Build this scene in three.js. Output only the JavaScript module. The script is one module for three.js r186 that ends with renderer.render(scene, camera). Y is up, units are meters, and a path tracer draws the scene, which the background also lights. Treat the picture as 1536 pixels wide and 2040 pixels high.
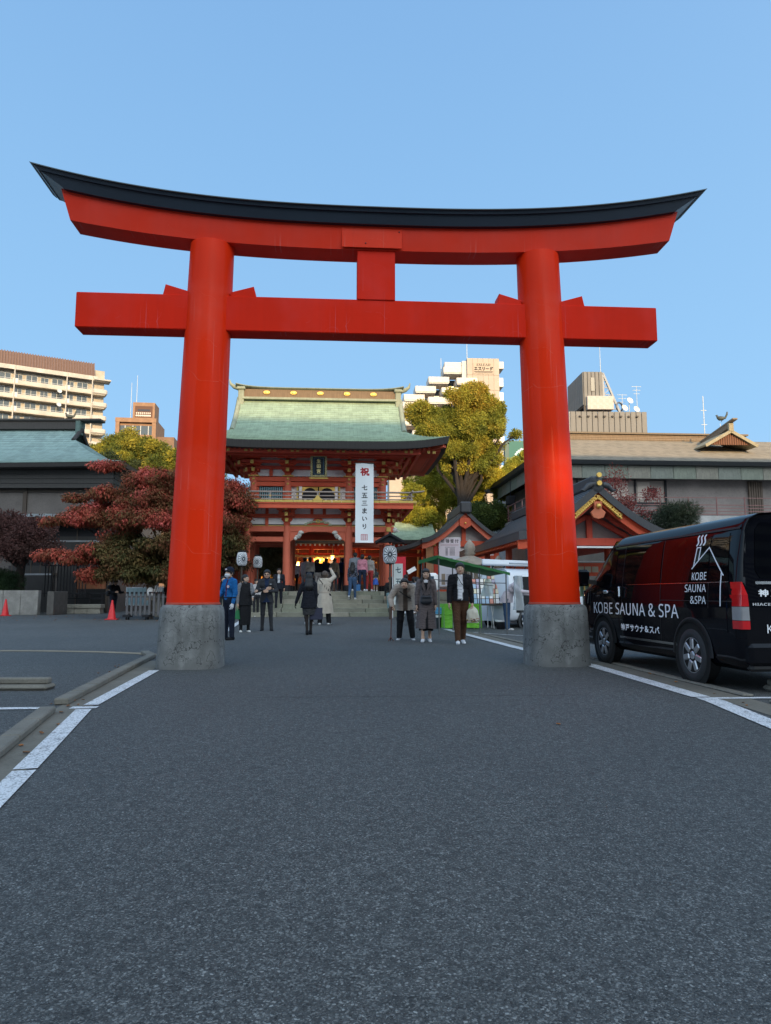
import * as THREE from 'three';

// ---------- camera, sky, sun, exposure ----------
const scene = new THREE.Scene();
const camera = new THREE.PerspectiveCamera(71.53, 771 / 1024, 0.05, 2500);
camera.position.set(0, 1.07, 0);
camera.rotation.x = THREE.MathUtils.degToRad(6.57);
const renderer = new THREE.WebGLRenderer({ antialias: true });
renderer.toneMapping = THREE.LinearToneMapping;
renderer.toneMappingExposure = 1;
renderer.shadowMap.enabled = true;
const SUN_AZ = THREE.MathUtils.degToRad(15), SUN_EL = THREE.MathUtils.degToRad(16);
const sunDir = new THREE.Vector3(Math.sin(SUN_AZ) * Math.cos(SUN_EL), Math.sin(SUN_EL), Math.cos(SUN_AZ) * Math.cos(SUN_EL));
{
  const W = 1024, H = 512, d = new Float32Array(W * H * 4);
  for (let j = 0; j < H; j++) for (let i = 0; i < W; i++) {
    const el = ((j + 0.5) / H - 0.5) * Math.PI, az = ((i + 0.5) / W - 0.5) * 2 * Math.PI;
    const y = Math.sin(el), x = Math.cos(el) * Math.cos(az), z = Math.cos(el) * Math.sin(az);
    const up = Math.max(0, el) * 180 / Math.PI;
    const k = up < 12 ? 0 : Math.min(1, (up - 12) / 30), k2 = Math.max(0, Math.min(1, (up - 42) / 48)), lowk = Math.max(0, 1 - up / 12);
    let c = [0.335 + (0.222 - 0.335) * k - 0.07 * k2 + 0.12 * lowk, 0.625 + (0.455 - 0.625) * k - 0.1 * k2 + 0.07 * lowk, 0.965 + (0.8 - 0.965) * k - 0.12 * k2 + 0.01 * lowk];
    const g = Math.acos(Math.max(-1, Math.min(1, x * sunDir.x + y * sunDir.y + z * sunDir.z)));
    const a = 2.5 * Math.exp(-Math.pow(g / 0.95, 2)) + 2.2 * Math.exp(-Math.pow(g / 0.3, 2));
    c = [c[0] + a * 0.93, c[1] + a * 0.96, c[2] + a * 0.9];
    if (el < 0) { const f = Math.max(0, 1 + el * 4); c = c.map((v) => 0.12 + (v - 0.12) * f); }
    const o = (j * W + i) * 4; d[o] = c[0]; d[o + 1] = c[1]; d[o + 2] = c[2]; d[o + 3] = 1;
  }
  const t = new THREE.DataTexture(d, W, H, THREE.RGBAFormat, THREE.FloatType);
  t.mapping = THREE.EquirectangularReflectionMapping; t.magFilter = t.minFilter = THREE.LinearFilter; t.wrapS = THREE.RepeatWrapping; t.needsUpdate = true;
  scene.background = t; scene.environment = t;
}
const sun = new THREE.DirectionalLight(new THREE.Color().setRGB(1, 0.7, 0.36), 5);
sun.target.position.set(0, 4, -35); sun.position.copy(sunDir).multiplyScalar(180).add(sun.target.position);
sun.castShadow = true; sun.shadow.mapSize.set(4096, 4096); sun.shadow.radius = 0.5;
Object.assign(sun.shadow.camera, { left: -110, right: 110, top: 90, bottom: -40, near: 1, far: 420 });
scene.add(sun, sun.target);

// ---------- helpers ----------
const V = (x, y, z) => new THREE.Vector3(x, y, z);
const { PI, sin, cos, abs, min, max, pow, sqrt, atan2, floor } = Math;
const rngOf = (s) => () => { s = (s + 0x6d2b79f5) | 0; let t = Math.imul(s ^ (s >>> 15), 1 | s); t = (t + Math.imul(t ^ (t >>> 7), 61 | t)) ^ t; return ((t ^ (t >>> 14)) >>> 0) / 4294967296; };
const lerp = (a, b, t) => a + (b - a) * t, clamp = (x, a = 0, b = 1) => min(b, max(a, x)), sst = (a, b, x) => { const t = clamp((x - a) / (b - a)); return t * t * (3 - 2 * t); };
const hash = (x, y, s) => { let h = Math.imul(x, 374761393) ^ Math.imul(y, 668265263) ^ Math.imul(s, 2147483647 - 97); h = Math.imul(h ^ (h >>> 13), 1274126177); return ((h ^ (h >>> 16)) >>> 0) / 4294967296; };
function vn(x, y, p, s) { const x0 = floor(x), y0 = floor(y); let fx = x - x0, fy = y - y0; fx = fx * fx * (3 - 2 * fx); fy = fy * fy * (3 - 2 * fy); const m = (a) => ((a % p) + p) % p; const a = m(x0), b = m(x0 + 1), c = m(y0), d = m(y0 + 1); return lerp(lerp(hash(a, c, s), hash(b, c, s), fx), lerp(hash(a, d, s), hash(b, d, s), fx), fy); }
function fbm(u, v, base, oct, s) { let r = 0, a = 0.5, t = 0, p = base; for (let i = 0; i < oct; i++) { r += a * vn(u * p, v * p, p, s + i * 17); t += a; a *= 0.5; p *= 2; } return r / t; }

function tex(w, h, fn, srgb) {
  const d = new Uint8Array(w * h * 4);
  for (let j = 0; j < h; j++) for (let i = 0; i < w; i++) { const c = fn((i + 0.5) / w, (j + 0.5) / h, i, j), o = (j * w + i) * 4; if (typeof c === 'number') d[o] = d[o + 1] = d[o + 2] = clamp(c) * 255; else for (let k = 0; k < 3; k++) d[o + k] = clamp(c[k]) * 255; d[o + 3] = 255; }
  return dtex(d, w, h, srgb);
}
function dtex(d, w, h, srgb) { const t = new THREE.DataTexture(d, w, h, THREE.RGBAFormat); t.wrapS = t.wrapT = THREE.RepeatWrapping; t.magFilter = t.minFilter = THREE.LinearFilter; if (srgb) t.colorSpace = THREE.SRGBColorSpace; t.needsUpdate = true; return t; }
const rep = (t, metresU, metresV = metresU) => { const c = t.clone(); c.repeat.set(1 / metresU, 1 / metresV); c.needsUpdate = true; return c; };
function canvasTex(w, h, draw) { const c = document.createElement('canvas'); c.width = w; c.height = h; const x = c.getContext('2d'); draw(x, w, h); const t = new THREE.CanvasTexture(c); t.colorSpace = THREE.SRGBColorSpace; t.magFilter = THREE.LinearFilter; return t; }
const C = (r, g, b) => new THREE.Color().setRGB(r, g, b);
const mat = (c, rough = 0.7, o = {}) => new THREE.MeshPhysicalMaterial({ color: Array.isArray(c) ? C(...c) : new THREE.Color(c), roughness: rough, ...o });

// shared grey variation maps (values near 1, tinted by the material's own colour)
const T = {
  mottle: tex(512, 512, (u, v) => 0.62 + 0.5 * fbm(u, v, 4, 6, 1) - 0.1 * (fbm(u, v, 64, 2, 9) > 0.62)),
  fine: tex(512, 512, (u, v) => 0.72 + 0.4 * (0.5 * fbm(u, v, 128, 2, 3) + 0.5 * fbm(u, v, 8, 4, 5))),
  wood: tex(512, 512, (u, v) => 0.66 + 0.45 * fbm(u * 1, v, 1, 1, 2) * 0 + 0.45 * (0.6 * vn(u * 96, v * 4, 4 * 24, 7) + 0.4 * vn(u * 32, v * 2, 32, 8))),
  streak: tex(512, 512, (u, v) => 0.8 + 0.22 * fbm(u, v, 4, 4, 21) - 0.14 * pow(vn(u * 64, v * 2, 64, 11), 3) * (0.4 + 0.6 * vn(u * 8, v * 4, 8, 12))),
  patina: tex(1024, 512, (u, v, i, j) => { const n = fbm(u, v, 6, 5, 31), st = vn(u * 48, v * 3, 48, 32); return 0.62 + 0.3 * n + 0.16 * st - 0.1 * hash(i >> 5, j >> 4, 5); }),
  cloth: tex(256, 256, (u, v) => 0.8 + 0.2 * fbm(u, v, 4, 4, 41) + 0.08 * (vn(u * 128, v * 128, 128, 43) - 0.5)),
  clothB: tex(256, 256, (u, v) => 0.5 * fbm(u, v, 6, 3, 51) + 0.5 * pow(abs(sin(PI * 5 * (v + 0.5 * fbm(u, v, 3, 3, 57)))), 0.7)),
  bump: tex(512, 512, (u, v) => 0.6 * fbm(u, v, 16, 5, 61) + 0.4 * fbm(u, v, 128, 2, 63)),
};
const surf = (c, rough, map, m, o = {}) => mat(c, rough, { map: rep(map, m), ...o });

const enc = (l) => 1.055 * Math.pow(max(l, 0), 1 / 2.4) - 0.055;
T.torii = tex(1024, 1024, (u, v) => { const d = vn(u * 170, v * 1.2, 170, 401), dm = vn(u * 9, v * 3, 9, 402), k = 0.84 + 0.2 * fbm(u, v, 3, 5, 403) + 0.05 * (vn(u * 64, v * 3, 64, 404) - 0.5), f = fbm(u, v, 5, 4, 407), sc = abs(fbm(u, v, 4, 3, 405) - 0.5) < 0.0011 && dm > 0.62 ? 0.5 : 0; const w = max(sc, d > 0.86 && dm > 0.6 ? (d - 0.86) * 3.2 * min(1, (dm - 0.6) * 6) : 0, max(0, f - 0.58) * 0.3); return [0.76 * k, 0.03 * k, 0.0035].map((c, q) => enc(lerp(c, [0.6, 0.22, 0.18][q], w))); }, true);

// geometry collector: pieces are joined into ONE named mesh
function boxUV(g) {
  const p = g.attributes.position.array, n = p.length / 3, uv = new Float32Array(n * 2);
  for (let t = 0; t < n; t += 3) {
    const o = t * 3, ax = p[o + 3] - p[o], ay = p[o + 4] - p[o + 1], az = p[o + 5] - p[o + 2], bx = p[o + 6] - p[o], by = p[o + 7] - p[o + 1], bz = p[o + 8] - p[o + 2];
    const nx = abs(ay * bz - az * by), ny = abs(az * bx - ax * bz), nz = abs(ax * by - ay * bx);
    for (let k = 0; k < 3; k++) { const q = o + k * 3, w = (t + k) * 2; if (ny >= nx && ny >= nz) { uv[w] = p[q]; uv[w + 1] = p[q + 2]; } else if (nx >= nz) { uv[w] = p[q + 2]; uv[w + 1] = p[q + 1]; } else { uv[w] = p[q]; uv[w + 1] = p[q + 1]; } }
  }
  g.setAttribute('uv', new THREE.BufferAttribute(uv, 2));
}
const M4 = (x = 0, y = 0, z = 0, rx = 0, ry = 0, rz = 0, s = 1) => new THREE.Matrix4().compose(V(x, y, z), new THREE.Quaternion().setFromEuler(new THREE.Euler(rx, ry, rz, 'YXZ')), Array.isArray(s) ? V(...s) : V(s, s, s));
function chamferBox(w, h, d, c) {
  const P = [], H = [w / 2, h / 2, d / 2], pt = (s, a) => [0, 1, 2].map((k) => s[k] * (H[k] - (k === a ? 0 : c))), tri = (a, b, e) => { const u = V(b[0] - a[0], b[1] - a[1], b[2] - a[2]), v = V(e[0] - a[0], e[1] - a[1], e[2] - a[2]), n = u.cross(v), m = V(a[0] + b[0] + e[0], a[1] + b[1] + e[1], a[2] + b[2] + e[2]); P.push(...(n.dot(m) > 0 ? [...a, ...b, ...e] : [...a, ...e, ...b])); };
  for (let a = 0; a < 3; a++) { const b = (a + 1) % 3, e = (a + 2) % 3; for (const s of [-1, 1]) { const q = [[-1, -1], [1, -1], [1, 1], [-1, 1]].map(([i, j]) => { const t = []; t[a] = s; t[b] = i; t[e] = j; return t; }); const r = q.map((t) => pt(t, a)); tri(r[0], r[1], r[2]); tri(r[0], r[2], r[3]);
    for (const s2 of [-1, 1]) { const t0 = [], t1 = []; t0[a] = t1[a] = s; t0[b] = t1[b] = s2; t0[e] = -1; t1[e] = 1; tri(pt(t0, a), pt(t1, a), pt(t1, b)); tri(pt(t0, a), pt(t1, b), pt(t0, b)); } } }
  for (const x of [-1, 1]) for (const y of [-1, 1]) for (const z of [-1, 1]) tri(pt([x, y, z], 0), pt([x, y, z], 1), pt([x, y, z], 2));
  const g = new THREE.BufferGeometry(); g.setAttribute('position', new THREE.Float32BufferAttribute(P, 3)); g.computeVertexNormals(); return g;
}
function gridGeo(nu, nv, fn, closeU = false) {  // fn(u,v) -> [x,y,z]; smooth
  const P = [], I = [], cu = closeU ? nu : nu + 1;
  for (let j = 0; j <= nv; j++) for (let i = 0; i < cu; i++) P.push(...fn(i / nu, j / nv));
  for (let j = 0; j < nv; j++) for (let i = 0; i < nu; i++) { const a = j * cu + i, b = j * cu + (i + 1) % cu, c = a + cu, d = b + cu; I.push(a, b, d, a, d, c); }
  const g = new THREE.BufferGeometry(); g.setAttribute('position', new THREE.Float32BufferAttribute(P, 3)); g.setIndex(I); g.computeVertexNormals(); return g;
}
class G {
  constructor() { this.l = []; }
  add(g, m, keepUV, color) {
    g = g.index ? g.toNonIndexed() : g.clone(); if (m) g.applyMatrix4(m);
    if (!g.attributes.normal) g.computeVertexNormals();
    if (!keepUV || !g.attributes.uv) boxUV(g);
    for (const k of Object.keys(g.attributes)) if (!['position', 'normal', 'uv', 'color'].includes(k)) g.deleteAttribute(k);
    if (color) { const n = g.attributes.position.count, a = new Float32Array(n * 3); for (let i = 0; i < n; i++) a.set(color, i * 3); g.setAttribute('color', new THREE.BufferAttribute(a, 3)); }
    this.l.push(g); return this;
  }
  box(w, h, d, x, y, z, ry = 0, rx = 0, rz = 0, c = 0, color) { return this.add(c ? chamferBox(w, h, d, c) : new THREE.BoxGeometry(w, h, d), M4(x, y, z, rx, ry, rz), false, color); }
  beam(a, b, w, h, c = 0, color) { const d = b.clone().sub(a), L = d.length(); d.normalize(); let up = abs(d.y) > 0.98 ? V(0, 0, 1) : V(0, 1, 0); const x = up.clone().cross(d).normalize(), y = d.clone().cross(x); const m = new THREE.Matrix4().makeBasis(x, y, d).setPosition(a.clone().add(b).multiplyScalar(0.5)); return this.add(c ? chamferBox(w, h, L, c) : new THREE.BoxGeometry(w, h, L), m, false, color); }
  cyl(a, b, r0, r1 = r0, n = 12, color) { return this.tube([a, b], [r0, r1], n, color); }
  tube(pts, r, n = 8, color, caps = true) {
    const P = pts.map((p) => p.isVector3 ? p : V(...p)), R = (i) => Array.isArray(r) ? r[min(i, r.length - 1)] : r;
    let prev = null; const fr = P.map((p, i) => { const t = (P[i + 1] || p).clone().sub(P[i - 1] || p).normalize(); let x = prev ? prev.clone().addScaledVector(t, -prev.dot(t)) : (abs(t.y) > 0.9 ? V(1, 0, 0) : V(0, 1, 0)).cross(t); x.normalize(); prev = x; return [x, t.clone().cross(x)]; });
    this.add(gridGeo(n, P.length - 1, (u, v) => { const i = Math.round(v * (P.length - 1)), a = -u * 2 * PI; return P[i].clone().addScaledVector(fr[i][0], cos(a) * R(i)).addScaledVector(fr[i][1], sin(a) * R(i)).toArray(); }, true), null, false, color);
    if (caps) for (const i of [0, P.length - 1]) { const A = []; for (let k = 0; k < n; k++) { const q = (j) => { const a = j / n * 2 * PI; return P[i].clone().addScaledVector(fr[i][0], cos(a) * R(i)).addScaledVector(fr[i][1], sin(a) * R(i)).toArray(); }; A.push(...P[i].toArray(), ...(i ? [...q(k), ...q(k + 1)] : [...q(k + 1), ...q(k)])); } const g = new THREE.BufferGeometry(); g.setAttribute('position', new THREE.Float32BufferAttribute(A, 3)); g.computeVertexNormals(); this.add(g, null, false, color); }
    return this;
  }
  lathe(pts, n = 16, m, color) { return this.add(new THREE.LatheGeometry(pts.map((p) => new THREE.Vector2(...p)), n), m, false, color); }
  poly(pts, depth, m, bevel = 0, color) { const s = new THREE.Shape(pts.map((p) => new THREE.Vector2(...p))); return this.add(new THREE.ExtrudeGeometry(s, bevel ? { depth, bevelEnabled: true, bevelSize: bevel, bevelThickness: bevel, bevelSegments: 1, curveSegments: 6 } : { depth, bevelEnabled: false }), m, false, color); }
  grid(nu, nv, fn, close, color, m) { return this.add(gridGeo(nu, nv, fn, close), m, false, color); }
  quad(a, b, c, d, color) { const g = new THREE.BufferGeometry(); g.setAttribute('position', new THREE.Float32BufferAttribute([...a, ...b, ...c, ...a, ...c, ...d], 3)); g.setAttribute('uv', new THREE.Float32BufferAttribute([0, 0, 1, 0, 1, 1, 0, 0, 1, 1, 0, 1], 2)); g.computeVertexNormals(); return this.add(g, null, true, color); }
  geo() {
    const col = this.l.some((g) => g.attributes.color), n = this.l.reduce((s, g) => s + g.attributes.position.count, 0), out = new THREE.BufferGeometry();
    for (const [k, w] of [['position', 3], ['normal', 3], ['uv', 2], ...(col ? [['color', 3]] : [])]) { const a = new Float32Array(n * w); let o = 0; for (const g of this.l) { const c = g.attributes.position.count; if (g.attributes[k]) a.set(g.attributes[k].array, o * w); else a.fill(1, o * w, (o + c) * w); o += c; } out.setAttribute(k, new THREE.BufferAttribute(a, w)); }
    return out;
  }
  to(name, m, parent) { return mesh(name, this.geo(), m, parent); }
}
function mesh(name, geo, m, parent) { const o = new THREE.Mesh(geo, m); o.name = name; o.castShadow = o.receiveShadow = true; (parent || scene).add(o); return o; }
const taken = {};
function numbered(n) { const k = taken[n] = (taken[n] ?? -1) + 1; return k ? n + '_' + String(k).padStart(3, '0') : n; }
function tag(o, label, category, group) { o.userData.label = label; o.userData.category = category; if (group) o.userData.group = group; return o; }
function thing(name, label, category, [x, y, z] = [0, 0, 0], turn = 0, group) { const o = new THREE.Group(); o.name = numbered(name); scene.add(o); o.position.set(x, y, z); o.rotation.y = turn; return tag(o, label, category, group); }
function struct(o) { o.name = numbered(o.name); o.userData.kind = 'structure'; return o; }
function dup(src, [x, y, z], turn, label) { const r = src.clone(); r.name = numbered(src.name.replace(/_\d{3}$/, '')); scene.add(r); r.position.set(x, y, z); r.rotation.y = turn; r.userData = { ...src.userData }; if (label) r.userData.label = label; return r; }
const put = (geo, m, name, parent, x, y, z, ry = 0) => { const o = mesh(name, geo, m, parent); o.position.set(x, y, z); o.rotation.y = ry; return o; };
// ---------- ground, kerbs, markings ----------
const groundY = (x, z) => 0.13 * sst(-17, -29, z) * sst(-9, -6.5, x);
{
  // asphalt: dark binder with splatted aggregate chips, tile of 2.6 m
  const S = 2048, c = new Float32Array(S * S), b = new Float32Array(S * S), r = rngOf(11);
  const lo = tex(256, 256, (u, v) => 0.5 * (0.12 * fbm(u, v, 8, 3, 71) + 0.88 * vn(u * 110, v * 110, 110, 73)) + 0.25).image.data;
  for (let j = 0; j < S; j++) for (let i = 0; i < S; i++) { const k = j * S + i; c[k] = 0.2 + 0.12 * (lo[((j >> 3) * 256 + (i >> 3)) * 4] / 255 - 0.5) + 0.1 * (hash(i >> 1, j >> 1, 3) - 0.5); b[k] = 0.2 + 0.15 * hash(i >> 2, j >> 2, 4); }
  for (let n = 0; n < 260000; n++) {
    const x = floor(r() * S), y = floor(r() * S), R = 1.0 + 3.1 * pow(r(), 2.0), e = 0.6 + 0.8 * r(), t = r(), col = t < 0.065 ? 0.6 + 0.35 * r() : t < 0.42 ? 0.36 + 0.22 * r() : 0.07 + 0.15 * r(), hgt = 0.45 + 0.5 * r(), a = r() * PI, ca = cos(a), sa = sin(a), q = Math.ceil(R * 1.5);
    for (let dy = -q; dy <= q; dy++) for (let dx = -q; dx <= q; dx++) { const X = (dx * ca + dy * sa) * e, Y = (-dx * sa + dy * ca) / e, d = X * X + Y * Y; if (d < R * R) { const k = ((y + dy + S) % S) * S + (x + dx + S) % S; c[k] = col; b[k] = hgt * (1 - 0.5 * d / (R * R)); } }
  }
  const d = new Uint8Array(S * S * 4), e = new Uint8Array(S * S * 4);
  for (let k = 0; k < S * S; k++) { const px = k % S, py = (k / S) | 0, lf = lo[((py >> 3) * 256 + (px >> 3)) * 4] / 255; const v = clamp(c[k] * (0.5 + 1.0 * lf)) * 255; d[k * 4] = v; d[k * 4 + 1] = v; d[k * 4 + 2] = v; d[k * 4 + 3] = 255; e[k * 4] = e[k * 4 + 1] = e[k * 4 + 2] = clamp(b[k]) * 255; e[k * 4 + 3] = 255; }
  T.asphalt = dtex(d, S, S); T.asphaltB = dtex(e, S, S);
}
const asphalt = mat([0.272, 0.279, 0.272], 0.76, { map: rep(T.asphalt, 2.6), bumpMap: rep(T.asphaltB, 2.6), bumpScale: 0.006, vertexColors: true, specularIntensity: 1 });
const concrete = surf([0.36, 0.345, 0.31], 0.9, T.mottle, 1.7, { bumpMap: rep(T.bump, 0.5), bumpScale: 0.004 });
const paintWhite = surf([0.62, 0.63, 0.65], 0.75, tex(512, 512, (u, v) => clamp(0.98 - 0.5 * (fbm(u, v, 96, 2, 81) > 0.63) - 0.35 * (fbm(u, v, 12, 4, 83) > 0.6) * (fbm(u, v, 64, 2, 84) > 0.5))), 0.9, { bumpMap: rep(T.asphaltB, 2.6), bumpScale: 0.003 });
const stone = surf([0.4, 0.375, 0.315], 0.88, T.mottle, 1.3, { bumpMap: rep(T.bump, 0.8), bumpScale: 0.004 });
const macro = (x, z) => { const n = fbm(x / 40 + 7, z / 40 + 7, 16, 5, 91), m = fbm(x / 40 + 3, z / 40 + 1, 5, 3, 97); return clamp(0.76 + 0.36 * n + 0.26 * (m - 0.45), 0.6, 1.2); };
function groundSheet(name, pts, y, dx = 0.5) {  // a sheet over a convex-ish outline: grid clipped by columns
  const xs = pts.map((p) => p[0]), zs = pts.map((p) => p[1]), s = new THREE.Shape(pts.map((p) => new THREE.Vector2(p[0], p[1])));
  return { xs, zs, s };
}
{ // one ground sheet to the horizon, finer near the camera
  const ax = [], az = [];
  for (const [a, b, n] of [[-900, -60, 12], [-60, -10, 40], [-10, 10, 60], [10, 60, 40], [60, 900, 12]]) for (let i = 0; i < n; i++) ax.push(lerp(a, b, i / n)); ax.push(900);
  for (const [a, b, n] of [[300, 6, 14], [6, -36, 120], [-36, -60, 40], [-60, -900, 20]]) for (let i = 0; i < n; i++) az.push(lerp(a, b, i / n)); az.push(-900);
  const P = [], CO = [], UV = [], I = [], nx = ax.length;
  for (const z of az) for (const x of ax) { const m = macro(x, z) * (1 + 0.18 * sst(-10, -19, z) + 0.06 * sst(-4, -7, x)); P.push(x, groundY(x, z), z); UV.push(x, -z); const w = 1 + 0.05 * (fbm(x / 30 + 2, z / 30 + 2, 12, 3, 99) - 0.5); CO.push(m * w, m, m / w); }  // grazing sky sheen put into the colour with distance, plus lighter left pavement
  for (let j = 0; j < az.length - 1; j++) for (let i = 0; i < nx - 1; i++) { const a = j * nx + i; I.push(a, a + 1, a + nx + 1, a, a + nx + 1, a + nx); }
  const g = new THREE.BufferGeometry(); g.setAttribute('position', new THREE.Float32BufferAttribute(P, 3)); g.setAttribute('uv', new THREE.Float32BufferAttribute(UV, 2)); g.setAttribute('color', new THREE.Float32BufferAttribute(CO, 3)); g.setIndex(I); g.computeVertexNormals();
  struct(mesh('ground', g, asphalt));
}
// strips that follow a line on the ground
function strip(pts, w0, w1, y0, y1, cap = true) { // pts [x,z], offsets to the left(-)/right(+) of the travel direction, heights at both edges
  const g = new G(), off = (i, w) => { const a = pts[max(0, i - 1)], b = pts[min(pts.length - 1, i + 1)], dx = b[0] - a[0], dz = b[1] - a[1], L = Math.hypot(dx, dz); return [pts[i][0] - dz / L * w, pts[i][1] + dx / L * w]; };
  for (let i = 0; i < pts.length - 1; i++) { const [a, b, c, d] = [off(i, w0), off(i, w1), off(i + 1, w1), off(i + 1, w0)], h = (p) => groundY(p[0], p[1]); g.quad([a[0], h(a) + y0, a[1]], [b[0], h(b) + y1, b[1]], [c[0], h(c) + y1, c[1]], [d[0], h(d) + y0, d[1]]); }
  for (const q of g.l) boxUV(q); return g;
}
const lineL = [[-1.15, -1.6], [-2.06, -3.95], [-2.22, -4.5], [-2.8, -6.72]], lineL2 = [[-2.83, -6.98], [-3.24, -10.1]];
function painted(name, label, pts, w, parent) { const m = strip(pts, -w / 2, w / 2, 0.008, 0.008).to(name, paintWhite, parent); return m; }
{
  const seg = (a, b) => [a, b];
  const rl = painted('road_marking', '', [[-1.36, -1.2], [-2.19, -4.46]], 0.135); struct(rl);
  struct(painted('road_marking', '', [[-2.205, -4.5], [-2.8, -6.76]], 0.14));
  struct(painted('road_marking', '', [[-2.84, -7.02], [-3.24, -10.15]], 0.14));
  struct(painted('road_marking', '', [[-3.35, -11.4], [-4.05, -17], [-5.2, -26]], 0.16));
  struct(painted('road_marking', '', [[-3.2, -6.83], [-8.5, -6.5]], 0.12));
  struct(painted('road_marking', '', [[-2.72, -6.88], [-2.96, -6.85]], 0.12));
  struct(painted('road_marking', '', [[3.1, -5.2], [3.3, -7.3], [3.29, -7.42]], 0.2));
  struct(painted('road_marking', '', [[3.28, -7.56], [3.09, -10.9], [2.62, -14.4], [1.95, -20], [0.9, -27]], 0.2));
  struct(painted('road_marking', '', [[3.2, -7.46], [9, -7.75]], 0.1));
  struct(painted('road_marking', '', [[4.2, -17.5], [2.4, -19.6]], 0.1));
  const gut = mat([0.17, 0.155, 0.125], 0.9, { map: rep(T.mottle, 1.1), bumpMap: rep(T.bump, 0.4), bumpScale: 0.004 });
  const gl = [[-1.48, -1.2], [-2.36, -4.5], [-2.93, -6.75], [-3.42, -10], [-3.66, -11.6]];
  struct(strip(gl, -0.15, 0.16, 0.004, 0.004).to('gutter', gut));
  struct(strip([[3.62, -5.2], [3.62, -7.4], [3.36, -11.2], [2.9, -14.5], [2.25, -20]], -0.22, 0.12, 0.004, 0.004).to('gutter', gut));
  const kerbM = surf([0.2, 0.185, 0.155], 0.92, T.mottle, 0.8, { bumpMap: rep(T.bump, 0.3), bumpScale: 0.006 });
  // kerb stones, each its own piece
  const kerb = (pts, w, h, name) => { const root = new THREE.Group(); root.name = name; scene.add(root); struct(root);
    for (let i = 0; i < pts.length - 1; i++) { const a = V(pts[i][0], h / 2, pts[i][1]), b = V(pts[i + 1][0], h / 2, pts[i + 1][1]), L = a.distanceTo(b), n = max(1, Math.round(L / 0.62)); for (let k = 0; k < n; k++) { const p = a.clone().lerp(b, (k + 0.012) / n), q = a.clone().lerp(b, (k + 0.988) / n); new G().beam(p, q, w, h, 0.012).to('kerb_stone', kerbM, root); } } };
  kerb([[-1.6, -1.2], [-2.53, -4.6], [-3.06, -6.6]], 0.14, 0.06, 'kerb');
  kerb([[-3.14, -7.04], [-3.6, -9.9], [-3.95, -12.2], [-4.3, -12.9]], 0.14, 0.065, 'kerb');
  struct(strip([[-3.95, -12.6], [-4.35, -13.0], [-5.2, -13.35], [-6.4, -13.6], [-7.6, -13.65]], -0.16, 0.12, 0.006, 0.006).to('sand_strip', surf([0.3, 0.245, 0.17], 0.95, T.mottle, 0.9)));
  kerb([[3.84, -5.0], [3.85, -7.2]], 0.13, 0.03, 'kerb');
  kerb([[3.8, -7.6], [3.52, -11.2], [3.2, -14], [2.5, -20]], 0.13, 0.025, 'kerb');
  // crack across the road, a thin dark groove
  const r = rngOf(5), cr = []; for (let i = 0; i <= 46; i++) { const x = lerp(-1.35, 2.1, i / 46); cr.push([x, -7.62 - 0.05 * x + 0.05 * (r() - 0.5)]); }
  struct(strip(cr, -0.006, 0.006, 0.004, 0.004).to('road_crack', mat([0.02, 0.02, 0.02], 1)));
  // wheel stops
  const stop = (label, p, t, L) => { const o = thing('wheel_stop', label, 'wheel stop', p, t, 'concrete wheel stops'); new G().box(L, 0.07, 0.12, 0, 0.095, 0, 0, 0, 0, 0.015).to('bar', kerbM, o); new G().box(L + 0.06, 0.06, 0.26, 0, 0.03, 0.02, 0, 0, 0, 0.025).to('footing', kerbM, o); };
  stop('concrete wheel stop in the left parking bay behind the kerb', [-4.75, 0, -8.2], 0.02, 1.9);
  stop('concrete wheel stop beneath the black van behind its rear wheel', [5.1, 0, -8.0], -0.05, 1.7);
  { // dry leaves along the kerbs and under the cherry
    const r = rngOf(808), n = 330, im = new THREE.InstancedMesh(gridGeo(3, 3, (u, v) => [0.05 * (u - 0.5) * sin(PI * clamp(v, 0.08, 0.95)) * 1.5, 0.012 + 0.014 * pow(2 * u - 1, 2), 0.075 * (v - 0.5)]), mat([1, 1, 1], 0.85), n), m = new THREE.Matrix4(), q = new THREE.Quaternion(), col = new THREE.Color();
    for (let i = 0; i < n; i++) { const z = i < 56 ? -1.5 - 9.5 * r() : -28 - 9 * r(), x = i < 36 ? -1.15 - 0.255 * -z - 0.12 * r() * (r() < 0.8 ? 1 : 6) : i < 56 ? 3.55 + 0.2 * (r() - 0.5) - 0.02 * max(0, -z - 7) : -17 + 11 * r(); q.setFromEuler(new THREE.Euler((r() - 0.5) * 0.4, r() * 6.3, (r() - 0.5) * 0.4)); const s = 0.3 + (i < 56 ? 0.3 : 0.6) * r(); m.compose(V(x, groundY(x, z) + 0.004, z), q, V(s, s, s)); im.setMatrixAt(i, m); const t = r(); col.setRGB(0.16 + 0.2 * t, 0.07 + 0.06 * t, 0.03); im.setColorAt(i, col); }
    im.name = numbered('leaf_litter'); im.castShadow = im.receiveShadow = true; im.userData.kind = 'stuff'; im.userData.label = 'scattered dry brown leaves along the kerbs and below the cherry trees'; im.userData.category = 'leaves'; scene.add(im); }
  const leaf = new G(); leaf.add(gridGeo(4, 4, (u, v) => [0.05 * (u - 0.5) * sin(PI * v) * 1.6, 0.012 + 0.015 * pow(2 * u - 1, 2), 0.09 * (v - 0.5)]), M4(1.42, 0, -6.0, 0, 0.6, 0, 0.5)); tag(leaf.to('fallen_leaf', mat([0.3, 0.12, 0.04], 0.8)), 'single small orange leaf lying on the open asphalt', 'leaf');
}

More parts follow.
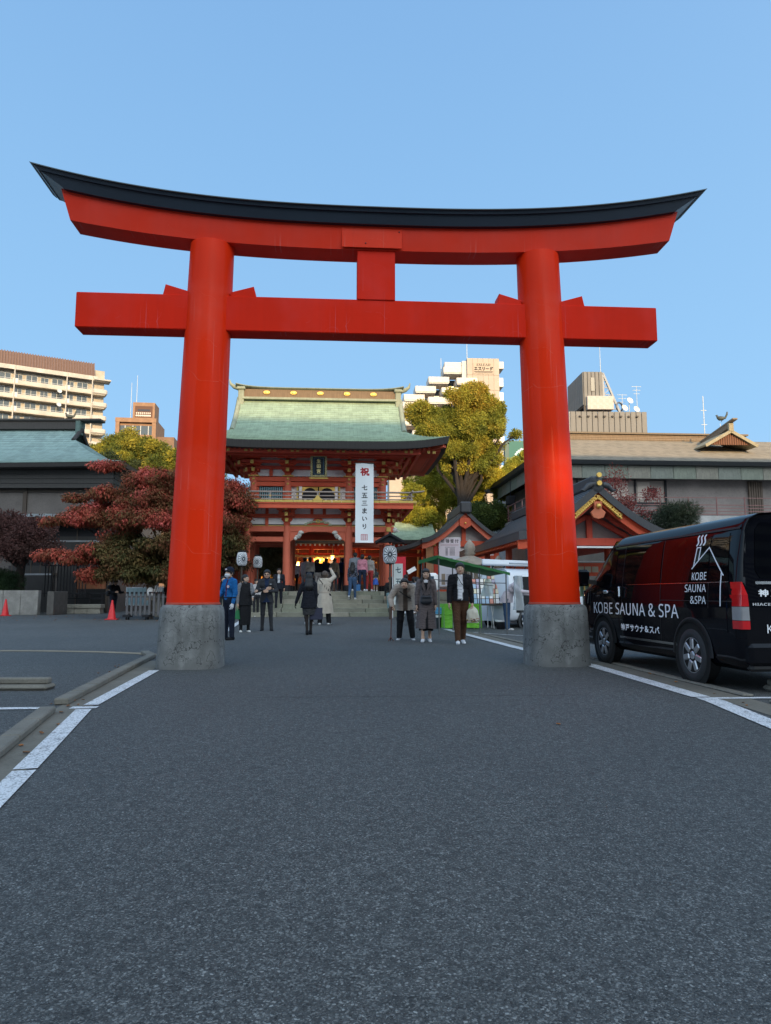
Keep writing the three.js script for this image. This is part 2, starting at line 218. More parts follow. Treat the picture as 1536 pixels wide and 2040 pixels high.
// ---------- torii ----------
const red = mat([1, 1, 1], 0.55, { map: rep(T.torii, 2.6), clearcoat: 0.1, clearcoatRoughness: 0.14, specularIntensity: 0.1, bumpMap: rep(T.bump, 2), bumpScale: 0.0012, sheen: 0 });
const redB = mat([0.86, 0.62, 0.9], 0.6, { map: rep(T.torii, 2.9), bumpMap: rep(T.bump, 2), bumpScale: 0.001, specularIntensity: 0.2 });
{
  const t = thing('torii_gate', 'large vermilion torii gate with black curved cap standing across the road', 'torii gate', [-0.13, 0, -10.92], 0.068);
  const base = mat([0.25, 0.255, 0.25], 0.92, { map: rep(tex(1024, 1024, (u, v) => { const n = fbm(u, v, 6, 6, 101), cr = abs(fbm(u, v, 9, 4, 103) - 0.5), cr2 = abs(fbm(u, v, 16, 3, 107) - 0.5), st = fbm(u, v, 3, 3, 109); const dk = fbm(u * 2 % 1, v, 5, 4, 113), vs = vn(u * 24, v * 2, 24, 117); return (0.4 + 0.62 * n) * (cr < 0.009 ? 0.35 : 1) * (cr2 < 0.01 && st > 0.45 ? 0.5 : 1) * (0.74 + 0.36 * st) * (dk > 0.56 ? 0.86 : 1) * (0.82 + 0.3 * vs); }), 1.4), bumpMap: rep(T.bump, 0.6), bumpScale: 0.008 });
  const worn = mat([0.33, 0.32, 0.3], 0.9, { map: rep(T.mottle, 0.7), bumpMap: rep(T.bump, 0.5), bumpScale: 0.006 });
  const CH = 5.5;  // half length used by the sweep curve
  const lift = (x) => 0.55 * pow(abs(x) / 5.45, 2.6);
  for (const s of [-1, 1]) {
    const b = new G(), prof = [[0.0, 0.5], [0.05, 0.497], [0.5, 0.487], [0.8, 0.475], [0.87, 0.46], [0.905, 0.425], [0.915, 0.36], [0.915, 0.0]];
    const R = (a) => 1 / pow(pow(abs(cos(a)), 3.2) + pow(abs(sin(a)), 3.2), 1 / 3.2);
    b.grid(40, prof.length - 1, (u, v) => { const [y, r] = prof[Math.round(v * (prof.length - 1))], a = -u * 2 * PI, k = r * R(a) * 0.95; return [s * 2.76 + cos(a) * k, y, sin(a) * k]; }, true);
    b.to('base_stone', base, t);
    const p = new G(), H = 6.53, ys = []; for (let i = 0; i <= 24; i++) ys.push(lerp(0.9, H, i / 24));
    p.tube(ys.map((y) => V(s * (2.76 - 0.135 * (y - 0.9) / 5.6), y, 0)), ys.map((y) => lerp(0.385, 0.34, (y - 0.9) / 5.6)), 40); p.to('pillar', red, t);
    const sc = new G(); sc.tube([V(s * 2.755, 0.916, 0), V(s * 2.755, 0.945, 0)], [0.4, 0.39], 40); sc.to('pillar_collar', surf([0.45, 0.06, 0.03], 0.8, T.mottle, 0.5), t);
    for (const q of [-1, 1]) { // wedges
      const w = new G(), x0 = s * 2.62 + q * 0.33, x1 = x0 + q * 0.34; const sh = [[x0, 5.6], [x1 + q * 0.05, 5.6], [x1, 5.83], [x0, 5.73]]; w.poly(q > 0 ? sh : sh.reverse(), 0.3, M4(0, 0, -0.15), 0.01); w.to('wedge', redB, t);
    }
  }
  // nuki
  new G().box(9.14, 0.56, 0.36, -0.06, 5.39, 0, 0, 0, 0, 0.012).to('tie_beam', redB, t);
  new G().box(0.6, 0.88, 0.4, -0.03, 6.1, 0, 0, 0, 0, 0.01).to('centre_strut', redB, t);
  // upper lintel (shimaki) and cap (kasagi): swept sections with raked ends
  const sweep = (name, m, half, yb, yt, zb, zt, rake, nn = 48) => {
    const g = new G(), sec = (x, k, y, zz) => [x, y + lift(x), zz];
    const pt = (i, top, side) => { const f = -1 + 2 * i / nn, hx = half + (top ? rake : 0); const x = f * hx; return [x, (top ? yt : yb) + lift(x) * (top || name !== 'lintel' ? 1 : 0.85), side * (top ? zt : zb)]; };
    const faces = [[[0, 1], [1, 1]], [[1, -1], [0, -1]], [[1, 1], [1, -1]], [[0, -1], [0, 1]]];
    for (const [[t0, s0], [t1, s1]] of faces) g.grid(nn, 1, (u, v) => { const i = Math.round(u * nn); return v < 0.5 ? pt(i, t0, s0) : pt(i, t1, s1); });
    for (const i of [0, nn]) { const q = [pt(i, 0, 1), pt(i, 0, -1), pt(i, 1, -1), pt(i, 1, 1)]; g.quad(...(i ? q : q.reverse())); }
    for (const q of g.l) boxUV(q);
    return g.to(name, m, t);
  };
  sweep('lintel', mat([0.88, 0.85, 1], 0.5, { specularIntensity: 0.35, map: rep(T.torii, 3.1), bumpMap: rep(T.bump, 2), bumpScale: 0.001 }), 4.76, 6.47, 6.86, 0.22, 0.27, 0.14);
  new G().box(0.95, 0.34, 0.004, -0.1, 6.66, 0.262, 0, 0, 0, 0.004).to('patch_panel', mat([0.9, 0.95, 1], 0.5, { specularIntensity: 0.35, map: rep(T.torii, 2.3) }), t);
  const blk = mat([0.016, 0.026, 0.042], 0.4, { map: rep(T.streak, 2.2), specularIntensity: 0.9 });  // blue sky reflection mixed into the black paint colour
  sweep('cap', blk, 4.82, 6.84, 7.0, 0.34, 0.4, 0.36);
  sweep('cap_rim', blk, 5.2, 6.995, 7.045, 0.43, 0.45, 0.06);
  sweep('cap_sheet', surf([0.05, 0.06, 0.055], 0.6, T.mottle, 0.8), 5.27, 7.045, 7.07, 0.48, 0.46, 0.05);
  const nail = new THREE.SphereGeometry(0.011, 8, 6);
  for (const [x, y] of [[0.33, 6.76], [-0.2, 6.56]]) put(nail, blk, 'bolt', t, x, y, 0.27);
}
// ---------- brush and print glyphs ----------
const ALT = 'M24 6L32 16M10 26H42L12 60M28 44V94M34 50L46 62';
const GL = { '生': 'M28 12L16 40M24 30H82M50 8V92M22 58H78M10 92H90', '田': 'M16 16H84V86H16ZM50 16V86M16 51H84', '宮': 'M50 4V14M14 30V18H86V30M30 32H70V50H30ZM50 50L46 60M22 62H78V92H22Z', '祝': ALT + 'M52 14H86V46H52ZM60 46Q60 78 44 92M76 46V82Q76 90 84 90H94V76', '七': 'M10 48L88 36M44 8V76Q44 88 56 88H84L86 74', '五': 'M14 12H86M48 12L34 88M22 46H74L68 88M6 90H94', '三': 'M20 16H80M26 50H74M8 86H92', 'ま': 'M20 22H82M24 44H78M52 6V70Q52 90 34 90Q18 88 20 76Q24 64 44 68Q64 72 84 90', 'い': 'M22 20Q18 60 30 80Q36 86 42 70M68 28Q84 44 86 66', 'り': 'M30 14Q24 40 30 60Q38 40 44 38M66 12Q76 40 70 62Q62 86 40 94', '祈': ALT + 'M86 8L58 18V48Q58 78 46 92M58 44H94M78 44V94', '祷': ALT + 'M52 14H94M54 28H90M50 42H96M70 4L56 70Q52 84 46 92M58 62H94M80 50V86Q80 92 70 90M64 72L70 80', '受': 'M84 6Q50 16 16 16M24 22L30 34M48 20L52 32M78 18L68 34M12 52V40H88V52M26 58H76Q60 84 16 94M34 62Q56 86 90 94', '付': 'M32 6Q24 30 8 46M24 34V94M40 32H94M76 8V82Q76 94 60 88M50 50L60 64', '神': ALT + 'M50 22H92V70H50ZM50 46H92M71 6V96', '戸': 'M14 12H88M24 28H80V54H24M24 28V56Q24 80 10 94', 'サ': 'M8 34H92M32 10V58M70 10V50Q70 82 36 94', 'ウ': 'M50 6V24M16 52V26H84Q82 76 40 94', 'ナ': 'M8 38H92M54 8V40Q52 76 22 94', 'ス': 'M18 16H76Q60 62 12 92M54 56L90 90', 'パ': 'M34 30Q28 64 8 86M62 28Q76 54 92 86M80 8A8 8 0 1 0 80.1 8', 'エ': 'M20 20H80M50 20V80M10 80H90', 'リ': 'M28 14V56M72 10V46Q72 80 36 94', 'ー': 'M10 50H90', 'ド': 'M36 8V94M36 38L74 60M66 10L74 26M82 4L90 20', '殿': 'M14 10H46V26H14V60Q14 82 6 92M20 40H48M28 30V66M40 30V66M18 66H50M28 72L18 90M38 72L48 86M58 10V28Q58 38 52 44M58 12H82V32H94M54 52H88Q76 82 50 94M58 58Q74 84 94 94' };
function glyph(x, ch, px, py, w, h, lw, color) { x.save(); x.translate(px, py); x.scale(w / 100, h / 100); x.lineWidth = lw; x.lineCap = x.lineJoin = 'round'; x.strokeStyle = color; x.stroke(new Path2D(GL[ch])); x.restore(); }

// ---------- shrine materials ----------
const verm = surf([0.63, 0.11, 0.055], 0.62, T.streak, 1.5, { specularIntensity: 0.5 });
const vermD = surf([0.58, 0.085, 0.05], 0.65, T.streak, 1.2, { specularIntensity: 0.5 });
const vermC = surf([0.64, 0.155, 0.09], 0.65, T.streak, 1.9, { specularIntensity: 0.5 });
const plaster = surf([0.86, 0.84, 0.83], 0.9, T.fine, 1.4);
const gold = mat([0.78, 0.5, 0.13], 0.42, { metalness: 0.7 });
const goldP = surf([0.62, 0.42, 0.1], 0.6, T.fine, 0.6);
const blackM = mat([0.018, 0.018, 0.021], 0.6, { specularIntensity: 0.4 });
const darkWood = surf([0.06, 0.042, 0.03], 0.7, T.wood, 1);
const eaveMat = surf([0.045, 0.04, 0.038], 0.75, T.wood, 0.9);
// copper shingles, 2.8 m x 8 courses, tone varies shingle by shingle
function shingleTex(seed, jitter) { return tex(1024, 512, (u, v) => { const row = floor(v * 8), f = v * 8 - row, x = u * 8 + (row & 1) * 0.5, colI = floor(x), fx = x - colI; const id = hash((colI + 8) % 8, row, seed), n = fbm(u, v, 8, 5, seed + 1), st = vn(u * 64, v * 2, 64, seed + 2); const line = fx < 0.035 ? 0.62 : 1, lip = f < 0.07 ? 0.7 : 1; return (0.6 + jitter * id + 0.26 * n + 0.12 * st) * line * lip; }); }
T.shingle = shingleTex(201, 0.16);
const patina = mat([0.33, 0.425, 0.3], 0.78, { map: T.shingle, bumpMap: rep(T.bump, 0.15), bumpScale: 0.003 });
const patinaTrim = surf([0.34, 0.36, 0.26], 0.8, T.patina, 2);

// curved hip-and-gable roof: We/De half sizes at the eave, Wg half length of the ridge part, heights ye..yr, curve power, corner lift
function hipGable(o) {
  const { We, De, Wg, ye, yr, lift = 0.35, n = 26, lip = 0.025, curve = 2.2, lin = 0.45, nu = 36 } = o, inset = We - Wg, vg = o.vg ?? min(0.95, inset / De);
  const prof = (s) => ye + (yr - ye) * (lin * s + (1 - lin) * pow(s, curve));
  const up = (u, s) => lift * pow(abs(u), 5) * pow(max(0, 1 - s / vg), 1.5);
  const half = (s) => s < vg ? We - inset * s / vg : Wg;
  const front = (u, s, add = 0) => [u * half(s), prof(s) + up(u, s) + add, De * (1 - s) + 0];
  const hd = (s) => De * (1 - s);   // depth half at s
  const side = (u, s, sg, add = 0) => [sg * (We - inset * s / vg), prof(s) + up(u, s) + add, u * hd(s)];
  const g = new G();
  const course = (fn, s0, s1, k) => { const A = [], U = []; for (let i = 0; i <= nu; i++) { const u = -1 + 2 * i / nu, a = fn(u, s0, lip), b = fn(u, s1, 0), c = fn(u, s0, 0); A.push([a, b, c, u]); }
    const P = [], UV = []; for (let i = 0; i < nu; i++) { const [a0, b0, c0] = A[i], [a1, b1, c1] = A[i + 1]; const w = (p) => (abs(p[0]) > 0 ? (o.sideUV ? p[2] : p[0]) : p[0]) / 2.8; const q = [[a0, 0], [a1, 0], [b1, 1], [a0, 0], [b1, 1], [b0, 1], [c0, 0], [c1, 0], [a1, 0], [c0, 0], [a1, 0], [a0, 0]]; for (const [p, t] of q) { P.push(...p); UV.push((k >= 1000 ? p[2] : p[0]) / 2.8, ((k % 1000) + t) / 8); } }
    const ge = new THREE.BufferGeometry(); ge.setAttribute('position', new THREE.Float32BufferAttribute(P, 3)); ge.setAttribute('uv', new THREE.Float32BufferAttribute(UV, 2)); ge.computeVertexNormals(); g.add(ge, null, true); };
  for (let k = 0; k < n; k++) { const s0 = k / n, s1 = (k + 1) / n; for (const f of [1, -1]) course((u, s, a) => { const p = front(u, s, a); return f > 0 ? p : [-p[0], p[1], -p[2]]; }, s0, s1, k); if (s1 <= vg + 1e-6) for (const sg of [-1, 1]) course((u, s, a) => { const p = side(-u * sg, s, sg, a); return p; }, s0, s1, 1000 + k); }
  const shell = g;
  const eave = new G(), under = new G(), th = o.th ?? 0.27;
  const bot = (u, sg, ax, dy, inn) => ax ? [sg * (We - inn), ye + lift * pow(abs(u), 5) - dy, u * (De - inn)] : [u * (We - inn), ye + lift * pow(abs(u), 5) - dy, sg * (De - inn)];
  for (const ax of [0, 1]) for (const sg of [-1, 1]) {
    eave.grid(nu, 2, (u, v) => { const U = (-1 + 2 * u) * (ax ? -sg : sg); return v < 0.3 ? bot(U, sg, ax, th, 0.08) : v < 0.7 ? bot(U, sg, ax, 0.01, 0.0) : bot(U, sg, ax, -lip, 0.0); });
    eave.grid(nu, 1, (u, v) => { const U = (-1 + 2 * u) * (ax ? -sg : sg); return v < 0.5 ? bot(U, sg, ax, th + 0.005, 0.7) : bot(U, sg, ax, th, 0.08); });
    const wi = o.soffit ?? 1.9; under.grid(nu, 4, (u, v) => { const U = (-1 + 2 * u) * (ax ? -sg : sg), i = lerp(wi + 0.25, 0.6, v); const p = bot(U, sg, ax, th + 0.01, i); p[1] = lerp(o.soffitY ?? ye + 0.35, p[1], v) ; return p; });
  }
  return { shell, eave, under, prof, half, vg, front };
}
// stepped wooden bracket set with gilded ends, reaching forward along +z
function bracketGeo(w, tiers, stepZ, stepY) {
  const g = new G(), c = [];
  g.box(0.3, 0.16, 0.3, 0, 0.08, 0, 0, 0, 0, 0.03);
  for (let k = 0; k < tiers; k++) {
    const y = 0.16 + k * stepY, z = k * stepZ, L = w + 0.24 * k;
    for (const q of [0, z]) { if (k && q === 0) continue; const sh = [[-L / 2, 0.1], [-L / 2 + 0.1, 0], [L / 2 - 0.1, 0], [L / 2, 0.1], [L / 2, 0.17], [-L / 2, 0.17]]; g.poly(sh, 0.13, M4(0, y, q - 0.065)); for (const x of [-L / 2 + 0.1, 0, L / 2 - 0.1]) g.box(0.17, 0.11, 0.17, x, y + 0.22, q, 0, 0, 0, 0.025); }
    g.box(0.13, 0.15, z + stepZ + 0.3, 0, y + 0.08, (z + stepZ) / 2 - 0.15 + 0.02);
    c.push([y + 0.08, z + stepZ + 0.04]);
  }
  return [g.geo(), c];
}
const GX = -3.07, GZ = -32.2, GY = 1.18, GT = 0.07;
{
  const t = thing('shrine_gate', 'two-storey vermilion shrine gate with green copper roof at the top of the stone steps', 'shrine gate', [GX, 0, GZ], GT);
  const cx = [-3.2, -1.4, 1.4, 3.2], colG = new G(), shoeG = new G();
  colG.cyl(V(0, 0.28, 0), V(0, 3.0, 0), 0.175, 0.165, 20); shoeG.cyl(V(0, 0, 0), V(0, 0.28, 0), 0.19, 0.19, 20);
  const cg = colG.geo(), sg = shoeG.geo();
  for (const z of [0, -1.9, -3.8]) for (const x of cx) { const c = put(cg, vermC, 'column', t, x, GY, z); mesh('column_shoe', sg, blackM, c); }
  // lower storey beams
  for (const z of [0, -1.9, -3.8]) {
    new G().box(6.9, 0.25, 0.2, 0, 3.99, z, 0, 0, 0, 0.01).to('head_beam', vermC, t);
    for (const s of [-1, 1]) new G().box(1.5, 0.22, 0.16, s * 2.3, 3.52, z, 0, 0, 0, 0.01).to('tie_beam', vermC, t);
    new G().box(6.9, 0.03, 0.24, 0, 4.13, z).to('gold_strip', goldP, t);
  }
  for (const s of [-1, 1]) for (const z of [-0.95, -2.85]) new G().box(0.18, 0.24, 1.6, s * 3.2, 3.99, z).to('head_beam', vermC, t);
  { for (const s of [-1, 1]) new G().box(0.2, 0.2, 0.06, s * 3.2, 3.98, 0.2, 0, 0, 0, 0.02).to('gold_plate', goldP, t); const w = surf([0.75, 0.73, 0.68], 0.8, T.mottle, 0.4);
    for (const s of [-1, 1]) { const q = new G(); for (let i = 0; i < 8; i++) { const a = i / 8; q.add(new THREE.SphereGeometry(0.085 - 0.02 * sin(a * 9), 8, 6), M4(s * (1.0 - 0.34 * a), 3.55 + 0.36 * a + 0.05 * sin(a * 12), 0.1 + 0.05 * cos(a * 9))); } q.to('carved_nose', w, t); const e = new G(); e.add(new THREE.SphereGeometry(0.13, 10, 8), M4(s * 3.5, 3.97, 0.05, 0, 0, 0, [0.9, 1, 0.7])); e.add(new THREE.ConeGeometry(0.05, 0.16, 6), M4(s * 3.62, 3.93, 0.12, 0.6, 0, s * 0.9)); e.to('carved_nose', w, t); new G().poly([[s * 0.35, 3.87], [s * 1.24, 3.87], [s * 1.24, 3.42], [s * 1.1, 3.52], [s * 0.85, 3.76]], 0.12, M4(0, 0, -0.06)).to('corner_brace', vermC, t); } }
  new G().box(2.5, 0.26, 0.3, 0, 3.76, -1.9).to('rainbow_beam', vermD, t);
  // walls of the side bays (middle plane) and ceiling
  for (const s of [-1, 1]) { new G().box(1.5, 2.3, 0.06, s * 2.3, GY + 1.15, -3.0).to('lattice_backing', darkWood, t).visible = true; }
  for (const s of [-1, 1]) t.remove(t.children[t.children.length - 1]);   // the side bays are open
  new G().box(6.6, 0.06, 4, 0, 4.17, -1.9).to('ceiling', darkWood, t);
  // frieze between the storeys
  new G().box(6.5, 0.34, 0.06, 0, 4.32, 0.04).to('plaster_panel', plaster, t); new G().box(6.5, 0.36, 0.06, 0, 4.82, 0.06).to('plaster_panel', plaster, t);
  for (const s of [-1, 1]) { new G().box(0.06, 0.9, 3.8, s * 3.2, 4.6, -1.9).to('plaster_panel', plaster, t); }
  new G().box(7.0, 0.17, 0.22, 0, 4.57, 0.1, 0, 0, 0, 0.01).to('frieze_beam', verm, t);
  for (const x of [-2.3, 2.3]) for (const y of [4.31, 4.8]) new G().box(0.14, 0.36, 0.1, x, y, 0.09).to('strut', verm, t);
  for (const x of [-0.28, 0.28]) new G().box(0.14, 0.3, 0.1, x, 4.8, 0.1).to('strut', verm, t);
  { const k = new G(); k.poly([[-0.62, 0], [0.62, 0], [0.5, 0.07], [0.28, 0.14], [0.16, 0.3], [-0.16, 0.3], [-0.28, 0.14], [-0.5, 0.07]], 0.1, M4(0, 4.17, 0.05)); k.to('frog_leg_strut', verm, t); const q = new G(), gr = surf([0.42, 0.45, 0.3], 0.7, T.mottle, 0.2); for (let i = 0; i < 11; i++) { const a = (i - 5) / 5; q.add(new THREE.SphereGeometry(0.065, 8, 6), M4(a * 0.55, 4.2 + 0.13 * (1 - a * a) + 0.02 * sin(i * 3), 0.16, 0, 0, 0, [1.2, 0.8, 0.5])); } q.to('carving', gr, t); new G().add(new THREE.TorusGeometry(0.075, 0.025, 8, 16), M4(0, 4.33, 0.2)).to('rosette', goldP, t); }
  const capBox = new G().box(0.14, 0.16, 0.03, 0, 0, 0).geo(), [b1, c1] = bracketGeo(0.5, 3, 0.28, 0.24), [b2, c2] = bracketGeo(0.55, 3, 0.42, 0.27);
  const addB = (b, c, x, y, z, r) => { const o = put(b, verm, 'bracket', t, x, y, z, r); for (const [cy, cz] of c) put(capBox, goldP, 'gold_cap', o, 0, cy, cz); };
  for (const x of cx) addB(b1, c1, x, 4.14, 0.03, 0); for (const s of [-1, 1]) { addB(b1, c1, s * 3.2, 4.14, 0, s * PI / 4); for (const z of [0, -1.9, -3.8]) addB(b1, c1, s * 3.2, 4.14, z, s * PI / 2); }
  // balcony
  new G().box(8.5, 0.06, 6.0, 0, 5.05, -1.9).to('deck', verm, t);
  for (const q of [[8.5, 0.2, 0.16, 0, 4.92, 0.98], [0.16, 0.2, 5.8, -4.17, 4.92, -1.9], [0.16, 0.2, 5.8, 4.17, 4.92, -1.9]]) new G().box(...q, 0, 0, 0, 0.012).to('deck_beam', verm, t);
  { const bg = chamferBox(0.405, 0.1, 0.2, 0.006); boxUV(bg); for (let i = 0; i < 21; i++) put(bg, goldP, 'edge_board', t, -4.2 + 0.42 * i, 5.13, 1.02); const bs = chamferBox(0.2, 0.1, 0.405, 0.006); boxUV(bs); for (const s of [-1, 1]) for (let i = 0; i < 14; i++) put(bs, goldP, 'edge_board', t, s * 4.2, 5.13, 0.7 - 0.42 * i); }
  const rail = surf([0.34, 0.28, 0.25], 0.5, T.streak, 1), postG = new G().box(0.07, 0.36, 0.07, 0, 0.18, 0).geo();
  for (const [y, r, e] of [[5.24, 0.03, 4.25], [5.39, 0.026, 4.3], [5.56, 0.04, 4.75]]) { new G().tube([V(-e, y + (e > 4.5 ? 0.07 : 0), 1.0), V(-4.1, y, 1.0), V(4.1, y, 1.0), V(e, y + (e > 4.5 ? 0.07 : 0), 1.0)], r, 8).to('hand_rail', rail, t); for (const s of [-1, 1]) new G().tube([V(s * 4.17, y, 1.0 + e - 4.2), V(s * 4.17, y, -4.9)], r, 8).to('hand_rail', rail, t); }
  for (let i = 0; i < 9; i++) { const p = put(postG, rail, 'rail_post', t, -4.17 + i * 8.34 / 8, 5.18, 1.0); if (i % 2 === 0) mesh('gold_cap', new G().box(0.085, 0.05, 0.085, 0, 0.2, 0).geo(), goldP, p); } for (const s of [-1, 1]) for (let i = 1; i < 5; i++) put(postG, rail, 'rail_post', t, s * 4.17, 5.18, 1.0 - i * 1.4);
  { const q = new G(); q.poly([[-0.24, 0], [0.24, 0], [0.1, 0.1], [0.05, 0.2], [-0.05, 0.2], [-0.1, 0.1]], 0.06, M4(0, 5.19, 1.04)); q.to('gold_ornament', goldP, t); }
  // upper storey
  const ux = [-2.95, -1.4, 1.4, 2.95], uc = new G().cyl(V(0, 0, 0), V(0, 1.3, 0), 0.17, 0.165, 18).geo();
  for (const x of ux) for (const z of [-0.2, -3.6]) put(uc, vermC, 'upper_column', t, x, 5.1, z); for (const s of [-1, 1]) put(uc, vermC, 'upper_column', t, s * 2.95, 5.1, -1.9);
  new G().box(5.8, 1.35, 0.08, 0, 5.75, -0.32).to('upper_wall', plaster, t); for (const s of [-1, 1]) new G().box(0.08, 1.35, 3.3, s * 2.92, 5.75, -1.9).to('upper_wall', plaster, t); new G().box(5.8, 1.35, 0.08, 0, 5.75, -3.5).to('upper_wall', plaster, t);
  new G().box(6.2, 0.2, 0.2, 0, 6.07, -0.2, 0, 0, 0, 0.01).to('upper_beam', verm, t); new G().box(6.3, 0.2, 0.24, 0, 6.3, -0.2, 0, 0, 0, 0.01).to('upper_beam', verm, t); new G().box(6.2, 0.1, 0.2, 0, 5.17, -0.2).to('sill_beam', verm, t);
  for (const s of [-1, 1]) new G().box(0.22, 0.42, 3.6, s * 2.95, 6.19, -1.9).to('upper_beam', verm, t);
  for (const x of ux) { const q = new G(); q.box(0.5, 0.05, 0.4, x, 6.44, -0.2); q.add(new THREE.SphereGeometry(0.06, 8, 6), M4(x, 6.3, -0.03)); q.add(new THREE.SphereGeometry(0.055, 8, 6), M4(x, 6.07, -0.05)); q.to('gold_fitting', goldP, t); }
  const teal = surf([0.16, 0.3, 0.34], 0.6, T.streak, 0.5), slatG = new G().box(0.052, 0.72, 0.05, 0, 0, 0, 0, 0, 0, 0.006).geo();
  for (const s of [-1, 1]) { const w = put(new G().box(1.06, 0.8, 0.06, 0, 0, 0).geo(), blackM, 'window', t, s * 2.17, 5.58, -0.26); for (const q of [[1.18, 0.06, 0.12, 0, 0.42, 0.03], [1.18, 0.06, 0.12, 0, -0.4, 0.03], [0.06, 0.84, 0.12, -0.58, 0, 0.03], [0.06, 0.84, 0.12, 0.58, 0, 0.03]]) new G().box(...q).to('frame', q[0] > 1 ? goldP : verm, w); for (let i = 0; i < 11; i++) put(slatG, teal, 'slat', w, -0.475 + i * 0.095, 0, 0.05); }
  { const w = new G(); w.box(1.9, 0.85, 0.05, 0, 5.58, -0.24); w.to('door_recess', blackM, t); const f = new G(); for (const q of [[2.0, 0.07, 0.12, 0, 6.0, -0.2], [0.08, 0.9, 0.12, -0.96, 5.57, -0.2], [0.08, 0.9, 0.12, 0.96, 5.57, -0.2]]) f.box(...q); f.to('door_frame', goldP, t);
    for (const s of [-1, 1]) { new G().box(0.13, 0.82, 0.08, s * 0.82, 5.57, -0.16).to('door_jamb', plaster, t); const c = new G(); const sh = [[s * 0.76, 5.95]]; for (let i = 0; i <= 10; i++) { const a = PI * i / 10; sh.push([s * (0.39 + 0.37 * cos(a)), 5.44 + 0.48 * sin(a)]); } sh.push([s * 0.03, 5.95]); c.poly(s > 0 ? sh : sh.reverse(), 0.03, M4(0, 0, -0.2)); c.to('gold_valance', gold, t); }
    for (const x of [-0.6, -0.35, 0.35, 0.6]) new G().box(0.1, 0.2, 0.06, x, 5.3, -0.12).to('white_baluster', plaster, t); }
  new G().box(6.0, 0.9, 0.06, 0, 6.9, -0.2).to('plaster_panel', plaster, t); for (const s of [-1, 1]) new G().box(0.06, 0.9, 3.5, s * 2.95, 6.9, -1.9).to('plaster_panel', plaster, t);
  for (const [y, z, h] of [[6.82, -0.06, 0.14], [7.02, 0.38, 0.12], [7.2, 0.84, 0.14], [7.22, 1.14, 0.16], [7.29, 1.5, 0.2]]) { new G().box(6.2 + 1.8 * max(0, z), h, 0.14, 0, y, z).to('purlin', vermD, t); for (const s of [-1, 1]) new G().box(0.14, h, 4 + 2 * z, s * (2.95 + z), y, -1.9).to('purlin', vermD, t); }
  for (const x of [-2.17, 0, 2.17]) new G().box(0.15, 0.32, 0.1, x, 6.6, -0.12).to('strut', verm, t);
  for (const x of ux) addB(b2, c2, x, 6.44, -0.18, 0); for (const s of [-1, 1]) { addB(b2, c2, s * 2.95, 6.44, -0.2, s * PI / 4); for (const z of [-0.2, -1.9, -3.6]) addB(b2, c2, s * 2.95, 6.44, z, s * PI / 2); }
  { const capG = new G().box(0.12, 0.12, 0.05, 0, 0, 0).geo(); for (let i = 0; i < 11; i++) for (const d of [-0.12, 0.12]) put(capG, goldP, 'gold_cap', t, -5.0 + i + d, 7.3, 1.58); }
  // roof
  const R = hipGable({ We: 5.75, De: 4.05, Wg: 3.9, ye: 7.62, yr: 10.6, lift: 0.3, n: 30, th: 0.3, soffit: 2.7, soffitY: 7.5 });
  const rr = new THREE.Group(); rr.name = 'roof'; t.add(rr); rr.position.z = -1.95;
  R.shell.to('copper_shingles', patina, rr).userData.kind = 'stuff'; R.eave.to('eave_edge', eaveMat, rr); R.under.to('soffit', vermD, rr);
  { // rafters, each its own piece
    const rg = new G().box(0.09, 0.11, 2.3, 0, 0, 0).geo(); for (let i = 0; i < 46; i++) { const x = -4.9 + i * 9.8 / 45, u = x / 5.75, up = 0.3 * pow(abs(u), 5); for (const f of [1, -1]) { const m = put(rg, verm, 'rafter', t, x, 7.42 + up * 0.9, -1.95 + f * 2.55); m.rotation.x = f * 0.05; } }
    const rs = new G().box(2.3, 0.11, 0.09, 0, 0, 0).geo(); for (const s of [-1, 1]) for (let i = 0; i < 28; i++) { const z = -1.95 - 3.3 + i * 6.6 / 27; const m = put(rs, verm, 'rafter', t, s * 4.3, 7.42 + 0.25 * pow(abs(z + 1.95) / 4.05, 5), z); m.rotation.z = -s * 0.07; }
    for (const s of [-1, 1]) for (const f of [-1, 1]) new G().beam(V(s * 2.9, 7.42, -1.95 + f * 1.3), V(s * 5.55, 7.56, -1.95 + f * 3.85), 0.2, 0.2).to('hip_rafter', verm, t); }
  for (const s of [-1, 1]) { const g = new G(), ys = R.prof(R.vg), zs = 4.05 * (1 - R.vg); const sh = [[-zs, ys]]; for (let i = 0; i <= 12; i++) { const q = lerp(R.vg, 1, i / 12); sh.push([-4.05 * (1 - q), R.prof(q) - 0.12]); } for (let i = 11; i >= 0; i--) { const q = lerp(R.vg, 1, i / 12); sh.push([4.05 * (1 - q), R.prof(q) - 0.12]); } g.poly(sh, 0.08, M4(s * 3.55 + (s > 0 ? 0 : -0.08), 0, 0, 0, PI / 2 * 1)); g.to('gable_panel', vermD, rr);
    for (const f of [-1, 1]) { const b = new G(); const pts = []; for (let i = 0; i <= 14; i++) { const q = lerp(R.vg * 0.96, 1, i / 14); pts.push(V(s * 3.93, R.prof(q) - 0.02, f * 4.05 * (1 - q))); } b.tube(pts, 0.13, 6); b.to('verge_ridge', patinaTrim, rr); } }
  const ridgeBrown = surf([0.2, 0.13, 0.075], 0.75, T.wood, 1.2);
  new G().box(7.4, 0.5, 0.55, 0, 10.72, 0, 0, 0, 0, 0.02).to('ridge_box', ridgeBrown, rr); new G().box(7.5, 0.1, 0.8, 0, 10.5, 0).to('ridge_foot', patinaTrim, rr);
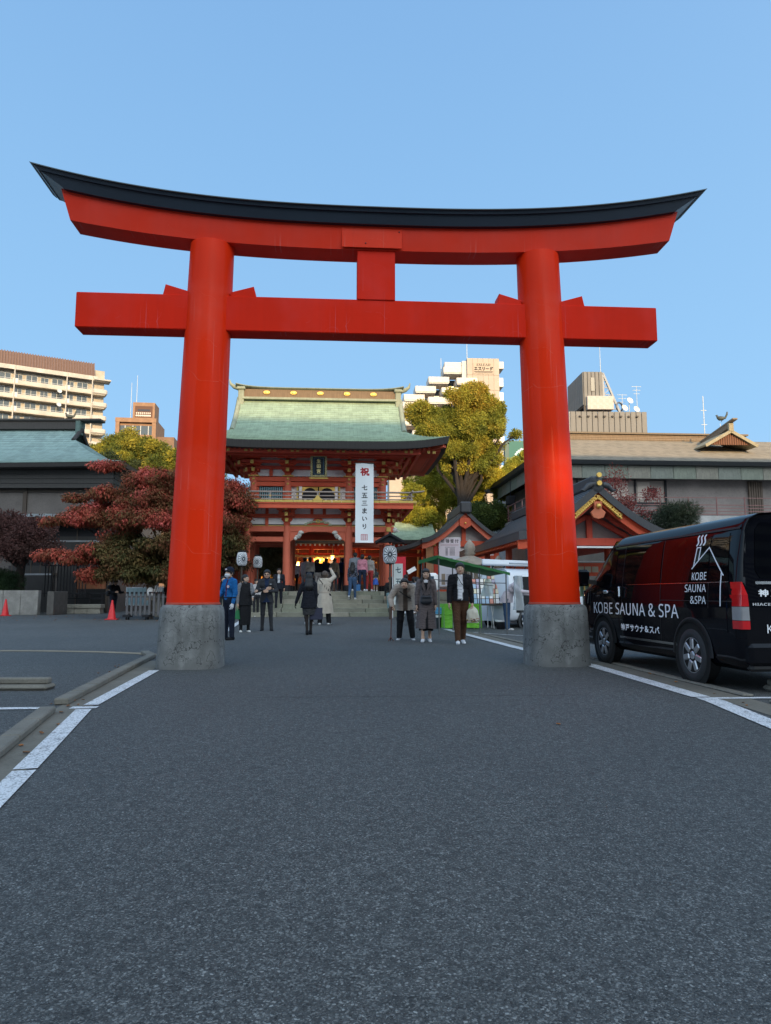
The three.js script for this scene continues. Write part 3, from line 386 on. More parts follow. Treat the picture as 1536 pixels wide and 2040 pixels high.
  { const g = new G(); g.grid(40, 8, (u, v) => { const x = -4.1 + 8.2 * u, a = v * 2 * PI, w = 0.36, h = 0.09, y = 11.03 + 0.18 * pow(abs(x) / 4.1, 6); return [x, y + h * sin(a), w * cos(a)]; }); g.to('ridge_cap', patinaTrim, rr); }
  for (let i = 0; i < 5; i++) { const q = new G(); q.add(new THREE.SphereGeometry(0.13, 12, 8), M4(-2.6 + 1.3 * i, 10.8, 0.28, 0, 0, 0, [1, 0.75, 0.4])); q.add(new THREE.TorusGeometry(0.1, 0.03, 6, 14), M4(-2.6 + 1.3 * i, 10.8, 0.29, 0, 0, 0, [1.3, 0.8, 1])); q.to('gold_rosette', gold, rr); }
  for (const s of [-1, 1]) { const g = new G(); g.box(0.28, 1.0, 0.75, s * 3.82, 10.45, 0, 0, 0, 0, 0.04); g.box(0.4, 0.14, 0.9, s * 3.82, 10.98, 0, 0, 0, 0, 0.03); g.to('ridge_end_tile', patinaTrim, rr); const h = new G(); h.tube([V(s * 3.9, 11.06, 0), V(s * 4.2, 11.14, 0), V(s * 4.38, 11.28, 0), V(s * 4.44, 11.5, 0)], [0.14, 0.11, 0.07, 0.02], 8); h.to('ridge_horn', patinaTrim, rr); }
}
{ // hanging plaque and banner are things of their own
  const p = thing('name_plaque', 'dark framed plaque with three gilded characters hanging under the gate eave', 'plaque', [GX, 0, GZ], GT);
  const face = canvasTex(256, 400, (x, w, h) => { x.fillStyle = '#0b1522'; x.fillRect(0, 0, w, h); x.strokeStyle = '#5d87a0'; x.lineWidth = 5; x.strokeRect(14, 14, w - 28, h - 28); '生田宮'.split('').forEach((c, i) => glyph(x, c, 72, 34 + i * 118, 112, 100, 12, '#d9c583')); });
  const m4 = M4(0.03, 6.72, 1.02, 0.2); const f = new G(); f.add(new THREE.PlaneGeometry(0.48, 0.76), m4.clone().multiply(M4(0, 0, 0.045)), true); f.to('inscription', mat([1, 1, 1], 0.4, { map: face }), p);
  const b = new G(); b.add(chamferBox(0.6, 0.9, 0.08, 0.02), m4); b.to('backing_board', blackM, p);
  const fr = new G(), r = rngOf(77); for (const [x0, y0, x1, y1, n] of [[-0.3, -0.45, 0.3, -0.45, 8], [-0.3, 0.45, 0.3, 0.45, 8], [-0.32, -0.45, -0.32, 0.45, 11], [0.32, -0.45, 0.32, 0.45, 11]]) for (let i = 0; i <= n; i++) { const a = i / n; fr.add(new THREE.SphereGeometry(0.05 + 0.015 * r(), 7, 5), m4.clone().multiply(M4(lerp(x0, x1, a), lerp(y0, y1, a), 0.04, 0, 0, 0, [1, 1, 0.6]))); }
  fr.to('carved_frame', surf([0.3, 0.26, 0.12], 0.5, T.mottle, 0.2), p);
  const tr = new G(); for (const y of [0.52, -0.54]) tr.add(chamferBox(y > 0 ? 0.95 : 0.85, 0.05, 0.06, 0.01), m4.clone().multiply(M4(0, y, 0.03))); tr.to('gold_bar', goldP, p);
  const bn = thing('hanging_banner', 'long white cloth banner with vertical brush writing hanging on the right side of the gate', 'banner', [GX, 0, GZ], GT);
  const bt = canvasTex(384, 1700, (x, w, h) => { x.fillStyle = '#e9edf0'; x.fillRect(0, 0, w, h); glyph(x, '祝', 92, 96, 200, 180, 15, '#a5121c'); '七五三まいり'.split('').forEach((c, i) => glyph(x, c, 128, 470 + i * 166, 130, 122, 13, '#0d1014')); x.strokeStyle = '#b03038'; x.lineWidth = 9; x.strokeRect(124, 1536, 132, 118); for (let i = 1; i < 3; i++) { x.strokeRect(124, 1536, i * 44, 118); } for (let k = 0; k < 9; k++) { x.fillStyle = '#b03038'; x.fillRect(134 + (k % 3) * 42, 1548 + floor(k / 3) * 34, 24, 8); x.fillRect(140 + (k % 3) * 42, 1562 + floor(k / 3) * 34, 14, 8); } });
  const geo = new THREE.PlaneGeometry(0.8, 3.5, 6, 30), pp = geo.attributes.position; for (let i = 0; i < pp.count; i++) { const x = pp.getX(i), y = pp.getY(i); pp.setZ(i, 0.03 * sin(y * 1.7 + x * 2) + 0.02 * sin(x * 7 + y)); } geo.computeVertexNormals();
  const c = new G().add(geo, M4(2.06, 5.07, 1.28), true).to('cloth', mat([0.86, 0.86, 0.86], 0.85, { map: bt, side: THREE.DoubleSide }), bn);
  new G().box(0.86, 0.04, 0.05, 2.06, 6.83, 1.28).to('top_bar', darkWood, bn); new G().box(0.82, 0.035, 0.045, 2.06, 3.31, 1.28).to('bottom_bar', plaster, bn);
}
{ // steps and terrace
  const st = thing('stone_steps', 'broad flight of six weathered stone steps leading up to the gate', 'steps', [GX, 0, GZ], GT); st.userData.kind = 'structure';
  const r = rngOf(31), tint = [0, 1, 2, 3].map((i) => surf([[0.28, 0.265, 0.205], [0.22, 0.215, 0.17], [0.32, 0.3, 0.24], [0.24, 0.245, 0.185]][i], 0.88, T.mottle, 0.9 + 0.2 * i, { bumpMap: rep(T.bump, 0.5), bumpScale: 0.004 }));
  for (let k = 0; k < 6; k++) { const top = 0.13 + 0.175 * (k + 1), z = 2.65 - 0.33 * k; let x = -4.5 - 0.3 * r(); while (x < 4.7) { const L = min(4.8 - x, 0.9 + 1.1 * r()); if (L < 0.25) break; const o = new G().box(L - 0.024, 0.3, 0.55, 0, 0, 0, 0, 0, 0, 0.012).geo(); put(o, tint[floor(r() * 4)], 'stone_block', st, x + L / 2, top - 0.15 + 0.008 * (r() - 0.5), z - 0.275 + 0.025 * (r() - 0.5)); x += L; } }
  const c = struct(new G().box(15, 1.1, 30, 0.5, 0.62, -14.4).to('courtyard', surf([0.3, 0.28, 0.25], 0.9, T.mottle, 2))); c.position.set(GX, 0, GZ); c.rotation.y = GT;
  const w = thing('retaining_wall', 'low stone retaining wall of the shrine terrace beside the steps', 'wall', [GX, 0, GZ], GT); let n = 0; for (const [a, b] of [[-6.4, -4.6], [4.9, 7.9]]) for (let x = a; x < b; x += 0.9) for (let k = 0; k < 3; k++) new G().box(0.885, 0.385, 0.3, x + 0.45 + (k & 1 ? 0.2 : 0), 0.2 + 0.39 * k, 0.75 + 0.02 * ((n++ * 7) % 3), 0, 0, 0, 0.015).to('stone', tint[(n * 5) % 4], w);
}
{ // main hall seen through the gate
  const hZ = -13, t = thing('worship_hall', 'brightly lit vermilion worship hall seen through the gate opening', 'shrine hall', [GX, 0, GZ], GT);
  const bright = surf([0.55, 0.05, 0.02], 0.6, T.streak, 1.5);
  const cg = new G().cyl(V(0, 0, 0), V(0, 2.75, 0), 0.16, 0.16, 16).geo();
  for (const x of [-6.4, -4.2, -2.2, -0.7, 0.9, 2.2, 4.2, 6.4]) put(cg, bright, 'column', t, x, GY + 0.5, hZ + 0.6);
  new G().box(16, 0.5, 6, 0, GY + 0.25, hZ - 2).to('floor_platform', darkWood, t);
  new G().box(15, 0.3, 0.25, 0, 4.0, hZ + 0.6).to('head_beam', bright, t); new G().box(15, 0.22, 0.2, 0, 3.5, hZ + 0.6).to('tie_beam', bright, t);
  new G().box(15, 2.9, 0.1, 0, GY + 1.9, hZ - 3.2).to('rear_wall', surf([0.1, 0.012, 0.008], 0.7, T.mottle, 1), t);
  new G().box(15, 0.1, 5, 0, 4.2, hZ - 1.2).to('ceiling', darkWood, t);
  const lat = new G(); for (const x of [2.4, 3.4, -3.3, -5.2]) for (let i = 0; i < 9; i++) { lat.box(0.04, 1.5, 0.04, x + i * 0.11, GY + 1.4, hZ + 0.5); if (i < 7) lat.box(0.95, 0.03, 0.03, x + 0.44, GY + 0.75 + i * 0.22, hZ + 0.52); } lat.to('lattice', darkWood, t);
  const rope = new G(), rp = []; for (let i = 0; i <= 40; i++) { const u = i / 40; rp.push(V(lerp(-1.7, 1.7, u), 3.42 - 0.05 * sin(u * PI) + 0.02 * sin(i * 1.6), hZ + 1.0)); } rope.tube(rp, 0.07, 8); rope.to('sacred_rope', surf([0.5, 0.36, 0.14], 0.9, T.wood, 0.2), t);
  for (const x of [-0.95, 0.45]) { const g = new G(); for (let k = 0; k < 4; k++) g.poly([[0, 0], [0.2, 0], [0.24, -0.17], [0.02, -0.17]], 0.01, M4(x + (k & 1 ? 0.06 : -0.03), 3.36 - 0.13 * k, hZ + 1.0 + 0.01 * k)); g.to('paper_streamer', plaster, t); }
  const r = rngOf(9), items = new G(); for (let i = 0; i < 90; i++) { const x = -4.5 + 9 * r(), y = GY + 0.8 + 1.3 * r(); items.box(0.06 + 0.12 * r(), 0.08 + 0.2 * r(), 0.08, x, y, hZ - 2.9 + 0.5 * r(), r(), 0, 0, 0.01); } items.to('gilded_fittings', gold, t);
  const raf = new G().box(0.09, 0.1, 1.5, 0, 0, 0).geo(), tip = new G().box(0.1, 0.11, 0.03, 0, 0, 0.76).geo(); for (let i = 0; i < 56; i++) { const m = put(raf, bright, 'rafter', t, -7.8 + i * 0.283, 4.12, hZ + 1.35); m.rotation.x = 0.12; mesh('white_tip', tip, plaster, m); }
  const Rf = hipGable({ We: 9.4, De: 5, Wg: 7.2, ye: 4.3, yr: 6.4, lift: 0.25, n: 20, th: 0.2, soffit: 1.6, soffitY: 4.35 }); const rr = new THREE.Group(); rr.name = 'roof'; rr.position.z = hZ - 2.6; t.add(rr); Rf.shell.to('copper_shingles', patina, rr).userData.kind = 'stuff'; Rf.eave.to('eave_edge', eaveMat, rr); Rf.under.to('soffit', bright, rr); new G().box(14.2, 0.34, 0.5, 0, 6.5, 0).to('ridge_box', patinaTrim, rr);
  { const al = thing('altar_lights', 'row of small glowing altar lights and gilded fittings deep inside the worship hall', 'lights', [GX, 0, GZ], GT), bm = mat([0.9, 0.7, 0.3], 0.5, { emissive: C(1, 0.55, 0.14), emissiveIntensity: 3.2 }), bg = new THREE.SphereGeometry(0.045, 8, 6), q = rngOf(12), gp = new G().box(0.14, 0.34, 0.03, 0, 0, 0, 0, 0, 0, 0.01).geo(); for (let i = 0; i < 16; i++) { const x = -1.15 + 1.8 * i / 15, y = 3.25 + 0.3 * q(); put(bg, bm, 'light_bulb', al, x, y, hZ - 0.3); put(gp, gold, 'gilded_plate', al, x, y - 0.12, hZ - 0.42); } for (let i = 0; i < 8; i++) put(bg, bm, 'light_bulb', al, -3.7 + 0.25 * i, 3.15 + 0.35 * q(), hZ - 0.4); new G().box(2.1, 0.05, 0.1, -0.25, 3.05, hZ - 0.4).to('light_rail', gold, al); new G().box(2.0, 0.05, 0.1, -2.8, 2.95, hZ - 0.45).to('light_rail', gold, al); const l = new THREE.PointLight(C(1, 0.55, 0.18), 5); l.position.set(-0.25, 3.2, hZ - 0.1); l.castShadow = true; al.add(l); }
  // lit lamps
  const lampM = mat([0.9, 0.7, 0.35], 0.5, { emissive: C(1, 0.62, 0.22), emissiveIntensity: 2.6 });
  const lamps = [[0.62, 3.25, hZ + 2.2], [-1.6, 3.0, hZ - 0.6], [-0.4, 2.9, hZ - 1.6], [0.3, 2.9, hZ - 1.6], [-3.0, 2.9, hZ - 1.0], [2.7, 3.0, hZ - 0.6], [4.0, 2.9, hZ - 1.0]];
  lamps.forEach(([x, y, z], i) => { const o = thing('hanging_lantern', ['gilded box lantern glowing beside the red column under the gate roof', 'small lit lantern hanging left of the altar in the hall', 'lit lantern hanging before the altar, left of centre', 'lit lantern hanging before the altar, right of centre', 'lit lantern in the left side bay of the worship hall', 'lit lantern in the right side bay of the hall, nearer the altar', 'lit lantern at the right end of the worship hall'][i], 'lantern', [GX, 0, GZ], GT); new G().box(0.2, 0.22, 0.2, x, y, z, 0, 0, 0, 0.02).to('glowing_body', lampM, o); const q = new G(); q.add(new THREE.ConeGeometry(0.22, 0.14, 4), M4(x, y + 0.19, z, 0, PI / 4)); q.cyl(V(x, y + 0.25, z), V(x, 3.95, z), 0.012, 0.012, 6); q.to('lantern_roof', gold, o);
    const l = new THREE.PointLight(C(1, 0.55, 0.22), i === 0 ? 5 : 6); l.position.set(x, y - 0.2, z + 0.16); l.shadow.radius = 4; l.castShadow = true; o.add(l); });
}
// ---------- foliage ----------
function leafClump(n, len, wid, spread, droop, seed) {  // many small folded leaves spread through a ball
  const r = rngOf(seed), P = [];
  for (let i = 0; i < n; i++) {
    const d = V(r() - 0.5, r() - 0.5, r() - 0.5).normalize(), c = d.clone().multiplyScalar(spread * pow(r(), 0.4));
    const dir = d.clone().add(V(r() - 0.5, -droop + (r() - 0.5) * 0.6, r() - 0.5)).normalize(), sd = dir.clone().cross(V(r() - 0.5, 1, r() - 0.5)).normalize(), up = sd.clone().cross(dir);
    const L = len * (0.7 + 0.6 * r()), w = wid * (0.7 + 0.6 * r()), a = c, b = c.clone().addScaledVector(dir, L * 0.5).addScaledVector(up, L * 0.06), e = c.clone().addScaledVector(dir, L).addScaledVector(up, -L * 0.08), l = b.clone().addScaledVector(sd, w / 2).addScaledVector(up, w * 0.16), q = b.clone().addScaledVector(sd, -w / 2).addScaledVector(up, w * 0.16);
    for (const t of [[a, l, b], [l, e, b], [a, b, q], [q, b, e]]) for (const v of t) P.push(v.x, v.y, v.z);
  }
  const g = new THREE.BufferGeometry(); g.setAttribute('position', new THREE.Float32BufferAttribute(P, 3)); g.computeVertexNormals(); return g;
}
const leafMat = mat([1, 1, 1], 0.75, { transmission: 0.22, thickness: 0, specularIntensity: 0.4 });
const bark = surf([0.03, 0.023, 0.019], 0.95, T.wood, 0.7, { bumpMap: rep(T.bump, 0.3), bumpScale: 0.01 });
const barkPale = surf([0.2, 0.15, 0.11], 0.95, T.wood, 0.7, { bumpMap: rep(T.bump, 0.3), bumpScale: 0.01 });
const CL = { camphor: leafClump(26, 0.15, 0.075, 0.27, 0.1, 1), fine: leafClump(22, 0.12, 0.05, 0.24, 0.0, 2), cherry: leafClump(15, 0.15, 0.06, 0.2, 1.1, 3), needle: leafClump(40, 0.14, 0.014, 0.12, -0.3, 4), hedge: leafClump(26, 0.06, 0.035, 0.11, -0.1, 5) };
// lobes: [x,y,z,rx,ry,rz]; colours: list of [r,g,b] mixed by noise, pick(p) may bias the mix
function crown(parent, lobes, count, clump, colours, seed, o = {}) {
  const r = rngOf(seed), wts = lobes.map((l) => l[3] * l[4] + l[3] * l[5]), sum = wts.reduce((a, b) => a + b), im = new THREE.InstancedMesh(clump, leafMat, count), m = new THREE.Matrix4(), q = new THREE.Quaternion(), col = new THREE.Color();
  let i = 0, guard = 0;
  while (i < count && guard++ < count * 8) {
    let w = r() * sum, k = 0; while ((w -= wts[k]) > 0 && k < lobes.length - 1) k++;
    const L = lobes[k], a = r() * 2 * PI, cz = 2 * r() - 1, s = sqrt(1 - cz * cz), rad = (o.fill ? pow(r(), o.fill) : 0.72 + 0.28 * pow(r(), 0.7));
    let p = V(L[0] + L[3] * s * cos(a) * rad, L[1] + L[4] * cz * rad, L[2] + L[5] * s * sin(a) * rad);
    const g = o.grain ?? 0.9, n = vn(p.x / g + 50, p.y / g + 50, 999, seed) * 0.5 + vn(p.z / g + 50 + p.y / g, p.x / g + 20, 999, seed + 3) * 0.5; if (n < (o.gap ?? 0.34)) continue;  // gaps
    p.addScaledVector(V(s * cos(a), cz, s * sin(a)), (n - 0.5) * (o.rough ?? 0.7));
    q.setFromEuler(new THREE.Euler(r() * (o.tilt ?? 6), r() * 6.3, r() * (o.tilt ?? 6))); const sc = (0.7 + 0.6 * r()) * (o.size ?? 1);
    m.compose(p, q, V(sc, sc, sc)); im.setMatrixAt(i, m);
    let t = clamp((o.pick ? o.pick(p, n, r) : vn(p.x * 1.3 + 9, p.z * 1.3 + p.y * 1.7, 999, seed + 7)) + (r() - 0.5) * 0.35) * (colours.length - 1.001), j = floor(t), f = t - j, v = 0.75 + 0.5 * r();
    col.setRGB(...[0, 1, 2].map((c) => lerp(colours[j][c], colours[j + 1][c], f) * v)); im.setColorAt(i, col); i++;
  }
  im.count = i; im.name = 'crown'; im.castShadow = im.receiveShadow = true; im.userData.kind = 'stuff'; parent.add(im); return im;
}
function limbs(parent, base, trunkTop, r0, lobes, m, seed, o = {}) {
  const r = rngOf(seed), g = new G(), mid = base.clone().lerp(trunkTop, 0.5).add(V((r() - 0.5) * r0 * 2, 0, (r() - 0.5) * r0 * 2));
  g.tube([base.clone().add(V(0, -0.1, 0)), base.clone().lerp(mid, 0.3), mid, trunkTop], [r0 * 1.35, r0 * 1.05, r0 * 0.9, r0 * 0.75], 10); g.to('trunk', m, parent);
  const b = new G(); for (const L of lobes) { const e = V(L[0], L[1], L[2]), s = mid.clone().lerp(trunkTop, 0.4 + 0.6 * r()), d = e.clone().sub(s), k = s.clone().addScaledVector(d, 0.45).add(V((r() - 0.5) * d.length() * 0.25, d.length() * (o.sag ?? 0.08), (r() - 0.5) * d.length() * 0.25)), k2 = s.clone().addScaledVector(d, 0.75).add(V((r() - 0.5) * 0.3, d.length() * 0.05, (r() - 0.5) * 0.3)); const q = r0 * (o.thick ?? 0.5); b.tube([s, k, k2, e], [q, q * 0.65, q * 0.45, q * 0.2], 7); for (let i = 0; i < 4; i++) { const f = 0.5 + 0.5 * r(), p = k.clone().lerp(e, f); b.tube([p, p.clone().add(V((r() - 0.5) * L[3] * 1.3, (r() - 0.2) * L[4] * 1.1, (r() - 0.5) * L[5] * 1.3))], [q * 0.3, q * 0.08], 5); } }
  b.to('branches', m, parent);
}
function bushy(lobes, seed, k = 5) { const r = rngOf(seed), out = []; for (const L of lobes) { out.push([L[0], L[1], L[2], L[3] * 0.72, L[4] * 0.72, L[5] * 0.72]); for (let i = 0; i < k; i++) { const a = r() * 6.3, c = r() * 1.7 - 0.7, s = sqrt(max(0, 1 - c * c)), q = 0.3 + 0.22 * r(); out.push([L[0] + L[3] * 0.78 * s * cos(a), L[1] + L[4] * 0.78 * c, L[2] + L[5] * 0.78 * s * sin(a), L[3] * q, L[4] * q, L[5] * q]); } } return out; }
function tree(name, label, base, lobes, o) { const t = thing(name, label, 'tree', [base[0], base[1], base[2]], 0, o.group); const lb = lobes.map((l) => [l[0] - base[0], l[1] - base[1], l[2] - base[2], l[3], l[4], l[5]]); limbs(t, V(0, 0, 0), V(...(o.top || [0, 2, 0])), o.r || 0.2, lb, o.bark || bark, o.seed, o); crown(t, o.bush ? bushy(lb, o.seed + 5, o.bush) : lb, o.n, o.clump, o.colours, o.seed + 1, o); return t; }
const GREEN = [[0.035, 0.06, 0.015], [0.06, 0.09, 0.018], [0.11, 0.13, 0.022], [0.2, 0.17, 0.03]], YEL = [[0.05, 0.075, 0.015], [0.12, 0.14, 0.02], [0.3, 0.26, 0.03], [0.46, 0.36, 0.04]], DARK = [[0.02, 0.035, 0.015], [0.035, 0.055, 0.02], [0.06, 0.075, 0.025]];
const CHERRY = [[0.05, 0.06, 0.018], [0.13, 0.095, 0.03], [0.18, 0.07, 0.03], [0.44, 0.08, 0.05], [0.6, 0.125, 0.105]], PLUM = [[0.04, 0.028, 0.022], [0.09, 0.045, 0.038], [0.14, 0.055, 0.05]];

{ // cherry tree in autumn red, layered drooping pads
  const z = -31.2, L = [[-9.6, 6.0, z, 2.3, 0.5, 1.8], [-7.6, 5.7, z, 1.4, 0.5, 1.5], [-11.7, 5.45, z + 0.3, 1.3, 0.35, 1.2], [-9.2, 5.1, z + 0.5, 2.6, 0.55, 1.9], [-12.6, 4.7, z + 0.2, 1.2, 0.28, 0.9], [-14.2, 4.25, z + 0.3, 0.9, 0.13, 0.6], [-13.1, 4.35, z + 0.4, 1.4, 0.24, 1.0], [-13.6, 5.3, z + 0.2, 0.5, 0.14, 0.4], [-10.4, 4.3, z + 0.7, 2.2, 0.5, 1.7], [-7.6, 4.2, z + 0.5, 1.7, 0.5, 1.6], [-11.6, 2.95, z + 0.9, 1.6, 0.3, 1.0], [-12.9, 2.6, z + 1.1, 0.9, 0.2, 0.7], [-9.2, 3.3, z + 0.6, 1.8, 0.5, 1.4], [-8.0, 2.6, z + 0.9, 1.4, 0.5, 1.1], [-9.8, 2.0, z + 1.0, 1.2, 0.3, 0.9], [-7.2, 3.3, z + 0.2, 1.2, 0.6, 1.2], [-13.9, 2.75, z + 1.0, 1.0, 0.13, 0.5], [-12.3, 6.75, z, 0.9, 0.12, 0.5], [-11.2, 2.6, z + 0.7, 1.5, 0.5, 1.1], [-10.4, 3.5, z + 0.3, 1.9, 0.6, 1.4], [-10.2, 2.0, z + 0.8, 1.3, 0.4, 1.0], [-12.2, 1.95, z + 0.9, 1.0, 0.18, 0.6], [-8.6, 1.9, z + 0.8, 1.0, 0.4, 0.9], [-6.4, 5.2, z, 0.9, 0.6, 1.2]];
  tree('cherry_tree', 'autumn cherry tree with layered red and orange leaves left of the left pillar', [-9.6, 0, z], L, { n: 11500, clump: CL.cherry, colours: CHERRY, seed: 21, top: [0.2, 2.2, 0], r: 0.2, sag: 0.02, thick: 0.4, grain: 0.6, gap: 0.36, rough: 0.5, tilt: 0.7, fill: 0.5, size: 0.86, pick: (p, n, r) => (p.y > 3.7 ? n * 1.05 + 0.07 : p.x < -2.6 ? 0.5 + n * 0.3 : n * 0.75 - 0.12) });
  const L2 = [[-7.2, 4.6, -31.6, 0.7, 0.6, 0.9], [-7.1, 3.4, -31.5, 0.6, 0.6, 0.8], [-7.2, 2.8, -31.4, 0.7, 0.4, 0.8], [-7.3, 5.4, -31.9, 0.4, 0.3, 0.6], [-8.0, 3.8, -31.6, 1.0, 0.9, 0.9], [-6.5, 2.45, -31.2, 0.7, 0.16, 0.5], [-7.7, 1.9, -31.4, 0.9, 0.4, 0.7]];
  tree('cherry_tree', 'small dark cherry tree with rusty leaves against the left end of the gate', [-7.8, 0, -31.9], L2, { n: 1000, clump: CL.cherry, colours: [[0.03, 0.035, 0.018], [0.07, 0.06, 0.025], [0.15, 0.06, 0.03], [0.26, 0.06, 0.04]], seed: 27, top: [0.1, 2, 0], r: 0.12, grain: 0.5, gap: 0.34, rough: 0.4, tilt: 0.8, fill: 0.5, pick: (p, n) => n * 0.9 - 0.1 + 0.05 * p.y });
  const P = [[-20.4, 4.7, -37, 1.5, 0.6, 1.2], [-18.6, 4.3, -37, 1.3, 0.7, 1.1], [-19.5, 3.6, -36.8, 1.8, 0.7, 1.3], [-17.8, 3.4, -36.8, 0.9, 0.5, 0.9], [-21.5, 3.9, -37, 1.2, 0.7, 1.1]];
  tree('plum_tree', 'dark purplish bushy tree rising behind the granite wall at the far left', [-19.3, 1.2, -37.6], P, { n: 2600, clump: CL.fine, colours: PLUM, seed: 33, top: [0.1, 1.5, 0], r: 0.26, fill: 0.5, gap: 0.3, pick: (p, n) => n * 0.7 + 0.1 * p.y - 0.05 });
  // broad trees beyond the left hall catching the sun
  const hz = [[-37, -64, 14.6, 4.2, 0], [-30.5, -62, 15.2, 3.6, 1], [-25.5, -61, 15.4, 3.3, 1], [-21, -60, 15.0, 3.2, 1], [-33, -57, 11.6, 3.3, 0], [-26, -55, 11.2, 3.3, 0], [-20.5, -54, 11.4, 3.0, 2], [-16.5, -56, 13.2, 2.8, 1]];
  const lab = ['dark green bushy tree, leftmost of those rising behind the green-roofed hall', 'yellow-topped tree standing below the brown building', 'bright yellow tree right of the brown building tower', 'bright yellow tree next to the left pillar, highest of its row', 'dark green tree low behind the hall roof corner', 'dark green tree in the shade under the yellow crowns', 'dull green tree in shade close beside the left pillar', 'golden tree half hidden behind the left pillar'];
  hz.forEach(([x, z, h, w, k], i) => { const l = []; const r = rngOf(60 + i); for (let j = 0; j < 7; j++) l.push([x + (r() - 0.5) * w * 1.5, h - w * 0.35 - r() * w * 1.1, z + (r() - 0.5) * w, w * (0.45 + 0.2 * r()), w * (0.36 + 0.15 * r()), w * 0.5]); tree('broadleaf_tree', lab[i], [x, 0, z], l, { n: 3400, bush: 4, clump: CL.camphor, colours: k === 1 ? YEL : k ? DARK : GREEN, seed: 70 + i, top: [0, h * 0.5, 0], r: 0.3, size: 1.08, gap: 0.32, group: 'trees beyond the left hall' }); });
  const pin = [[-9.4, -39, 6.4], [-8.0, -41, 7.2], [-6.9, -38.5, 5.6]]; pin.forEach(([x, z, h], i) => { const l = [], r = rngOf(90 + i); for (let j = 0; j < 6; j++) l.push([x + (r() - 0.5) * 1.6, h - 0.3 - 0.55 * j, z + (r() - 0.5) * 1.4, 0.8 + 0.1 * j, 0.3, 0.8]); tree('pine_tree', ['dull green pine left of the gate, partly behind the left pillar', 'tallest pine behind the left end of the gate roof', 'low pine close to the left side of the gate balcony'][i], [x, 0, z], l, { n: 700, clump: CL.needle, colours: [[0.05, 0.06, 0.025], [0.1, 0.1, 0.04], [0.16, 0.13, 0.05]], seed: 95 + i, top: [0, h * 0.6, 0], r: 0.13, size: 2.0, gap: 0.25, fill: 0.6 }); });
}
{ // camphor and trees right of the gate
  const S = 46 / 1416, px = (x, y, z = 45) => { const a = 0.11467 + Math.atan((1020 - y) / 1416), yy = 1.07 + Math.tan(a) * z; return [(x - 768) / 1416 * z * 1.03, yy, -z]; };
  const mk = (a, z) => a.map(([x, y, r, ry]) => { const p = px(x, y, z); const k = z / 1416 * 1.04; return [p[0], p[1], p[2], r * k * 0.86, (ry || r) * k * 0.86, r * k * 0.86]; });
  const big = mk([[838, 826, 36, 30], [870, 862, 40, 30], [905, 812, 34], [940, 790, 44, 38], [968, 815, 34], [925, 850, 50, 40], [972, 868, 36], [1000, 862, 24, 16], [1002, 842, 26, 14], [1024, 866, 14, 9], [985, 885, 26, 16], [892, 905, 44, 26], [935, 905, 44, 30], [968, 902, 30], [848, 880, 26, 20], [900, 942, 28, 16], [958, 938, 26, 16], [925, 932, 24, 14]], 45);
  tree('camphor_tree', 'large camphor tree with a rounded golden-green crown and bare dark trunk right of the gate', [5.2, 0, -45], big, { n: 12000, bush: 7, clump: CL.camphor, colours: [[0.1, 0.13, 0.02], [0.22, 0.23, 0.03], [0.36, 0.32, 0.04], [0.46, 0.28, 0.04]], seed: 121, top: [-0.3, 8.2, 0.4], r: 0.36, size: 0.78, gap: 0.36, thick: 0.42 });
  const low = [[[870, 975, 40, 34], [835, 1005, 34], [895, 1010, 30], [850, 950, 30], [885, 935, 30], [905, 985, 32], [862, 1030, 30], [822, 975, 24]], [[965, 960, 38, 30], [985, 975, 32], [990, 1000, 30], [945, 1000, 28], [1000, 975, 22]], [[828, 985, 22], [812, 1020, 22], [840, 1030, 26]], [[960, 1030, 34, 24], [925, 1035, 24], [985, 1030, 22]], [[1030, 930, 22], [1050, 905, 18], [1010, 940, 14], [1070, 925, 24]]];
  const labs = ['golden-leaved tree just right of the gate roof tip, below the camphor crown', 'sunlit leafy tree between the camphor trunk and the right hall', 'light leafy sapling behind the right end of the gate balcony', 'dark green bushy tree behind the small red-gabled office roof', 'yellowish tree under the green crest sign beside the right pillar'];
  low.forEach((l, i) => { const z = [50, 48, 47, 43, 70][i], q = mk(l, z); tree('broadleaf_tree', labs[i], [q[0][0], 0, -z], q, { n: 3600, bush: 5, clump: CL.camphor, colours: i === 3 ? GREEN.slice(0, 3) : [[0.2, 0.22, 0.03], [0.34, 0.33, 0.04], [0.5, 0.43, 0.05], [0.56, 0.42, 0.06]], seed: 140 + i, rough: 0.9, top: [0.2, q[0][1] * 0.55, 0], r: 0.17, size: 0.72, gap: 0.36, bark: barkPale }); });
}
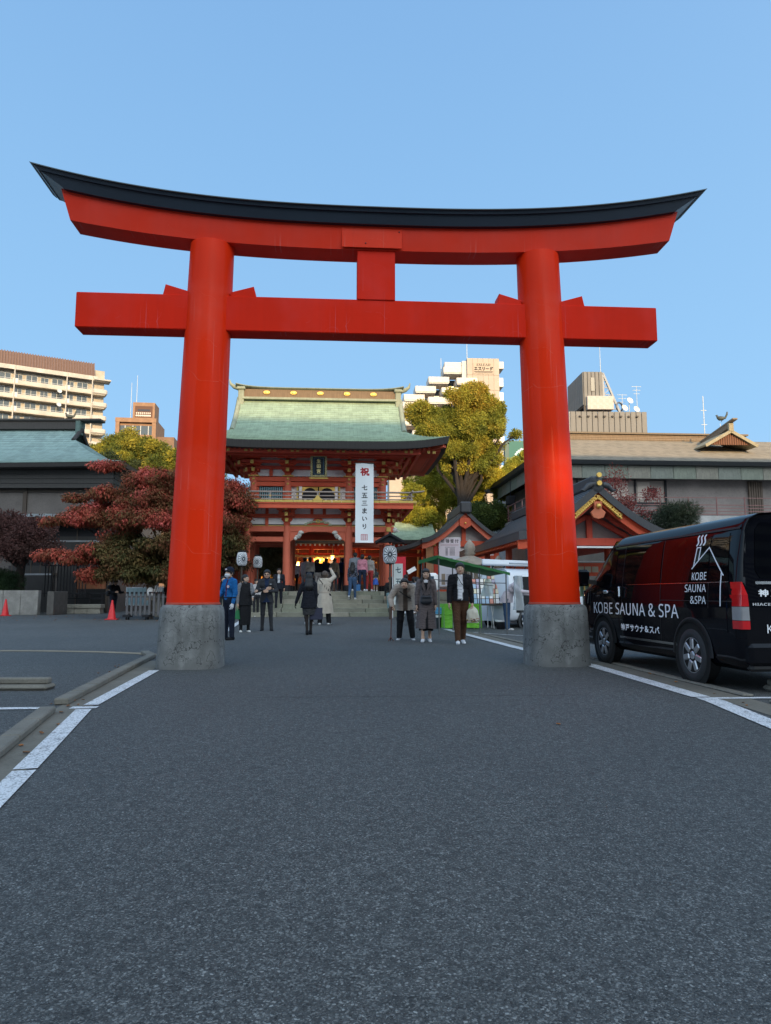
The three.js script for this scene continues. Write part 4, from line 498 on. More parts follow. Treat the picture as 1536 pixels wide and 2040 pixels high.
// ---------- left hall and its yard ----------
{
  const t = thing('office_hall', 'grey-walled hall with green copper roof and dark eave band at the far left', 'hall', [-35.2, 0, -46.3], 0.0);
  const w = surf([0.15, 0.13, 0.12], 0.9, T.mottle, 3), R = hipGable({ We: 20.2, De: 6.2, Wg: 15.0, ye: 8.5, yr: 11.9, lift: 0.12, n: 28, th: 0.22, soffit: 1.6, soffitY: 8.3, nu: 60 });
  const rr = new THREE.Group(); rr.name = 'roof'; t.add(rr); R.shell.to('copper_shingles', mat([0.25, 0.345, 0.32], 0.8, { map: shingleTex(601, 0.2), bumpMap: rep(T.bump, 0.15), bumpScale: 0.003 }), rr).userData.kind = 'stuff'; R.eave.to('eave_edge', eaveMat, rr); R.under.to('soffit', darkWood, rr);
  const band = surf([0.055, 0.052, 0.05], 0.8, T.wood, 0.8), bg = chamferBox(38.6, 0.26, 0.12, 0.01); boxUV(bg); for (let k = 0; k < 4; k++) put(bg, band, 'eave_board', t, 0, 8.15 - 0.27 * k, 5.3 - 0.03 * k);
  const sg = chamferBox(0.12, 0.26, 10.4, 0.01); boxUV(sg); for (let k = 0; k < 4; k++) put(sg, band, 'eave_board', t, 19.3 - 0.03 * k, 8.15 - 0.27 * k, 0);
  new G().box(38, 7.4, 9.6, 0, 3.7, 0).to('wall', w, t);
  for (const s of [-1, 1]) { const g = new G(), ys = R.prof(R.vg), zs = 6.2 * (1 - R.vg), sh = [[-zs, ys]]; for (let i = 0; i <= 8; i++) { const q = lerp(R.vg, 1, i / 8); sh.push([-6.2 * (1 - q), R.prof(q) - 0.1]); } for (let i = 7; i >= 0; i--) { const q = lerp(R.vg, 1, i / 8); sh.push([6.2 * (1 - q), R.prof(q) - 0.1]); } g.poly(sh, 0.1, M4(s * 14.2, 0, 0, 0, PI / 2)); g.to('gable_panel', surf([0.1, 0.06, 0.04], 0.8, T.wood, 0.6), rr); for (const f of [-1, 1]) { const b = new G(), pts = []; for (let i = 0; i <= 10; i++) { const q = lerp(R.vg * 0.97, 1, i / 10); pts.push(V(s * 15.0, R.prof(q) + 0.02, f * 6.2 * (1 - q))); } b.tube(pts, 0.14, 6); b.to('verge', eaveMat, rr); } }
  new G().box(30, 0.55, 0.6, 0, 12.15, 0, 0, 0, 0, 0.03).to('ridge_box', surf([0.06, 0.05, 0.045], 0.8, T.wood, 1), rr); new G().box(32, 0.14, 0.85, 0.4, 12.5, 0, 0, 0, 0, 0.02).to('ridge_cap', eaveMat, rr); new G().box(0.3, 0.9, 0.8, 14.9, 12.0, 0, 0, 0, 0, 0.03).to('ridge_end_tile', surf([0.12, 0.18, 0.16], 0.8, T.mottle, 0.5), rr);
  const tw = surf([0.3, 0.31, 0.33], 0.8, T.mottle, 1);
  for (const [x, y, ww, h] of [[15.8, 4.75, 5.6, 1.15], [14.6, 2.9, 2.2, 1.3]]) { const f = put(new G().box(ww, h, 0.1, 0, 0, 0).geo(), blackM, 'window', t, x, y, 4.83); for (const k of [-1, 1]) new G().box(ww + 0.2, 0.1, 0.14, 0, k * (h / 2 + 0.05), 0.03).to('frame', tw, f); for (let i = 0; i <= 4; i++) new G().box(0.06, h, 0.1, -ww / 2 + i * ww / 4, 0, 0.05).to('mullion', darkWood, f); }
  new G().box(8, 0.12, 1.5, 15.2, 5.55, 5.4, 0, 0.22).to('lower_roof', surf([0.3, 0.34, 0.36], 0.6, T.patina, 2), t); new G().box(8, 0.25, 0.1, 15.2, 5.3, 6.1).to('lower_fascia', darkWood, t);
  for (const [x, ww, hh] of [[17.6, 2.8, 4.4], [14.6, 2.6, 2.7], [7.5, 4, 2.7]]) new G().box(ww, hh, 0.12, x, hh / 2, 4.86).to('dark_void_panel', surf([0.03, 0.027, 0.026], 0.7, T.wood, 1), t);  // dark sheets standing in for the shaded void below the eave
  for (const x of [10, 14, 18.6]) new G().box(0.22, 7.4, 0.14, x, 3.7, 4.84).to('post', darkWood, t); for (const y of [2.2, 7.1]) new G().box(38, 0.16, 0.1, 0, y, 4.83).to('rail_beam', darkWood, t);
}
const bird = (label, p, s, turn) => { const o = thing('bird_finial', label, 'finial', p, turn), m = surf([0.08, 0.09, 0.075], 0.6, T.mottle, 0.3); new G().tube([V(-0.42, 0.5, 0), V(-0.36, 0.47, 0), V(-0.18, 0.38, 0), V(0.1, 0.36, 0), V(0.36, 0.42, 0)], [0.04, 0.13, 0.23, 0.21, 0.08], 10).to('body', m, o); new G().tube([V(0.3, 0.32, 0), V(0.5, 0.7, 0), V(0.55, 1.0, 0)], [0.1, 0.1, 0.06], 6).to('tail', m, o); new G().tube([V(-0.34, 0.5, 0), V(-0.42, 0.7, 0), V(-0.56, 0.68, 0)], [0.12, 0.09, 0.015], 8).to('head', m, o); new G().cyl(V(0, 0, 0), V(0, 0.25, 0), 0.03, 0.03, 6).to('leg', m, o); o.scale.setScalar(s); };
bird('dark bronze bird finial with raised tail on the left hall ridge', [-21.0, 12.57, -46.3], 0.62, 0.3);
{ // granite wall, hedge, rail and boards
  const w = thing('granite_wall', 'low wall of rough split granite blocks at the left edge of the yard', 'wall', [-21.5, 0, -36.9], 0), gm = surf([0.36, 0.345, 0.32], 0.92, T.mottle, 0.8, { bumpMap: rep(T.bump, 0.6), bumpScale: 0.03 });
  for (let i = 0; i < 9; i++) { const r = rngOf(i + 5), g = new G(); g.grid(14, 12, (u, v) => [-0.44 + 0.88 * u, 0.01 + 1.24 * v, 0.3 + (u > 0 && u < 1 && v > 0 && v < 1 ? 0.05 * (fbm(u * 0.5 + i * 0.13, v * 0.5, 12, 4, 5) * 2 - 0.7) : 0)]); g.box(0.88, 1.24, 0.3, 0, 0.63, 0.145); put(g.geo(), gm, 'stone', w, -3.9 + 0.9 * i, 0, 0); } new G().box(0.35, 1.2, 1.6, 4.35, 0.6, -0.55, 0, 0, 0, 0.02).to('end_stone', surf([0.13, 0.12, 0.11], 0.9, T.mottle, 0.6), w);
  const h = thing('box_hedge', 'rounded dark green clipped bush on top of the granite wall', 'bush', [-20.8, 1.25, -37.3]); crown(h, [[0, 0.55, 0, 1.3, 0.75, 0.8], [-1.3, 0.5, 0, 1.2, 0.7, 0.8], [1.15, 0.4, 0, 0.75, 0.6, 0.6]], 2200, CL.hedge, [[0.012, 0.03, 0.012], [0.025, 0.055, 0.02], [0.04, 0.075, 0.03]], 5, { gap: 0.1, rough: 0.15, fill: 0.4, grain: 0.4 }); new G().cyl(V(0, 0, 0), V(0, 0.5, 0), 0.06, 0.04).to('stem', bark, h);
  const f = thing('iron_railing', 'black upright bar railing in front of the grey hall wall', 'railing', [-17.4, 0.9, -38.8]); for (let i = 0; i < 14; i++) new G().box(0.04, 1.9, 0.04, -1.1 + i * 0.17, 0.95, 0).to('bar', blackM, f); for (const y of [0.2, 1.7]) new G().box(2.4, 0.05, 0.05, 0, y, 0).to('rail', blackM, f);
  const pl = thing('stone_ledge', 'pale stone ledge of two courses below the black rail', 'ledge', [-16.9, 0, -39.2]); for (let i = 0; i < 4; i++) { new G().box(0.69, 0.3, 0.5, -1.05 + i * 0.7, 0.15, 0, 0, 0, 0, 0.012).to('stone', stone, pl); } for (let i = 0; i < 2; i++) new G().box(1.44, 0.2, 0.6, -0.73 + i * 1.46, 0.405, 0, 0, 0, 0, 0.015).to('coping_stone', stone, pl);
  const ra = thing('black_rail', 'low black double rail above the pale stone ledge', 'railing', [-16.9, 0.5, -39.2]); for (let i = 0; i < 5; i++) new G().box(0.06, 0.6, 0.06, -1.4 + i * 0.7, 0.3, 0).to('post', blackM, ra); for (const y of [0.32, 0.6]) new G().box(3.0, 0.06, 0.06, 0, y, 0).to('rail', blackM, ra);
  const nb = thing('notice_board', 'wooden notice board with small green roof behind the black rail', 'notice board', [-16.4, 0, -39.9]); for (const s of [-1, 1]) new G().box(0.1, 2.9, 0.1, s * 0.85, 1.45, 0).to('post', darkWood, nb); new G().box(1.7, 0.8, 0.06, 0, 1.75, 0.02).to('board', surf([0.24, 0.085, 0.035], 0.8, T.wood, 0.8), nb); for (const s of [-1, 1]) new G().box(3.0, 0.05, 0.7, -0.1, 2.98, s * 0.3, 0, s * 0.4).to('roof', surf([0.16, 0.27, 0.22], 0.8, T.patina, 1), nb);
  const mb = thing('map_board', 'pale blue-green site map board on low legs behind the wooden barrier', 'map board', [-11.2, 0, -33.6]); new G().add(new THREE.PlaneGeometry(1.9, 0.8), M4(0, 0.95, 0.035), true).to('map_print', mat([0.9, 0.9, 0.9], 0.6, { map: canvasTex(512, 220, (x, W, H) => { x.fillStyle = '#b8cfd2'; x.fillRect(0, 0, W, H); x.fillStyle = '#9dbfc9'; x.fillRect(20, 120, 200, 80); x.fillStyle = '#cfd9c8'; x.fillRect(240, 60, 130, 90); x.fillStyle = '#e6e8e4'; for (let i = 0; i < 6; i++) x.fillRect(390, 20 + i * 30, 100, 16); x.strokeStyle = '#7d9aa0'; x.lineWidth = 3; for (let i = 0; i < 6; i++) { x.beginPath(); x.moveTo(20 + i * 60, 10); x.lineTo(60 + i * 55, 210); x.stroke(); } }) }), mb); new G().box(1.96, 0.86, 0.06, 0, 0.95, 0, 0, 0, 0, 0.01).to('frame', plaster, mb); for (const s of [-1, 1]) new G().box(0.06, 0.6, 0.06, s * 0.8, 0.3, 0).to('leg', darkWood, mb);
  const br = thing('wooden_barrier', 'grey weathered wooden picket barrier on casters beside the left pillar', 'barrier', [-9.9, 0, -29.8], -0.05), gw = surf([0.115, 0.11, 0.115], 0.85, T.wood, 0.5); for (let i = 0; i < 10; i++) { const p = put(new G().box(0.09, 0.92, 0.045, 0, 0, 0, 0, 0, 0, 0.008).geo(), gw, 'picket', br, -0.86 + i * 0.19, 0.62, 0.0); new G().box(0.1, 0.09, 0.07, 0, 0.49, 0, 0, 0, 0, 0.02).to('picket_cap', blackM, p); } for (const y of [0.3, 0.95]) new G().box(1.9, 0.07, 0.04, 0, y, -0.05).to('rail', gw, br); for (const x of [-0.82, 0, 0.82]) { new G().box(0.3, 0.1, 0.34, x, 0.16, 0, 0, 0, 0, 0.01).to('foot', blackM, br); for (const z of [-0.12, 0.12]) new G().cyl(V(x - 0.02, 0.055, z), V(x + 0.02, 0.055, z), 0.055, 0.055, 12).to('caster', blackM, br); }
  const sp = thing('sign_post', 'pointed pale wooden sign post with two brushed characters behind the barrier', 'sign post', [-10.15, 0, -31.0]); new G().poly([[-0.2, 0.8], [0.2, 0.8], [0.2, 1.95], [0, 2.12], [-0.2, 1.95]], 0.07, M4(0, 0, -0.035), 0.008).to('board', surf([0.42, 0.34, 0.25], 0.8, T.wood, 0.6), sp); new G().add(new THREE.PlaneGeometry(0.36, 0.9), M4(0, 1.45, 0.048), true).to('lettering', mat([0.9, 0.9, 0.9], 0.8, { map: canvasTex(128, 320, (x, W, H) => { x.fillStyle = '#a8957c'; x.fillRect(0, 0, W, H); glyph(x, '生', 20, 30, 88, 100, 14, '#181310'); glyph(x, '殿', 20, 180, 88, 100, 12, '#181310'); }) }), sp); for (const s of [-1, 1]) new G().box(0.28, 0.04, 0.14, s * 0.11, 2.1, 0, 0, 0, -s * 0.75).to('cap', darkWood, sp); new G().box(0.1, 0.9, 0.08, 0, 0.42, 0).to('post', darkWood, sp);
  const st = thing('offering_stand', 'small dark stand with white cloth and upright slips behind the barrier', 'stand', [-9.75, 0, -30.7]); new G().box(0.5, 0.05, 0.3, 0, 1.12, 0, 0, 0, 0, 0.01).to('tray', surf([0.12, 0.04, 0.03], 0.7, T.wood, 0.4), st); for (const s of [-1, 1]) new G().box(0.05, 1.1, 0.05, s * 0.2, 0.55, 0).to('leg', darkWood, st); for (let i = 0; i < 4; i++) new G().box(0.05, 0.3, 0.02, -0.15 + i * 0.1, 1.28, 0, 0, 0, -0.3).to('slip', plaster, st); new G().add(new THREE.SphereGeometry(0.16, 10, 8), M4(-0.32, 1.15, 0.05, 0, 0, 0, [1, 1.3, 0.7])).to('white_cloth', plaster, st);
  const cone = thing('traffic_cone', 'red traffic cone standing beside the man with the backpack', 'traffic cone', [-11.4, 0, -29.9], 0.2, 'red traffic cones'); new G().lathe([[0.17, 0.04], [0.165, 0.07], [0.035, 0.8], [0.0, 0.82]], 20).to('cone_body', mat([0.72, 0.02, 0.025], 0.45, { map: rep(T.fine, 0.5) }), cone); new G().box(0.5, 0.04, 0.5, 0, 0.02, 0, 0, 0, 0, 0.012).to('base', mat([0.5, 0.015, 0.02], 0.6), cone); dup(cone, [-18.6, 0, -35.1], 0.6, 'red traffic cone standing in front of the granite wall');
}
// ---------- right side: hall on its terrace, pavilion, reception office, stall ----------
const greyTile = surf([0.075, 0.08, 0.09], 0.6, T.streak, 0.6), tileDark = surf([0.05, 0.05, 0.055], 0.6, T.wood, 0.7);
{
  const HX = 18.7, HZ = -44.6, t = thing('ceremony_hall', 'long grey hall with weathered copper roof, gable dormer and raised terrace at the far right', 'hall', [HX, 0, HZ], 0.07);
  const w = surf([0.25, 0.215, 0.2], 0.9, T.mottle, 3), R = hipGable({ We: 11.4, De: 6.0, Wg: 7.9, ye: 8.3, yr: 10.8, lift: 0.02, n: 26, th: 0.2, soffit: 1.3, soffitY: 8.1, nu: 50, lin: 0.8, curve: 1.6 });
  const rr = new THREE.Group(); rr.name = 'roof'; t.add(rr); R.shell.to('copper_shingles', mat([0.26, 0.225, 0.175], 0.75, { map: shingleTex(501, 0.4), bumpMap: rep(T.bump, 0.2), bumpScale: 0.003 }), rr).userData.kind = 'stuff'; R.eave.to('eave_edge', mat([0.02, 0.022, 0.024], 0.5), rr); R.under.to('soffit', darkWood, rr);
  const rb = surf([0.26, 0.185, 0.12], 0.8, T.wood, 0.8); new G().box(12, 0.4, 0.5, -1.7, 10.9, 0, 0, 0, 0, 0.02).to('ridge_box', rb, rr); new G().box(12.3, 0.1, 0.8, -1.7, 11.14, 0).to('ridge_cap', surf([0.2, 0.15, 0.1], 0.8, T.wood, 1), rr);
  for (let i = 0; i < 3; i++) new G().box(12, 0.04, 0.56, -1.7, 10.78 + 0.11 * i, 0).to('ridge_moulding', rb, rr);
  // gabled dormer
  const pale = surf([0.4, 0.34, 0.22], 0.8, T.patina, 1.5); const dg = new THREE.Group(); dg.name = 'gable_dormer'; t.add(dg); dg.position.set(1.35, 9.78, 3.5); dg.scale.setScalar(0.74);
  for (const s of [-1, 1]) { const g = new G(); g.beam(V(s * 2.15, -0.1, -1.2), V(0, 1.12, -1.2), 3.0, 0.14); g.to('dormer_roof', pale, dg); const b = new G(); b.beam(V(s * 2.15, -0.12, 0.34), V(0, 1.08, 0.34), 0.08, 0.24); b.to('barge_board', pale, dg); }
  new G().poly([[-1.7, 0], [1.7, 0], [0, 0.95]], 0.08, M4(0, 0, 0.05)).to('gable_panel', surf([0.14, 0.06, 0.035], 0.8, T.wood, 0.4), dg); for (let i = -8; i <= 8; i++) new G().box(0.06, 0.94 - abs(i) * 0.11, 0.06, i * 0.19, (0.94 - abs(i) * 0.11) / 2, 0.15).to('gable_slat', surf([0.24, 0.1, 0.05], 0.8, T.wood, 0.4), dg);
  const rg = new G(); rg.beam(V(0, 0.9, -4), V(0, 1.55, 0.3), 0.35, 0.4); rg.to('dormer_ridge', rb, dg); new G().beam(V(0, 1.15, -4.2), V(0, 1.92, 1.0), 0.4, 0.12).to('ridge_beam', surf([0.25, 0.19, 0.13], 0.8, T.wood, 1), dg); new G().box(0.4, 0.7, 0.25, 0, 1.4, 0.3, 0, 0, 0, 0.03).to('ridge_end_tile', pale, dg);
  // eave band of copper panels
  const bandM = [0, 1, 2].map((i) => surf([[0.22, 0.24, 0.19], [0.25, 0.235, 0.19], [0.21, 0.225, 0.19]][i], 0.75, T.patina, 2.1 + 0.3 * i)), pg = chamferBox(1.27, 0.72, 0.06, 0.008); boxUV(pg); for (let i = 0; i < 17; i++) put(pg, bandM[(i * 7) % 3], 'eave_panel', t, -10.3 + i * 1.29, 7.73, 5.62); const sp = chamferBox(0.06, 0.72, 1.27, 0.008); boxUV(sp); for (let i = 0; i < 8; i++) put(sp, bandM[(i * 5) % 3], 'eave_panel', t, -10.95, 7.73, 4.9 - i * 1.29);
  new G().box(20.8, 7.6, 9.6, 0.5, 3.9, 0).to('wall', w, t);
  const wf = put(new G().box(5.6, 1.25, 0.1, 0, 0, 0).geo(), mat([0.3, 0.25, 0.22], 0.08, { specularIntensity: 1.0 }), 'window', t, -6.2, 6.75, 4.83); for (const q of [[5.8, 0.1, 0.2, 0, -0.66, 0.05], [0.1, 1.3, 0.2, 2.85, 0, 0.05], [0.07, 1.3, 0.16, 1.1, 0, 0.05], [0.07, 1.3, 0.16, -1.2, 0, 0.05], [0.05, 1.3, 0.14, -2.2, 0, 0.05]]) new G().box(...q).to('frame', blackM, wf); new G().box(0.5, 0.22, 0.05, 2.1, 0.1, 0.06).to('blind_slat', blackM, wf); for (const [x, ww] of [[0, 1.4], [1.6, 0.7]]) new G().box(ww, 1.0, 0.03, x, 0.05, 0.055).to('blind', surf([0.5, 0.42, 0.36], 0.8, T.fine, 0.6), wf);
  const ps = surf([0.1, 0.07, 0.05], 0.7, T.wood, 0.5); for (let i = 0; i < 6; i++) new G().box(0.1, 2.2, 0.12, 1.55 + i * 0.14, 6.3, 4.9).to('post_slat', ps, t);
  // terrace with railing
  new G().box(24, 0.5, 4, 0.6, 4.75, 6.6).to('terrace_slab', surf([0.5, 0.48, 0.46], 0.85, T.mottle, 2), t); new G().box(24, 4.5, 2.6, 0.6, 2.25, 6.2).to('terrace_wall', surf([0.16, 0.15, 0.14], 0.9, T.mottle, 2), t);
  const rm = surf([0.24, 0.11, 0.1], 0.6, T.fine, 0.8); for (const y of [5.1, 5.26, 5.42, 5.58, 5.95]) new G().box(24, 0.04, 0.04, 0.6, y, 8.4).to('rail', rm, t); for (let i = 0; i < 17; i++) new G().box(0.05, 1.0, 0.05, -11.3 + i * 1.49, 5.5, 8.4).to('rail_post', rm, t); for (const y of [5.1, 5.26, 5.42, 5.58, 5.95]) new G().box(0.04, 0.04, 12, -11.5, y + 0.3, 2.2).to('rail', rm, t); for (let i = 0; i < 8; i++) new G().box(0.05, 1.2, 0.05, -11.5, 5.6, 8 - i * 1.6).to('rail_post', rm, t); new G().box(0.3, 0.7, 12, -11.5, 4.9, 2.2).to('terrace_fascia', surf([0.5, 0.48, 0.46], 0.85, T.mottle, 2), t);
  const hl = new G(); hl.box(0.5, 0.55, 0.5, -11.2, 6.7, 1.0, 0, 0, 0, 0.05); hl.to('eave_lantern', blackM, t); new G().cyl(V(-11.2, 6.9, 1), V(-11.2, 8.0, 1), 0.02).to('lantern_rod', blackM, t);
  bird('green bronze bird finial on the gable ridge of the right hall', [19.95, 11.2, -41.3], 0.6, -0.25);
}
// gabled building with curved roof, gable facing +z; local origin at gable centre on the ground
function gableRoof(t, o) { // apexY, eaveY, half, len, sag
  const { ay, ey, half, len, th = 0.22, m, edge, barge, bargeW = 0.28, over = 0.35 } = o, prof = (u) => ey + (ay - ey) * pow(1 - abs(u), 1.45) * 1.0 + 0.0;
  const top = new G(), und = new G(), rows = new G();
  const f = (u, z, dy) => [u * half, prof(u) + 0.1 * pow(abs(u), 3) + dy, z];
  for (const s of [-1, 1]) { for (let k = 0; k < 22; k++) { const u0 = s * (1 - k / 22), u1 = s * (1 - (k + 1) / 22), a = f(u0, over, 0.025), b = f(u0, -len, 0.025), c = f(u1, -len, 0), d = f(u1, over, 0), e = f(u0, over, 0), h = f(u0, -len, 0); const q = new G(); s < 0 ? q.quad(b, a, d, c) : q.quad(a, b, c, d); s < 0 ? q.quad(h, e, a, b) : q.quad(e, h, b, a); for (const g of q.l) boxUV(g); top.l.push(...q.l); }
    und.grid(16, 1, (u, v) => { const p = f(s * u, v < 0.5 ? over - 0.05 : -len, -th); return p; }); }
  top.to('roof_tiles', m, t).userData.kind = 'stuff'; und.to('soffit', o.soffit || vermD, t);
  for (const z of [over, -len]) { const g = new G(); g.grid(32, 1, (u, v) => { const U = -1 + 2 * u; return f(U, z - (z > 0 ? 0 : 0), v < 0.5 ? -th : 0.03); }); g.to('roof_edge', edge, t); }
  for (const s of [-1, 1]) { const g = new G(); g.quad(f(s, over, -th), f(s, -len, -th), f(s, -len, 0.03), f(s, over, 0.03)); for (const q of g.l) boxUV(q); g.to('roof_edge', edge, t); }
  for (const s of [-1, 1]) { const g = new G(); const A = [], B = []; for (let i = 0; i <= 16; i++) { const u = s * i / 16; A.push(f(u, 0, -th)); B.push(f(u, 0, -th - bargeW)); } const sh = [...A, ...B.reverse()].map((p) => [p[0], p[1]]); g.poly(s > 0 ? sh : sh.reverse(), 0.1, M4(0, 0, over - 0.25)); g.to('barge_board', barge, t); }
  return { prof, f };
}
{ // reception office
  const t = thing('reception_office', 'small red-gabled reception office with white plaster and a large notice, right of the gate', 'office', [4.2, 0, -37.6], 0.06);
  gableRoof(t, { ay: 5.55, ey: 3.85, half: 2.3, len: 5, m: greyTile, edge: tileDark, barge: vermC, bargeW: 0.3 });
  { const g = new G(); g.grid(20, 1, (u, v) => [-2.25 - 1.5 * u, 3.92 - 0.42 * u - 0.06 * sin(u * PI), v < 0.5 ? 0.1 : -4.6]); g.grid(20, 1, (u, v) => [-3.75 + 1.5 * u, 3.32 + 0.4 * u, v < 0.5 ? 0.1 : -4.6]); g.grid(20, 1, (u, v) => [-2.25 - 1.5 * u, (v < 0.5 ? 3.72 : 3.92) - 0.42 * u - 0.06 * sin(u * PI), 0.12]); g.to('side_canopy', tileDark, t); }
  new G().box(3.3, 3.8, 4, 0.1, 1.9, -2.4).to('wall', plaster, t); new G().poly([[-1.9, 3.7], [1.9, 3.7], [0.7, 4.4], [0, 4.95], [-0.7, 4.4]], 0.1, M4(0, 0, -0.5)).to('gable_plaster', surf([0.45, 0.43, 0.42], 0.9, T.fine, 1), t);
  const bright = surf([0.55, 0.05, 0.02], 0.6, T.streak, 1.5);
  for (const x of [-1.5, 1.75]) new G().box(0.24, 3.8, 0.24, x, 1.9, -0.32, 0, 0, 0, 0.02).to('column', x < 0 ? bright : verm, t); new G().box(0.22, 1.0, 0.14, 0, 4.2, -0.36).to('king_post', verm, t); new G().box(3.9, 0.3, 0.2, 0.1, 3.72, -0.3, 0, 0, 0, 0.01).to('tie_beam', verm, t); new G().box(3.2, 0.2, 0.16, 0.1, 3.0, -0.3).to('rail_beam', verm, t); new G().box(3.2, 0.2, 0.2, 0.1, 1.2, -0.3).to('rail_beam', verm, t);
  for (const x of [-1.66, 1.8]) new G().box(0.28, 0.3, 0.1, x, 3.74, -0.16, 0, 0, 0, 0.02).to('gold_cap', goldP, t); { const g = new G(); g.poly([[-0.3, 0.3], [0.3, 0.3], [0.28, -0.1], [0, -0.26], [-0.28, -0.1]], 0.1, M4(0, 4.75, 0.15), 0.02); g.to('gable_pendant', verm, t); new G().add(new THREE.SphereGeometry(0.06, 8, 6), M4(0, 4.78, 0.28)).to('gold_boss', gold, t); }
  { const w = put(new G().box(1.7, 1.5, 0.08, 0, 0, 0).geo(), mat([0.05, 0.09, 0.085], 0.3), 'window', t, 0.85, 2.1, -0.38); const sg = new G().box(0.07, 1.5, 0.06, 0, 0, 0.05).geo(); for (let i = 0; i < 9; i++) put(sg, i % 3 ? plaster : darkWood, 'slat', w, -0.75 + i * 0.19, 0, 0); }
  new G().box(0.5, 0.5, 5.0, 0, 5.58, -2.2, 0, 0, 0, 0.06).to('ridge', tileDark, t); new G().box(0.62, 0.62, 0.3, 0, 5.6, 0.35, 0, 0, 0, 0.08).to('ridge_end_tile', tileDark, t);
  const s = thing('reception_notice', 'tall white notice panel headed with four large characters on the reception office front', 'notice', [4.2, 0, -37.6], 0.06); new G().box(1.15, 2.6, 0.05, -0.8, 2.75, -0.08, 0, 0, 0, 0.008).to('panel', plaster, s);
  new G().add(new THREE.PlaneGeometry(1.1, 2.54), M4(-0.8, 2.75, -0.05), true).to('print', mat([0.9, 0.9, 0.9], 0.7, { map: canvasTex(440, 1016, (x, W, H) => { x.fillStyle = '#e6d8e0'; x.fillRect(0, 0, W, 390); x.fillStyle = '#dcdce8'; x.fillRect(0, 390, W, H); '祈祷受付'.split('').forEach((c, i) => glyph(x, c, 28 + i * 100, 26, 86, 86, 11, '#17141a')); x.fillStyle = '#a06a72'; for (let r = 0; r < 2; r++) for (let i = 0; i < 16; i++) x.fillRect(30 + i * 24, 138 + r * 22, 17, 8); x.fillStyle = '#3a3440'; for (let i = 0; i < 10; i++) x.fillRect(120 + i * 22, 192, 16, 12); for (let r = 0; r < 6; r++) { x.fillRect(130, 226 + r * 26, 50, 14); for (let i = 0; i < 4; i++) x.fillRect(220 + i * 28, 226 + r * 26, 22, 14); } for (let i = 0; i < 6; i++) x.fillRect(170 + i * 20, 430, 14, 10); for (let r = 0; r < 3; r++) for (let i = 0; i < 12; i++) x.fillRect(80 + i * 24, 456 + r * 26, 15, 8); x.fillStyle = '#c02a3c'; x.fillRect(280, 800, 110, 190); x.fillStyle = '#9a8a7a'; x.fillRect(40, 760, 80, 230); x.fillStyle = '#55556a'; for (let r = 0; r < 9; r++) x.fillRect(140, 770 + r * 24, 110, 8); }) }), s);
}
